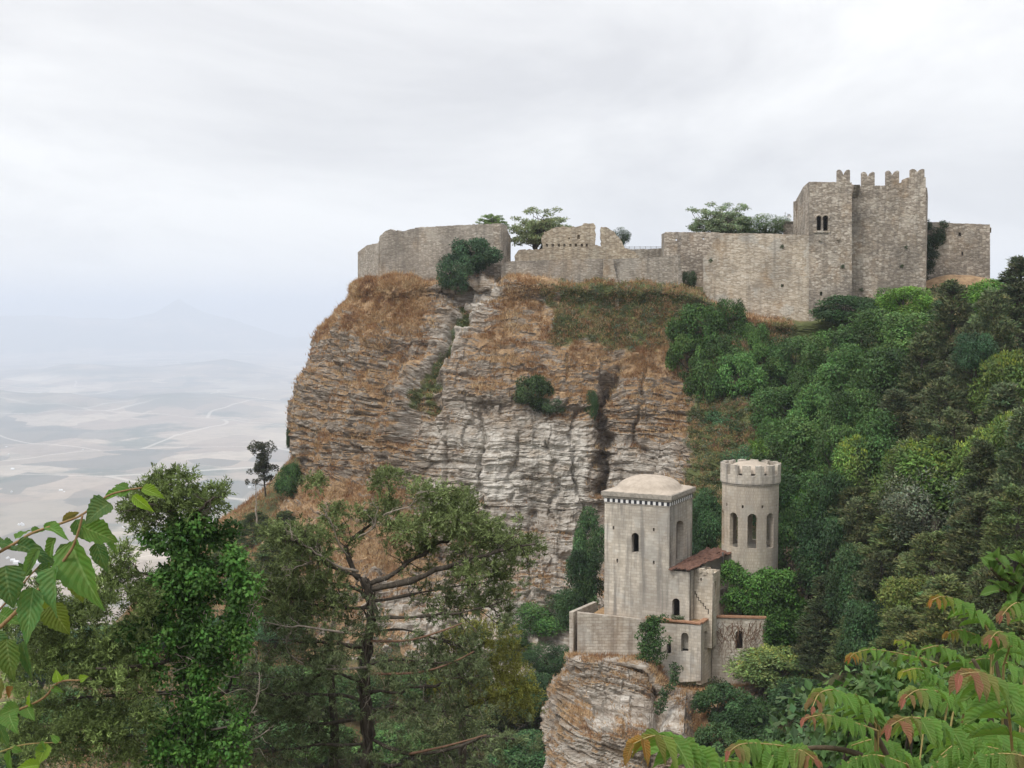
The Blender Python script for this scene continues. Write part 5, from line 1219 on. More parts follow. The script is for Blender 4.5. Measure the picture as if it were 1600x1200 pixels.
im = random.Random(18); lob = [(1152, 897, 26), (1178, 905, 22), (1205, 905, 24), (1228, 915, 26), (1190, 930, 28), (1160, 950, 24), (1215, 945, 30), (1240, 940, 24), (1180, 965, 26), (1228, 972, 28), (1250, 965, 20), (1205, 985, 26), (1238, 995, 22), (1165, 975, 16), (1215, 1010, 20), (1150, 930, 14)]
ivy_thing('ivy_mass', 'large bright green ivy mass tumbling between the stair and the round tower', [(x + im.uniform(-.7, .7) * r, y + im.uniform(-.6, .5) * r, 126.2 - im.uniform(0, 1.2) + (y < 912) * 1.6, r / 15.3 * im.uniform(.35, .75)) for x, y, r in lob for _ in range(7)], (.075, .165, .034), 230, .28, .19)
ivy_thing('ivy', 'little ivy sprig on the stair parapet corner', [(rg.uniform(1128, 1150), rg.uniform(932, 948), 125.4, .45) for _ in range(7)] + [(1137 + rg.uniform(-3, 3), y, 125.2, .3) for y in (950, 955)], (.08, .17, .035), 240)
ivy_thing('ivy', 'thin ivy edging the outer corner of the lower house', [(1198 + rg.uniform(-1, 5), y, 123.6, .4) for y in range(968, 1045, 5)], (.06, .13, .03), 240)
ivy_thing('weed_tuft', 'green weed tuft in front of the annex doorway', [(rg.uniform(1050, 1070), rg.uniform(963, 967), 123, .22) for _ in range(7)], (.08, .12, .05), 500, .16, .08, cat='weeds')
ivy_thing('bush', 'low dark bush at the inner corner foot of the lower house', [(rg.uniform(1110, 1136), rg.uniform(1062, 1090), 115.5, .6) for _ in range(12)], (.06, .07, .035), 200, cat='bush')
ivy_thing('sprig', 'bright young sprig sprouting from the round tower battlements', [(rg.uniform(1180, 1200), rg.uniform(686, 712), 131, .35) for _ in range(8)], (.11, .20, .04), 200, .3, .15, cat='plant')
ptw = plane_of(SA, KB); k8 = [('caper plant rooted in the pale wall below its top edge', 1222, 385), ('small weed on the pale wall near its broken end', 1110, 407), ('weed in a joint of the tower wall below the corbels', 1316, 415), ('weed rooted low in the recessed tower wall', 1408, 416), ('tuft on the recessed tower wall near its middle', 1414, 386), ('tuft at the foot of the recessed tower wall', 1345, 452)]
for lb, x_, y_ in k8: ivy_thing('wall_plant', lb, [(x_ + rg.uniform(-1, 1), y_ + rg.uniform(-1, 1.5), (185.6 if x_ < 1300 else 184.4 if x_ < 1330 else 186.9), .3) for _ in range(2)], (.06, .085, .04), 400, .16, .1, cat='plant')
# bare vine stems over the lower house wall
m_ = MB(); rg2 = np.random.default_rng(4); plv = plane_of(fc + EX * .003, rd_)
for k in range(60):
    x = rg2.uniform(1114, 1195); y = rg2.uniform(968, 985); pts = []
    for j in range(rg2.integers(5, 12)):
        pts.append(on_pl(plv, min(max(x, 1113.5), 1196.5), y, -.03)); x += rg2.normal(0, 3.5); y += rg2.uniform(3, 9)
    m_.tube(pts, np.linspace(.022, .008, len(pts)), 4)
o = link('dry_vine', m_.mesh('dry_vine', M['redwood'])); tag(o, 'web of bare brown vine stems on the lower house wall', 'vine')

# ---------------------------------------------------------------- scattered cover
def tufts(V, N, count, prob, seed, hgt, col, blades=5, spread=.22, wid=.05):
    rg = np.random.default_rng(seed); p = np.clip(prob.ravel(), 0, None); p = p / p.sum()
    i = rg.choice(len(p), count, p=p); b = V.reshape(-1, 3)[i]; n = N.reshape(-1, 3)[i]
    b = np.repeat(b, blades, 0) + spread * rg.standard_normal((count * blades, 3)) * [1, 1, .3]
    d = unit(np.repeat(n, blades, 0) * .5 + np.array([0, 0, .8]) + .45 * rg.standard_normal((count * blades, 3)))
    h = hgt * np.exp(.35 * rg.standard_normal((len(b), 1))); sd = unit(np.cross(d, rg.standard_normal((len(b), 3)))) * wid
    Vt = np.stack([b - sd - d * .05, b + sd - d * .05, b + d * h], 1).reshape(-1, 3)
    zone_ = np.clip(((fbm(V.reshape(-1, 3)[i, 0] / 3.2, V.reshape(-1, 3)[i, 2] / 2.2, V.reshape(-1, 3)[i, 1] / 3.2, seed=seed + 40) * 1.5 + 1) / 2 * len(col) + rg.normal(0, .9, count)), 0, len(col) - 1).astype(int)
    c = np.repeat(np.repeat(np.asarray(col)[zone_], blades, 0) * np.clip(1 + .2 * rg.standard_normal((len(b), 1)), .5, 1.6), 3, 0)
    return Vt, np.arange(len(Vt)).reshape(-1, 3), c
dry = [(.20, .13, .085), (.27, .155, .08), (.33, .205, .10), (.38, .255, .135), (.44, .32, .18), (.49, .385, .24)]
vis = (CLIFF['py'] > 405) & (CLIFF['py'] < 1010) & (CLIFF['px'] > 430) & (CLIFF['px'] < 1240)
t1 = tufts(CLIFF['V'], CLIFF['N'], 46000, np.where(vis, np.clip(CLIFF['g'] - .28, 0, .7) * sstep(-.35, .25, fbm(CLIFF['V'][..., 0] / 1.7, CLIFF['V'][..., 2] / 1.1, CLIFF['V'][..., 1] / 1.7, seed=171)), 0), 1, .46, dry, 5)
o = link('dry_grass', new_mesh('dry_grass', t1[0], [t1[1]], M['grassblade'], t1[2])); stuff(o, 'dry brown grass on the cliff ledges')
t1 = tufts(OUT['V'], OUT['N'], 5200, np.clip(OUT['g'] - .25, 0, .7), 2, .30, dry, 5, .15, .035)
o = link('dry_grass', new_mesh('dry_grass', t1[0], [t1[1]], M['grassblade'], t1[2])); stuff(o, 'dry brown grass on the crag')
def ground_patch(name, polyf, cnt, col, h, seed, lab, blades=5, wid=.05):
    rg = np.random.default_rng(seed); xs, ys_ = polyf(rg, cnt); z = H(xs, ys_); V = np.c_[xs, ys_, z]
    t_ = tufts(V, np.tile([0, 0, 1.], (len(V), 1)), cnt, np.ones(len(V)), seed, h, col, blades, .25, wid)
    o = link(name, new_mesh(name, t_[0], [t_[1]], M['grassblade'], t_[2])); stuff(o, lab)
ground_patch('dry_grass', lambda r, c: (r.uniform(-62, -24, c), r.uniform(150, 212, c)), 16000, dry, .5, 3, 'tall dry grass on the shoulder left of the cliff'.replace('left of', 'below'), 5)
# green weeds and low shrubs on the grassy top of the cliff
fo = Foliage(); rg = np.random.default_rng(9); pr = np.where(vis, np.clip(CLIFF['gr'] - .3, 0, 1) , 0).ravel(); pr /= pr.sum()
Vc = CLIFF['V'].reshape(-1, 3)
for i in rg.choice(len(pr), 4600, p=pr):
    q = rg.uniform(.2, .7); t_ = [(.12, .15, .065), (.16, .165, .07), (.15, .185, .12), (.25, .22, .09), (.095, .13, .06), (.26, .17, .10)][rg.integers(0, 6)]
    fo.add(clump_leaves(rg, Vc[i] + [0, -.1, .1], (q, q, q * .7), int(26 * q / .3), .22, .11, t_, axis_up=.4, shell=.3))
o = link('weeds', fo.mesh('weeds')); stuff(o, 'green weeds and prickly pear on the upper slope')
_gx, _gy = np.linspace(-30, 18, 97), np.linspace(6, 54, 97); _gz = H(*np.meshgrid(_gx, _gy))
def _nearH(x, y): return _gz[min(int((y - 6) / .5 + .5), 96), min(int((x + 30) / .5 + .5), 96)]
fo = Foliage(); rg = np.random.default_rng(10); cnt = 12000
xs = np.r_[rg.uniform(-75, 95, 6000), rg.uniform(-60, 20, 6000)]; ys_ = np.r_[rg.uniform(48, 192, 6000), rg.uniform(48, 165, 6000)]; zs_ = H(xs, ys_)
pp_x, pp_y = proj(np.c_[xs, ys_, zs_]); keep = (pp_x > -150) & (pp_x < 1750) & (pp_y > 430) & (pp_y < 1350)
for x, y, z in zip(xs[keep], ys_[keep], zs_[keep]):
    q = rg.uniform(.5, 1.3); t_ = [(.075, .115, .045), (.09, .14, .05), (.12, .13, .065), (.17, .14, .085), (.075, .105, .06)][rg.integers(0, 5)]
    fo.add(clump_leaves(rg, (x, y, z + q * .3), (q, q, q * .7), int(40 * q), .34, .18, t_, axis_up=.1, shell=.4))
for x, y in zip(rg.uniform(-26, 14, 3400), rg.uniform(7, 50, 3400)):
    z = float(_nearH(x, y)); q = rg.uniform(.25, .7); t_ = [(.075, .115, .045), (.10, .14, .05), (.12, .13, .065), (.14, .13, .08)][rg.integers(0, 4)]
    fo.add(clump_leaves(rg, (x, y, z + q * .3), (q, q, q * .7), int(60 * q), .16, .09, t_, axis_up=.1, shell=.4))
o = link('undergrowth', fo.mesh('undergrowth')); stuff(o, 'tangled green undergrowth over the ravine floor')
# lone thin tree and dead snag on the shoulder
def lone():
    rg = np.random.default_rng(31); b, tpt = P(415, 770, 197), P(409, 690, 197); b[2] -= .6
    e = empty('slender_tree', b, 'slender lone tree with a sparse tall crown on the shoulder', 'tree'); tr, fo = MB(), Foliage(); p0 = np.zeros(3); p1 = tpt - b
    tr.tube(limb_path(rg, p0, p1, 7, .02), np.linspace(.16, .03, 7), 6)
    for k in range(70):
        t = rg.uniform(.25, .96); c = p1 * t + np.array([rg.normal(0, .8), rg.normal(0, .6), 0]) * (1.25 - .7 * abs(t - .55)); q = rg.uniform(.3, .55)
        tr.tube([p1 * (t - .08), c], [.04, .015], 4); fo.add(clump_leaves(rg, c, (q, q, q * 1.1), 95, .26, .14, np.ones(3) * rg.uniform(.8, 1.2), axis_up=.3))
    link('trunk', tr.mesh('trunk', M['bark']), e); c = link('crown', fo.mesh('crown'), e); c.color = (.055, .062, .038, 1)
    b, tpt = P(401, 812, 180), P(399, 754, 180); b[2] -= .8; m_ = MB(); p = limb_path(rg, b, tpt, 7, .015); m_.tube(p, np.linspace(.16, .03, 7), 6)
    for k in range(14): q = p[rg.integers(2, 7)]; m_.tube([q, q + [rg.normal(0, .5), rg.normal(0, .4), rg.uniform(.1, .5)]], [.03, .01], 4)
    tag(link('dead_snag', m_.mesh('dead_snag', M['dead'])), 'bare dead trunk standing beside the slender lone tree', 'snag')
lone()
# farmhouses on the plain
def farmhouse(px, py, s, rz):
    Y = 700 * FPX / (py - HORIZ); p = P(px, py, Y); p[2] = -700.0
    m_ = MB(); w, d, h = 17 * s, 10 * s, 6 * s
    V = np.array([[-w, -d, -1], [w, -d, -1], [w, d, -1], [-w, d, -1], [-w, -d, h], [w, -d, h], [w, d, h], [-w, d, h], [-w, 0, h + 4 * s], [w, 0, h + 4 * s]]) * [.5, .5, 1]
    m_.add(V, [[0, 1, 5, 4], [2, 3, 7, 6], [4, 5, 9, 8], [6, 7, 8, 9]], [[1, 2, 6], [1, 6, 5], [5, 6, 9], [3, 0, 4], [3, 4, 7], [7, 4, 8]])
    o = link('farmhouse', FH[0] if False else m_.mesh('farmhouse', M['white_tile'])); o.location = Vector([float(x) for x in p]); o.rotation_euler = (0, 0, rz)
    tag(o, 'tiny white farm building among the fields of the plain', 'house', 'farm buildings on the plain')
FH = [None]; rg = random.Random(12)
for px, py in [(18, 771), (95, 769), (100, 771), (30, 823), (36, 824), (34, 822), (92, 866), (98, 868), (88, 869), (192, 827), (200, 829), (178, 868), (182, 864), (20, 880), (26, 884), (12, 876), (40, 890), (60, 884), (55, 879), (5, 905), (300, 770), (250, 795), (390, 764), (20, 735), (130, 705), (10, 700), (14, 712)]:
    farmhouse(px, py, rg.uniform(.5, 1.0), rg.uniform(0, 3))

# ================================================================ FOREGROUND TREES
def px_path(pts, Y, dy=0.0, n=None, wob=0.0, rg=None):
    """pixel polyline at about distance Y (the end drifts dy metres nearer or farther) as smooth 3-D points"""
    pts = np.array(pts, float); m = len(pts); n = n or m * 3
    q = catmull(pts, n, 0); t = np.linspace(0, 1, n)
    o = np.array([P(a, b, Y + dy * s) for (a, b), s in zip(q, t)])
    if wob: o[1:] += wob * fbm(t[1:] * 9 + rg.uniform(0, 90), t[1:] * 0 + rg.uniform(0, 90), seed=3)[:, None] * rg.standard_normal((1, 3))
    return o
def sprays(fo, rg, c, r, n, tint, L=.13, W=.032, up=.35, flat=.7):
    """plumes of scale leaves: short shoots fanning from twig ends, each set with small blades"""
    ns = max(4, int(n / 16)); d = rand_dirs(rg, ns); d[:, 2] += up; d = unit(d)
    base = np.asarray(c) + d * r * rg.uniform(.15, .75, (ns, 1)) * [1, 1, flat]
    ln = r * rg.uniform(.35, .75, (ns, 1)); t = rg.random((ns, 16, 1))
    p = base[:, None] + d[:, None] * ln[:, None] * t + .022 * rg.standard_normal((ns, 16, 3))
    ax = d[:, None] + .75 * rg.standard_normal((ns, 16, 3)); nr = rand_dirs(rg, ns * 16).reshape(ns, 16, 3) + [0, 0, .5]
    tt = np.asarray(tint) * np.clip(1 + .25 * rg.standard_normal((ns, 1, 1)), .5, 1.7) * np.clip(1 + .15 * rg.standard_normal((ns, 16, 1)), .5, 1.6)
    N = ns * 16; s = rg.uniform(.7, 1.3, N)
    fo.add(leaf_cards(p.reshape(-1, 3), ax.reshape(-1, 3), nr.reshape(-1, 3), L * s, W * s, np.broadcast_to(tt, (ns, 16, 3)).reshape(-1, 3)))
def twiggy(mb, rg, path, n, length, r0, droop=0.0, start=.2, up=.3, leaves=None, fo=None, tint=None, lr=.3, ln=130):
    tips = []
    for k in range(n):
        t = rg.uniform(start, 1); q = path[min(int(t * (len(path) - 1)), len(path) - 1)]
        tg = unit(path[-1] - path[0]); d = unit(tg * .6 + rg.standard_normal(3) * .8 + np.array([0, 0, up - droop]))
        L = length * rg.uniform(.4, 1.2); e = q + d * L; m = limb_path(rg, q, e, 6, .16); m[:, 2] -= droop * L * .5 * np.linspace(0, 1, 6) ** 2
        mb.tube(m, np.linspace(r0, .006, 6), 4)
        for j in range(2):
            s = m[rg.integers(2, 5)]; e2 = s + unit(d + rg.standard_normal(3) * .8) * L * .45; mb.tube(limb_path(rg, s, e2, 4, .15), np.linspace(r0 * .5, .004, 4), 3); tips.append(e2)
        tips.append(m[-1])
    if fo is not None:
        for c in tips:
            if rg.random() < (leaves or .8): sprays(fo, rg, c, lr * rg.uniform(.6, 1.3), int(ln * rg.uniform(.6, 1.3)), np.asarray(tint) * rg.uniform(.75, 1.3))
    return tips
def to_ground(px, Y): x, y, _ = P(px, 1200, Y); return np.array([x, y, float(H(x, y)) - .4])

def bare_cypress():
    rg = np.random.default_rng(51); Y = 40.0; g = to_ground(572, Y)
    e = empty('bare_cypress', g, 'old cypress with bare spreading limbs and thin foliage in front of the cliff', 'tree')
    wood, fo, dead = MB(), Foliage(), MB()
    tr = np.vstack([g[None], px_path([(571, 1200), (575, 1150), (572, 1100), (569, 1050), (575, 1000), (579, 960), (577, 925), (568, 903)], Y, n=26, wob=.1, rg=rg)])
    wood.tube(tr, np.linspace(.19, .12, len(tr)) * (1 + .12 * rg.standard_normal(len(tr))), 9)
    for k in range(8):      # fluted strands of bark
        q = tr[1:] + np.array([.14 * math.cos(k * 1.3), -.08 - .07 * math.sin(k * 2.1), 0]); q[1:-1] += .05 * rg.standard_normal((len(q) - 2, 3)); wood.tube(q, np.linspace(.055, .025, len(q)), 5)
    s2 = np.vstack([to_ground(518, Y + .8)[None], px_path([(520, 1200), (523, 1150), (519, 1090), (516, 1020), (520, 985)], Y + .8, n=14)]); wood.tube(s2, np.linspace(.2, .06, len(s2)), 7)
    T = np.array([.115, .148, .068]); T2 = np.array([.140, .182, .068])
    limbs = [([(572, 915), (556, 896), (545, 872), (551, 848), (572, 826), (597, 803), (605, 770), (603, 745)], .12, 1.2), ([(560, 902), (522, 888), (500, 872), (477, 856), (458, 842)], .11, -1.0), ([(578, 912), (618, 893), (650, 876), (690, 852), (712, 836), (714, 800)], .13, .8),
             ([(578, 922), (640, 906), (700, 887), (742, 872), (790, 857), (838, 852)], .15, -1.2), ([(578, 940), (620, 934), (680, 921), (742, 912), (790, 905)], .08, 1.4), ([(577, 966), (640, 966), (700, 959), (742, 951), (785, 940)], .09, -.8), ([(575, 950), (530, 951), (480, 944), (430, 926), (400, 915)], .09, .9),
             ([(574, 930), (540, 915), (500, 908), (455, 900)], .08, 1.6), ([(575, 1012), (520, 1006), (470, 1002), (420, 1000)], .09, -1.1), ([(575, 1062), (500, 1057), (440, 1062), (395, 1050)], .09, .9), ([(573, 1085), (640, 1076), (700, 1061), (750, 1060)], .09, -.9), ([(571, 1112), (620, 1106), (690, 1112), (740, 1120)], .09, 1.0),
             ([(571, 1150), (640, 1178), (720, 1166), (762, 1150), (805, 1156)], .10, -1.3), ([(570, 1092), (500, 1082), (430, 1086), (385, 1072)], .09, -1.0), ([(570, 1122), (500, 1131), (440, 1121), (390, 1135)], .09, 1.0), ([(570, 1162), (500, 1166), (430, 1172), (370, 1180)], .09, -.6), ([(578, 985), (640, 985), (690, 1000), (740, 1008)], .07, 1.2), ([(575, 1040), (620, 1030), (680, 1036), (730, 1030)], .07, -1.0), ([(560, 1190), (610, 1195), (680, 1200), (750, 1195)], .08, .5)]
    for k, (pts, r, dy) in enumerate(limbs):
        p = px_path(pts, Y, dy, n=16, wob=.12, rg=rg); wood.tube(p, np.linspace(r, r * .3, len(p)) * .78 * (1 + .18 * rg.standard_normal(len(p))), 6)
        up = k < 5
        twiggy(wood, rg, p, 16 if up else 13, .85 if up else 1.0, .02, 0 if up else .45, .3, .45 if up else .05, .5 if up else .75, fo, T2 * .9 if up else T, .27, 110)
    for pts, r, dy in [([(575, 992), (520, 986), (470, 978), (452, 980), (416, 972)], .05, -1.5), ([(575, 1042), (520, 1046), (472, 1036), (446, 1012), (456, 985), (452, 976)], .045, -1.5), ([(560, 893), (520, 880), (490, 862), (470, 848), (455, 838)], .05, -1.2), ([(545, 870), (530, 850), (520, 820), (500, 800)], .03, -1), ([(600, 805), (640, 790), (655, 770)], .025, -.5), ([(560, 840), (585, 822), (590, 790)], .03, -.6), ([(500, 872), (470, 885), (440, 890)], .03, -1)]:
        p = px_path(pts, Y - .4, dy, n=14, wob=.08, rg=rg); dead.tube(p, np.linspace(r, .012, len(p)), 5); twiggy(dead, rg, p, 9, .55, .013, 0, .15, .3)
    red = MB()
    for pts, dy in [([(580, 1002), (640, 1000), (690, 986), (722, 974)], -1), ([(580, 1053), (650, 1051), (700, 1038), (740, 1018)], -1), ([(640, 1178), (700, 1165), (760, 1148)], -1)]:
        p = px_path(pts, Y - .5, dy, n=12, wob=.05, rg=rg); red.tube(p, np.linspace(.05, .02, len(p)), 6)
    # foliage tufts where the photograph shows them
    top = [(488, 757, 17), (498, 752, 12), (600, 750, 18), (612, 742, 12), (590, 762, 12), (516, 805, 20), (530, 796, 14), (555, 806, 16), (600, 795, 20), (612, 808, 18), (580, 812, 14), (655, 768, 22), (670, 780, 22), (690, 775, 22), (705, 790, 24), (722, 780, 20), (735, 800, 22), (690, 805, 26), (710, 815, 26), (665, 822, 26), (640, 832, 26), (620, 830, 22), (738, 820, 22), (755, 828, 20), (770, 824, 14), (760, 850, 24), (785, 852, 24), (805, 858, 18), (825, 852, 18), (845, 862, 12), (730, 850, 26), (700, 845, 24), (815, 872, 16), (650, 850, 22), (740, 895, 26), (765, 890, 20), (720, 905, 24), (780, 905, 18), (700, 950, 22), (735, 950, 24), (760, 940, 20), (785, 930, 16), (790, 960, 14),
           (520, 830, 22), (490, 840, 20), (470, 845, 24), (445, 850, 26), (425, 836, 24), (470, 870, 24), (440, 900, 26), (480, 905, 28), (430, 925, 28), (465, 935, 28), (500, 930, 28), (520, 910, 22), (410, 945, 24), (445, 965, 26), (400, 905, 18), (540, 940, 20), (505, 965, 22)]
    low = [(rg.uniform(385, 565), rg.uniform(960, 1195), rg.uniform(18, 34)) for _ in range(36)] + [(rg.uniform(590, 760), rg.uniform(1010, 1195), rg.uniform(16, 28)) for _ in range(20)]
    for x, y, r in top: sprays(fo, rg, P(x, y, Y + rg.uniform(-.9, .9)), r / 48 * 1.25, int(760 * (r / 20) ** 2), T2 * rg.uniform(.8, 1.25), .12, .034)
    for x, y, r in low: sprays(fo, rg, P(x, y, Y + rg.uniform(-1.4, 1.4)), r / 48 * 1.0, int(170 * (r / 20) ** 2), T * rg.uniform(.7, 1.25), .14, .032, up=-.25)
    for k in range(26): sprays(fo, rg, P(rg.normal(572, 34), rg.uniform(925, 1195), Y - rg.uniform(.4, 1.3)), rg.uniform(.25, .5), 170, T * rg.uniform(.7, 1.2), .14, .03, up=-.3)
    # grey beard of dead twigs on the lower limbs
    for k in range(420):
        q = P(rg.uniform(400, 760), rg.uniform(880, 1195), Y + rg.uniform(-1.2, .6)); dead.tube(limb_path(rg, q, q + [rg.normal(0, .22), rg.normal(0, .15), -rg.uniform(.1, .5)], 4, .2), [.008, .007, .005, .003], 3)
    parts = [link('trunk', wood.mesh('trunk', M['bark'], True)), link('dead_branches', dead.mesh('dead_branches', M['dead'], True)), link('bare_limbs', red.mesh('bare_limbs', M['redwood'], True)), link('crown', fo.mesh('crown', 'needle'))]
    parts[1].name = 'dead_wood'; parts[2].name = 'red_limb'; to_parent(parts, e); parts[1]['kind'] = 'stuff'
bare_cypress()

def yellow_cypress():
    rg = np.random.default_rng(52); Y = 44.0; g = to_ground(722, Y); e = empty('small_cypress', g, 'small yellowish cypress with an open crown beside the bare cypress', 'tree')
    wood, fo = MB(), Foliage(); T = np.array([.24, .25, .06])
    tr = np.vstack([g[None], px_path([(722, 1200), (723, 1150), (720, 1100), (719, 1062), (728, 1040), (742, 1020), (760, 1000)], Y, n=18)]); wood.tube(tr, np.linspace(.17, .05, len(tr)), 7)
    for pts in ([(720, 1062), (712, 1040), (700, 1015)], [(722, 1110), (750, 1095), (790, 1085), (820, 1080)], [(722, 1075), (750, 1060), (790, 1045)], [(720, 1100), (705, 1085), (690, 1070)], [(740, 1022), (730, 1000), (722, 990)]):
        p = px_path(pts, Y, rg.uniform(-.8, .8), n=10, wob=.08, rg=rg); wood.tube(p, np.linspace(.06, .02, 10), 5); twiggy(wood, rg, p, 6, .6, .014, 0, .3, .3, .7, fo, T * .8, .25, 90)
    cl = [(700, 1000, 20), (725, 990, 20), (750, 985, 24), (775, 992, 24), (795, 988, 18), (715, 1018, 22), (745, 1010, 26), (775, 1018, 26), (800, 1015, 22), (760, 1038, 26), (790, 1040, 26), (815, 1050, 22), (745, 1060, 22), (780, 1068, 28), (805, 1078, 28), (830, 1088, 22), (760, 1090, 26), (800, 1100, 26), (825, 1108, 22), (745, 1085, 20), (700, 1040, 16)]
    for x, y, r in cl: sprays(fo, rg, P(x, y, Y + rg.uniform(-.8, .8)), r / 44, int(480 * (r / 20) ** 2), T * np.array([1, 1, 1]) * rg.uniform(.65, 1.25), .13, .032)
    to_parent([link('trunk', wood.mesh('trunk', M['bark'], True)), link('crown', fo.mesh('crown', 'needle'))], e)
yellow_cypress()

def ivy_cypress():
    rg = np.random.default_rng(53); Y = 37.0; g = to_ground(300, Y); e = empty('ivy_clad_cypress', g, 'tall cypress smothered in bright ivy with a dark cypress crown on top', 'tree')
    wood, fo, iv, dead = MB(), Foliage(), Foliage(), MB(); T = np.array([.120, .165, .052]); I = np.array([.070, .165, .032]); pm = ppm(Y)
    tr = np.vstack([g[None], px_path([(305, 1200), (302, 1100), (296, 1000), (290, 900), (275, 820), (262, 780), (258, 755)], Y, n=20)]); wood.tube(tr, np.linspace(.34, .05, len(tr)), 8)
    for pts in ([(285, 830), (310, 800), (335, 778)], [(270, 800), (240, 790), (210, 790)], [(295, 900), (340, 880), (370, 890)], [(292, 900), (250, 900), (200, 890)], [(300, 960), (250, 985), (190, 985)], [(300, 1020), (230, 1040), (150, 1045)], [(302, 1080), (220, 1085), (120, 1090)], [(303, 1140), (220, 1150), (120, 1165)], [(304, 1100), (350, 1080), (372, 1050), (380, 1010)], [(304, 1160), (360, 1140), (395, 1120)]):
        p = px_path(pts, Y, rg.uniform(-1.2, 1.2), n=10, wob=.1, rg=rg); wood.tube(p, np.linspace(.09, .03, 10), 5); twiggy(wood, rg, p, 8, .8, .018, .1, .2, .2)
    for x, y, r in [(250, 752, 20), (272, 746, 18), (292, 755, 20), (228, 768, 20), (212, 785, 20), (238, 778, 22), (262, 775, 22), (285, 778, 20), (303, 775, 16), (322, 778, 18), (345, 768, 18), (335, 788, 20), (312, 795, 20), (210, 806, 22), (232, 800, 24), (258, 800, 24), (285, 805, 22), (220, 822, 20), (195, 800, 12)]:
        sprays(fo, rg, P(x, y, Y + rg.uniform(-.7, .7)), r / pm * 1.25, int(800 * (r / 20) ** 2), T * rg.uniform(.75, 1.25), .12, .036)
    for k in range(120):
        x, y = rg.uniform(0, 250), rg.uniform(900, 1195)
        if x > 250 - (y - 850) * .05 or y < 900 + (110 - x) * .4: continue
        sprays(fo, rg, P(x, y, Y + rg.uniform(-1.5, 1.5)), rg.uniform(22, 38) / pm, 520, T * (1.7 if rg.random() < .35 else .85) * rg.uniform(.8, 1.2), .13, .034)
    for x, y, r in [(188, 870, 26), (180, 895, 26), (160, 925, 28), (135, 950, 28), (105, 965, 30), (165, 1040, 34), (195, 1045, 30), (220, 1052, 28), (150, 1030, 22), (120, 1140, 30), (150, 1160, 30), (175, 1140, 26), (90, 1000, 30), (60, 1040, 30)]:
        sprays(fo, rg, P(x, y, Y + rg.uniform(-1, .2)), r / pm * 1.15, int(620 * (r / 20) ** 2), T * rg.uniform(1.0, 1.5), .13, .036)
    def ivy(x, y, r, n): iv.add(clump_leaves(rg, P(x, y, Y - .4 + rg.uniform(-.5, .5)), (r / pm, r / pm * .8, r / pm), n, .14, .10, I * rg.uniform(.45, 1.5), up=.4, axis_up=-.55, shell=.35, jit=.18))
    for k in range(175):
        y = rg.uniform(815, 1195); c0 = np.interp(y, [815, 870, 950, 1050, 1195], [300, 305, 305, 305, 305]); hw = np.interp(y, [815, 850, 930, 1000, 1060, 1195], [58, 80, 92, 80, 70, 74])
        ivy(c0 + rg.uniform(-hw, hw) * (1 if k % 3 else .3), y, rg.uniform(12, 26), 150 if y < 1030 else 95)
    for x, y, r in [(235, 950, 24), (215, 985, 26), (195, 985, 18), (225, 1000, 24), (255, 985, 24), (365, 870, 18), (378, 930, 14), (375, 905, 14), (330, 1055, 22), (260, 850, 20), (350, 840, 20)]: ivy(x, y, r, 150)
    for k in range(60):
        q = P(rg.uniform(230, 400), rg.uniform(900, 1195), Y - .6); dead.tube(limb_path(rg, q, q + rg.standard_normal(3) * [.5, .2, .35], 5, .25), np.linspace(.014, .004, 5), 4)
    for pts in ([(372, 1030), (378, 1000), (386, 970), (395, 950)], [(330, 1140), (370, 1130), (400, 1100), (405, 1050)], [(340, 1170), (380, 1165), (420, 1140)]):
        p = px_path(pts, Y - .5, 0, n=10, wob=.05, rg=rg); dead.tube(p, np.linspace(.04, .012, 10), 5); twiggy(dead, rg, p, 7, .5, .01)
    to_parent([link('trunk', wood.mesh('trunk', M['bark'], True)), link('crown', fo.mesh('crown', 'needle')), link('ivy', iv.mesh('ivy')), link('dead_wood', dead.mesh('dead_wood', M['dead'], True), kind='stuff')], e)
ivy_cypress()

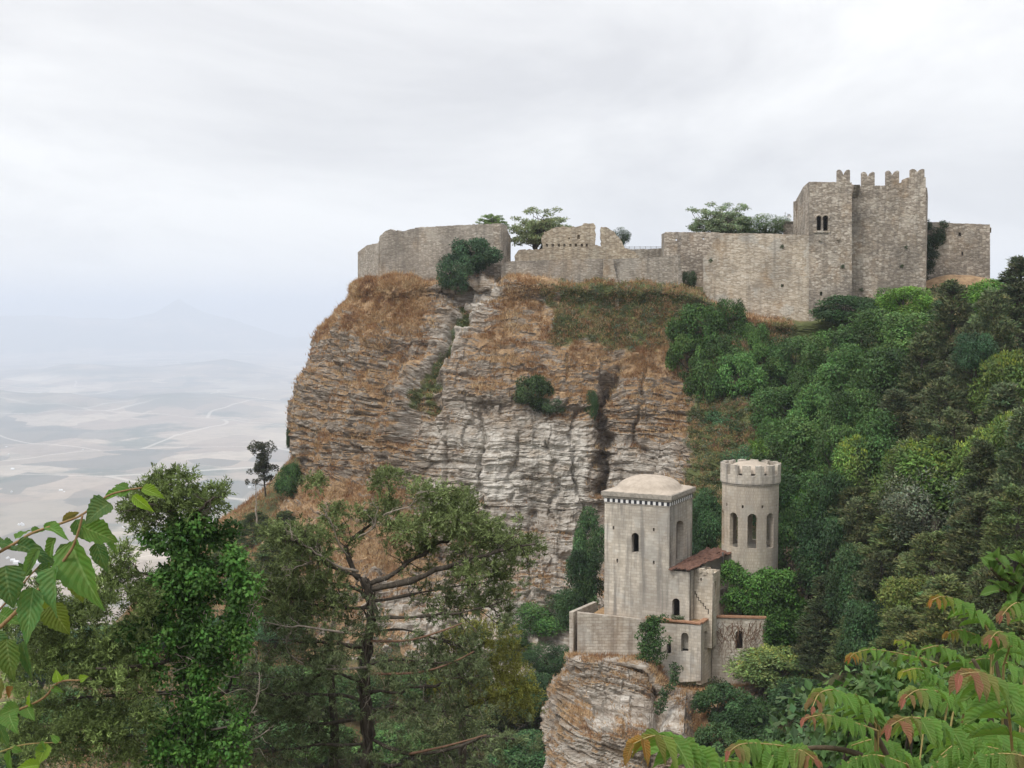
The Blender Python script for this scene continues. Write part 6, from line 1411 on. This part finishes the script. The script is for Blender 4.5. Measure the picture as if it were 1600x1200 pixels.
# ================================================================ LEAVES CLOSE TO THE VIEWER
def leaf_mat():
    m, n, l, b = mat_new('large_leaf', .6); b.inputs['Specular IOR Level'].default_value = .22
    oi = n.new('ShaderNodeObjectInfo'); uv = n.new('ShaderNodeUVMap').outputs[0]; s = n.new('ShaderNodeSeparateXYZ'); l.new(uv, s.inputs[0])
    ab = nd(n, 'ShaderNodeMath', operation='ABSOLUTE'); l.new(s.outputs[1], ab.inputs[0])
    t = nd(n, 'ShaderNodeMath', operation='MULTIPLY_ADD'); l.new(ab.outputs[0], t.inputs[0]); t.inputs[1].default_value = -2.6
    u9 = nd(n, 'ShaderNodeMath', operation='MULTIPLY'); l.new(s.outputs[0], u9.inputs[0]); u9.inputs[1].default_value = 9.0; l.new(u9.outputs[0], t.inputs[2])
    pp = nd(n, 'ShaderNodeMath', operation='PINGPONG'); l.new(t.outputs[0], pp.inputs[0]); pp.inputs[1].default_value = .5
    vein = rampf(n, l, pp.outputs[0], .09, .0); rib = rampf(n, l, ab.outputs[0], .09, .03)
    mx = nd(n, 'ShaderNodeMath', operation='MAXIMUM'); v5 = nd(n, 'ShaderNodeMath', operation='MULTIPLY'); l.new(vein, v5.inputs[0]); v5.inputs[1].default_value = .22; l.new(v5.outputs[0], mx.inputs[0]); l.new(rib, mx.inputs[1])
    pos = n.new('ShaderNodeTexCoord').outputs['Object']; nz = noise(n, l, pos, 7, 4, .6)
    c0 = mixc(n, l, rampf(n, l, nz, .35, .7, 0, .4), oi.outputs['Color'], (.15, .18, .045))
    sp = noise(n, l, pos, 26, 3, .6); c0 = mixc(n, l, rampf(n, l, sp, .66, .74, 0, .6), c0, (.16, .10, .04))
    hs = nd(n, 'ShaderNodeHueSaturation', Hue=.49, Saturation=.9, Value=1.45); l.new(c0, hs.inputs['Color'])
    c = mixc(n, l, mx.outputs[0], c0, hs.outputs[0]); l.new(c, b.inputs['Base Color'])
    bp = nd(n, 'ShaderNodeBump', Strength=.5, Distance=.004); l.new(pp.outputs[0], bp.inputs['Height']); l.new(bp.outputs[0], b.inputs['Normal'])
    tr = n.new('ShaderNodeBsdfTranslucent'); h2 = nd(n, 'ShaderNodeHueSaturation', Hue=.485, Saturation=1.1, Value=1.5); l.new(c, h2.inputs['Color']); l.new(h2.outputs[0], tr.inputs['Color'])
    ms = n.new('ShaderNodeMixShader'); ms.inputs[0].default_value = .38; l.new(b.outputs[0], ms.inputs[1]); l.new(tr.outputs[0], ms.inputs[2])
    out = [x for x in n if x.type == 'OUTPUT_MATERIAL'][0]; l.new(ms.outputs[0], out.inputs['Surface']); return m
M['bigleaf'] = leaf_mat()
def stem_mat(name, c1, c2): return bark_mat(name, c1, c2)
M['twig'] = stem_mat('reddish_twig', (.16, .10, .05), (.30, .20, .10)); M['rachis'] = stem_mat('tan_green_rachis', (.22, .20, .07), (.36, .26, .12)); M['stem'] = stem_mat('dark_young_stem', (.05, .045, .03), (.12, .09, .06))
def leaf_shape(seed, kind):
    """unit leaf along +X, half width .5 in Y, +Z is the upper face"""
    rg = np.random.default_rng(seed); nu, nv = 15, 7; u = np.linspace(0, 1, nu); v = np.linspace(-1, 1, nv)
    if kind == 'ovate': w = .5 * np.clip(np.sin(math.pi * u ** .62), 0, 1) ** .85 * (1 - .45 * u ** 4)
    else: w = .5 * np.clip(np.sin(math.pi * u ** .72), 0, 1) ** .75
    w = np.maximum(w, .004); ser = 1 + .07 * np.where(np.arange(nu) % 2 == 0, 1, -1) * (w > .08)
    U, Vv = np.meshgrid(u, v, indexing='ij'); Wd = (w * ser)[:, None]
    edge = np.abs(Vv) > .99
    Yc = Vv * np.where(edge, Wd, w[:, None]); fold, droop, curl = rg.uniform(.15, .5), rg.uniform(.0, .38), rg.uniform(-.35, .35)
    Z = fold * np.abs(Yc) - droop * U ** 2 + .04 * np.sin(U * rg.uniform(10, 18) + rg.uniform(0, 6)) * Vv * np.abs(Vv) + curl * Yc * U
    X = U - .12 * droop * U ** 2
    k = np.arange(nu - 1)[:, None] * nv + np.arange(nv - 1)[None]
    return new_mesh('leaf', np.stack([X, Yc + .06 * curl * np.sin(3 * U), Z], -1).reshape(-1, 3), [np.stack([k, k + nv, k + nv + 1, k + 1], -1).reshape(-1, 4)], M['bigleaf'], smooth=True, uv=np.stack([U, Vv], -1).reshape(-1, 2))
OV = [leaf_shape(100 + k, 'ovate') for k in range(6)]; LA = [leaf_shape(200 + k, 'lance') for k in range(6)]
def put_leaf(name, me, base, tip, width, nrm, color, parent):
    ax = tip - base; L = np.linalg.norm(ax); x = ax / L; z = np.asarray(nrm, float); z = z - x * (x @ z); z = z / np.linalg.norm(z); y = np.cross(z, x)
    o = bpy.data.objects.new(name, me); COL.objects.link(o); o.parent = parent
    mtx = Matrix(((x[0] * L, y[0] * width, z[0] * L, base[0]), (x[1] * L, y[1] * width, z[1] * L, base[1]), (x[2] * L, y[2] * width, z[2] * L, base[2]), (0, 0, 0, 1)))
    o.matrix_parent_inverse = Matrix.Identity(4); o.matrix_basis = mtx; o.color = (*color, 1); return o

def left_branch():
    rg = np.random.default_rng(61); Y = 1.75; root = np.array([-1.25, 1.7, float(H(-1.25, 1.7))])
    e = empty('leafy_shrub', root, 'shrub with big drooping green leaves reaching in over the view of the plain', 'shrub'); mwi = Matrix.Translation(-e.location)
    def part(name, pts, r, mat='twig', Yo=0., ext=None):
        p = px_path(pts, Y + Yo, 0, n=max(8, len(pts) * 4))
        if ext is not None: p = np.vstack([catmull(np.array([ext[0], ext[1], p[0]]), 10, 0)[:-1], p])
        m_ = MB(); m_.tube(p, np.linspace(r, r * .4, len(p)) * .62, 7); o = link(name, m_.mesh(name, M[mat], True)); o.parent = e; o.matrix_parent_inverse = mwi; return o
    st = MB(); st.tube(catmull(np.array([root - [0, 0, .2], root + [.02, .02, .5], root + [.06, 0, 1.1], root + [.2, .05, 1.7]]), 14, 0), np.linspace(.022, .012, 14), 8); so = link('stem', st.mesh('stem', M['stem'], True)); so.parent = e; so.matrix_parent_inverse = mwi
    hub = [root + [.06, 0, 1.1], root + [.25, .05, 1.45]]
    b1 = part('twig', [(-40, 885), (0, 862), (30, 845), (52, 832), (100, 816), (130, 803), (168, 775), (198, 766), (222, 762)], .0045, ext=hub)
    b2 = part('twig', [(-40, 1010), (0, 980), (40, 941), (76, 905), (110, 861), (122, 832), (129, 805)], .0060, Yo=-.05, ext=hub)
    b3 = part('twig', [(-30, 985), (28, 921), (48, 898), (62, 884)], .0035, Yo=.05, ext=hub)
    b4 = part('twig', [(-40, 1130), (20, 1112), (66, 1092), (92, 1066), (126, 1063)], .0045, Yo=.0, ext=[root + [.02, .02, .5], root + [.25, .0, .8]])
    b5 = part('twig', [(-40, 1190), (0, 1175), (40, 1163), (96, 1160)], .003, 'rachis', Yo=.03, ext=[root + [.02, .02, .4], root + [.25, .0, .7]])
    G = (.085, .195, .040); Dk = (.045, .115, .034); Lt = (.17, .30, .035); Ol = (.11, .165, .028); Br = (.16, .14, .04)
    # base x, y, tip x, y, width px, colour, twig, depth of base and tip, how far the face turns up
    L = [(111, 846, 149, 954, 50, G, b2, -.03, -.08, .25), (88, 884, 81, 964, 36, (.07, .17, .05), b2, -.06, -.10, .1), (52, 918, 38, 1008, 34, (.065, .165, .045), b2, -.08, -.12, .1), (128, 823, 187, 845, 42, (.075, .165, .028), b2, 0, .02, .9), (172, 786, 131, 813, 34, (.075, .15, .05), b1, 0, -.03, 1), (221, 763, 259, 774, 18, Lt, b1, 0, 0, .7), (207, 774, 241, 801, 15, Lt, b1, 0, 0, .3),
         (202, 768, 151, 783, 20, G, b1, .03, .03, .8), (200, 764, 178, 756, 16, G, b1, .02, .02, .8), (205, 766, 182, 775, 14, G, b1, .04, .05, .5), (8, 884, 18, 950, 48, Dk, b3, -.1, -.12, .1), (28, 851, 73, 866, 24, Dk, b1, 0, -.05, .8), (60, 858, 32, 908, 15, (.09, .19, .05), b1, -.03, -.06, 0), (4, 842, -24, 856, 22, Dk, b1, 0, -.02, .6), (2, 848, 26, 856, 16, Dk, b1, .02, 0, .6), (24, 842, 48, 826, 16, G, b1, .02, .04, .7), (50, 834, 72, 824, 16, G, b1, .02, .04, .6), (76, 824, 100, 832, 18, G, b1, 0, -.03, .7), (70, 828, 88, 812, 12, G, b1, .02, .03, .4),
         (97, 814, 126, 799, 11, Br, b1, .02, .04, .3), (150, 848, 166, 896, 26, Dk, b2, .05, .04, .0), (112, 890, 131, 944, 28, Ol, b2, .05, .06, 0), (80, 944, 106, 994, 38, Ol, b2, .04, .03, .2), (70, 918, 78, 968, 26, Ol, b2, .06, .07, 0), (10, 998, 18, 1066, 34, (.075, .14, .03), b2, -.1, -.12, .2), (34, 1002, 50, 1066, 15, Dk, b2, 0, -.02, .1), (118, 812, 140, 850, 26, Dk, b2, .05, .05, .2), (160, 820, 185, 870, 10, G, b2, .05, .05, 0), (95, 850, 116, 880, 26, Dk, b2, .06, .07, .4), (86, 840, 70, 880, 12, (.09, .19, .04), b1, .0, -.03, .1), (66, 866, 84, 884, 22, Dk, b3, .03, .02, .6), (58, 888, 92, 905, 20, Dk, b3, .05, .04, .7), (48, 898, 28, 880, 14, Dk, b3, .03, .02, .6), (25, 924, 0, 935, 22, G, b3, 0, -.03, .6), (0, 960, 30, 972, 26, G, b3, .02, .0, .7), (-6, 990, 8, 1030, 30, Dk, b2, -.02, -.05, .3),
         (92, 1066, 86, 1046, 14, Lt, b4, 0, 0, .3), (124, 1063, 138, 1056, 11, Lt, b4, 0, 0, .3), (98, 1064, 108, 1052, 10, Lt, b4, 0, .01, .4), (48, 1103, 44, 1082, 9, Lt, b4, 0, -.02, .2), (42, 1105, 50, 1124, 20, G, b4, 0, -.02, .4), (14, 1114, 20, 1140, 26, G, b4, -.02, -.05, .5), (30, 1106, -6, 1118, 22, G, b4, 0, -.02, .7), (80, 1074, 100, 1082, 9, G, b4, 0, 0, .4), (74, 1162, 56, 1197, 22, Lt, b5, 0, -.02, .2), (92, 1160, 78, 1148, 10, G, b5, 0, 0, .4), (62, 1161, 70, 1176, 16, G, b5, 0, -.01, .3), (20, 1168, 34, 1176, 10, G, b5, 0, 0, .4), (62, 1196, 22, 1200, 16, Lt, b5, -.02, -.04, .9), (16, 1170, 18, 1215, 9, G, b5, 0, 0, .2), (-5, 1120, 12, 1180, 22, Dk, b4, .05, .06, .2), (2, 1060, -6, 1100, 24, (.12, .13, .03), b4, .03, .02, .2), (20, 1072, 10, 1090, 12, (.20, .10, .03), b4, .03, .02, .2)]
    for k, (x0, y0, x1, y1, w, c, tw_, d0, d1, f) in enumerate(L):
        a, b = P(x0, y0, Y + d0), P(x1, y1, Y + d1); nrm = np.array([rg.normal(0, .25), -1.0, f + rg.normal(0, .12)])
        o = put_leaf('leaf', OV[k % 6], a, b, w / ppm(Y) * 1.15, nrm, tuple(np.array(c) * rg.uniform(.85, 1.2)), tw_)
left_branch()

def saplings():
    rg = np.random.default_rng(62)
    Gn = np.array([.100, .215, .042]); Gd = np.array([.055, .145, .036]); Pk = np.array([.30, .105, .085]); Or = np.array([.30, .12, .035]); Ye = np.array([.26, .27, .04])
    plants = [('red tipped sapling whose long fronds arch over the foot of the crag', (1150, 2.05)), ('red tipped sapling with fronds spreading from dark stems in the thicket', (1390, 2.5)), ('tall red tipped sapling with pink young fronds beside the thicket', (1590, 2.45))]
    roots = []
    for lab, (px, Y) in plants:
        x, y, _ = P(px, 1200, Y); g = np.array([x, y, float(H(x, y))]); roots.append(empty('sapling', g, lab, 'sapling'))
    # plant, Y, points base->tip, pairs, leaflet px, tip colour, drift of the tip towards the viewer
    F = [(2, 3.1, [(1549, 996), (1532, 966), (1512, 947), (1492, 936), (1472, 932), (1456, 938)], 8, 46, Or, -.15), (2, 3.1, [(1552, 1012), (1532, 996), (1508, 986), (1492, 985), (1481, 990)], 6, 34, Or, -.1), (2, 2.9, [(1568, 1040), (1578, 1005), (1572, 990), (1558, 988), (1548, 999)], 7, 46, Pk, -.15), (2, 3.0, [(1612, 985), (1606, 955), (1592, 942), (1578, 948), (1566, 962)], 6, 40, Pk, -.1),
         (1, 3.4, [(1500, 1052), (1455, 1033), (1405, 1021), (1362, 1015), (1338, 1020), (1328, 1027)], 10, 32, Or, -.2), (2, 2.1, [(1584, 1205), (1578, 1130), (1571, 1085), (1556, 1062), (1530, 1051), (1500, 1054)], 9, 88, Pk, -.25), (1, 2.2, [(1535, 1190), (1502, 1152), (1470, 1131), (1442, 1123), (1415, 1122), (1392, 1134)], 8, 72, Pk, -.2), (1, 2.6, [(1508, 1102), (1482, 1086), (1456, 1079), (1432, 1079), (1413, 1092)], 7, 54, Pk, -.15),
         (1, 2.6, [(1368, 1132), (1346, 1106), (1322, 1086), (1300, 1078), (1280, 1084), (1270, 1104)], 7, 50, Pk, -.15), (1, 2.5, [(1372, 1142), (1340, 1131), (1312, 1122), (1286, 1117), (1258, 1122)], 7, 46, Pk, -.12), (0, 1.75, [(1135, 1212), (1102, 1182), (1076, 1166), (1050, 1154), (1020, 1150), (990, 1162)], 7, 92, Or, -.15), (0, 1.95, [(1182, 1215), (1200, 1187), (1226, 1176), (1250, 1172), (1272, 1186)], 6, 66, Pk, -.1), (0, 2.0, [(1270, 1180), (1235, 1168), (1190, 1162), (1158, 1163), (1140, 1174)], 8, 54, Pk, -.12), (2, 1.8, [(1480, 1215), (1515, 1190), (1545, 1180), (1580, 1178), (1620, 1186)], 8, 72, Pk, -.1),
         (1, 2.9, [(1375, 1140), (1362, 1112), (1348, 1095), (1336, 1084)], 7, 46, Gn, -.1), (2, 2.9, [(1600, 1100), (1560, 1080), (1520, 1085), (1480, 1100)], 8, 60, Gn, -.1), (2, 2.6, [(1595, 1160), (1550, 1140), (1510, 1150), (1470, 1180)], 8, 70, Gn, -.2), (1, 2.8, [(1420, 1200), (1400, 1170), (1370, 1155), (1330, 1165)], 8, 56, Gn, -.15), (2, 3.2, [(1600, 1050), (1570, 1035), (1530, 1030), (1500, 1045)], 8, 50, Gn, -.1), (1, 3.2, [(1480, 1100), (1460, 1060), (1435, 1045), (1410, 1050)], 7, 40, Ye, -.1), (1, 3.3, [(1450, 1080), (1440, 1035), (1420, 1005), (1400, 1000)], 5, 26, Ye, -.1), (0, 2.3, [(1180, 1205), (1160, 1192), (1130, 1190), (1100, 1205)], 5, 44, Gn, -.1), (1, 2.4, [(1300, 1215), (1330, 1190), (1370, 1180), (1420, 1195)], 8, 60, Gn, -.1), (2, 2.3, [(1440, 1215), (1480, 1180), (1520, 1165), (1560, 1170)], 8, 64, Gn, -.1), (1, 3.0, [(1520, 1060), (1500, 1030), (1470, 1010), (1440, 1015)], 7, 40, Gn, -.1), (2, 3.3, [(1610, 1030), (1590, 1010), (1560, 1015), (1535, 1035)], 7, 44, Gn, -.1)]
    for fi, (pi, Y, pts, npair, lp, tipc, dy) in enumerate(F):
        npair += 2; lp = lp * .84
        root = roots[pi]; mwi = Matrix.Translation(-root.location)
        p = px_path(pts, Y, dy, n=28)
        base = np.array(root.location); mid = (p[0] + base) / 2 + np.array([0, .05, -.1]); foot = base + np.array([rg.normal(0, .05), rg.normal(0, .05), .12])
        full = np.vstack([catmull(np.array([base + [0, 0, -.1], foot, mid, p[0]]), 14, 0)[:-1], p])
        m_ = MB(); r0 = .0019 * (lp / 60) ** .5 * Y / 2.2; m_.tube(full, np.linspace(r0 * 1.9, r0 * .5, len(full)), 6); fr = link('frond', m_.mesh('frond', M['rachis'], True)); fr.parent = root; fr.matrix_parent_inverse = mwi
        tg = unit(np.gradient(p, axis=0)); Lm = lp / ppm(Y)
        for k in range(npair + 1):
            t = .16 + .84 * k / npair; i = min(int(t * 27), 27); q = p[i]; d = tg[i]
            side = unit(np.cross(d, [0, 0, 1.0])); size = Lm * (math.sin(math.pi * min(1, .32 + .60 * t)) ** .6) * rg.uniform(.88, 1.1)
            yg = sstep(.60, 1.04, t) if tipc is not Gn else .0
            for s in ((-1, 1) if k < npair else (0,)):
                dirn = unit(side * s * .85 + d * (.55 if s else 1.0) + np.array([0, 0, -.50 - .25 * t]) + .10 * rg.standard_normal(3))
                nr = np.array([0, -.25, 1.0]) + side * s * .35 + .18 * rg.standard_normal(3)
                c = (Gn * (1 - yg) + tipc * yg) * rg.uniform(.8, 1.2); c = c * .75 + Gd * .25 if rg.random() < .3 else c
                put_leaf('leaflet', LA[int(rg.integers(0, 6))], q, q + dirn * size, size * rg.uniform(.29, .36), nr, tuple(c), fr)
    for pi, pts, Y in [(2, [(1556, 1200), (1548, 1120), (1535, 1060), (1520, 1030)], 2.7), (1, [(1400, 1210), (1370, 1150), (1352, 1125)], 2.6), (1, [(1395, 1205), (1340, 1178), (1290, 1168), (1230, 1172)], 2.5), (2, [(1585, 1205), (1568, 1100), (1556, 1030)], 3.0)]:
        root = roots[pi]; p = px_path(pts, Y, 0, n=16); base = np.array(root.location); full = np.vstack([catmull(np.array([base + [0, 0, -.1], (p[0] + base) / 2, p[0]]), 8, 0)[:-1], p])
        m_ = MB(); m_.tube(full, np.linspace(.009, .004, len(full)), 7); s = link('stem', m_.mesh('stem', M['stem'], True)); s.parent = root; s.matrix_parent_inverse = Matrix.Translation(-root.location)
saplings()

def near_bush():
    """thicket behind the saplings, and the broad leaved sprig at the edge"""
    rg = np.random.default_rng(63)
    for lab, blobs, col, L, W, nm in [('leafy bramble thicket growing behind the red tipped saplings', [(rg.uniform(1330, 1640), rg.uniform(1070, 1240), rg.uniform(5.2, 7.5), rg.uniform(.10, .22)) for _ in range(110)], (.085, .16, .045), .05, .036, 'bramble_thicket'),
                                      ('dense green shrub rising from the slope behind the thicket', [(rg.uniform(1260, 1640), rg.uniform(1110, 1300), rg.uniform(9, 13), rg.uniform(.3, .6)) for _ in range(90)], (.065, .12, .042), .09, .06, 'shrub')]:
        fo, st = Foliage(), MB(); mx = P(1450, 1200, 7 if 'bramble' in nm else 11); g = np.array([mx[0], mx[1], float(H(mx[0], mx[1]))])
        e = empty(nm, g, lab, 'shrub')
        for px, py, Y, r in blobs:
            c = P(px, py, Y); gz = float(H(c[0], c[1])); c[2] = max(c[2], gz + .1); fo.add(clump_leaves(rg, c, (r, r, r * .8), int(130 * rg.uniform(.6, 1.2)), L, W, np.ones(3) * rg.uniform(.6, 1.4), axis_up=-.3, shell=.3))
            st.tube(limb_path(rg, (c[0] + rg.normal(0, .2), c[1] + .2, gz - .1), c, 6, .08), np.linspace(.018, .006, 6), 4)
        f = link('foliage', fo.mesh('foliage')); f.color = (*col, 1); to_parent([f, link('stems', st.mesh('stems', M['bark']))], e); e.children[1].name = 'stem_tangle'
    Y = 6.0; x, y, _ = P(1640, 1000, Y); g = np.array([x, y, float(H(x, y))]); e = empty('broad_leaved_shrub', g, 'glossy broad leaved shrub sprig above the tallest pink fronds', 'shrub'); mwi = Matrix.Translation(-e.location)
    for pts in ([(1650, 990), (1610, 930), (1580, 900), (1556, 872)], [(1650, 960), (1615, 905), (1595, 880)], [(1650, 980), (1600, 925), (1565, 905), (1548, 888)], [(1660, 1000), (1610, 950), (1580, 928), (1562, 922)]):
        p = px_path(pts, Y, -.1, n=14); full = np.vstack([catmull(np.array([g - [0, 0, .1], (g + p[0]) / 2, p[0]]), 8, 0)[:-1], p]); m_ = MB(); m_.tube(full, np.linspace(.02, .005, len(full)), 5); tw_ = link('twig', m_.mesh('twig', M['stem'], True)); tw_.parent = e; tw_.matrix_parent_inverse = mwi
        for k in range(13):
            q = p[min(int((.3 + .7 * k / 12) * 13), 13)]; d = unit(unit(p[-1] - p[0]) * .6 + rg.standard_normal(3) * .65 + [0, 0, .35]); s = 28 / ppm(Y) * rg.uniform(.8, 1.25)
            put_leaf('leaf', LA[k % 6], q, q + d * s, s * .42, np.array([rg.normal(0, .3), -.7, .8]), tuple(np.array([.075, .155, .04]) * rg.uniform(.75, 1.4)), tw_)
near_bush()
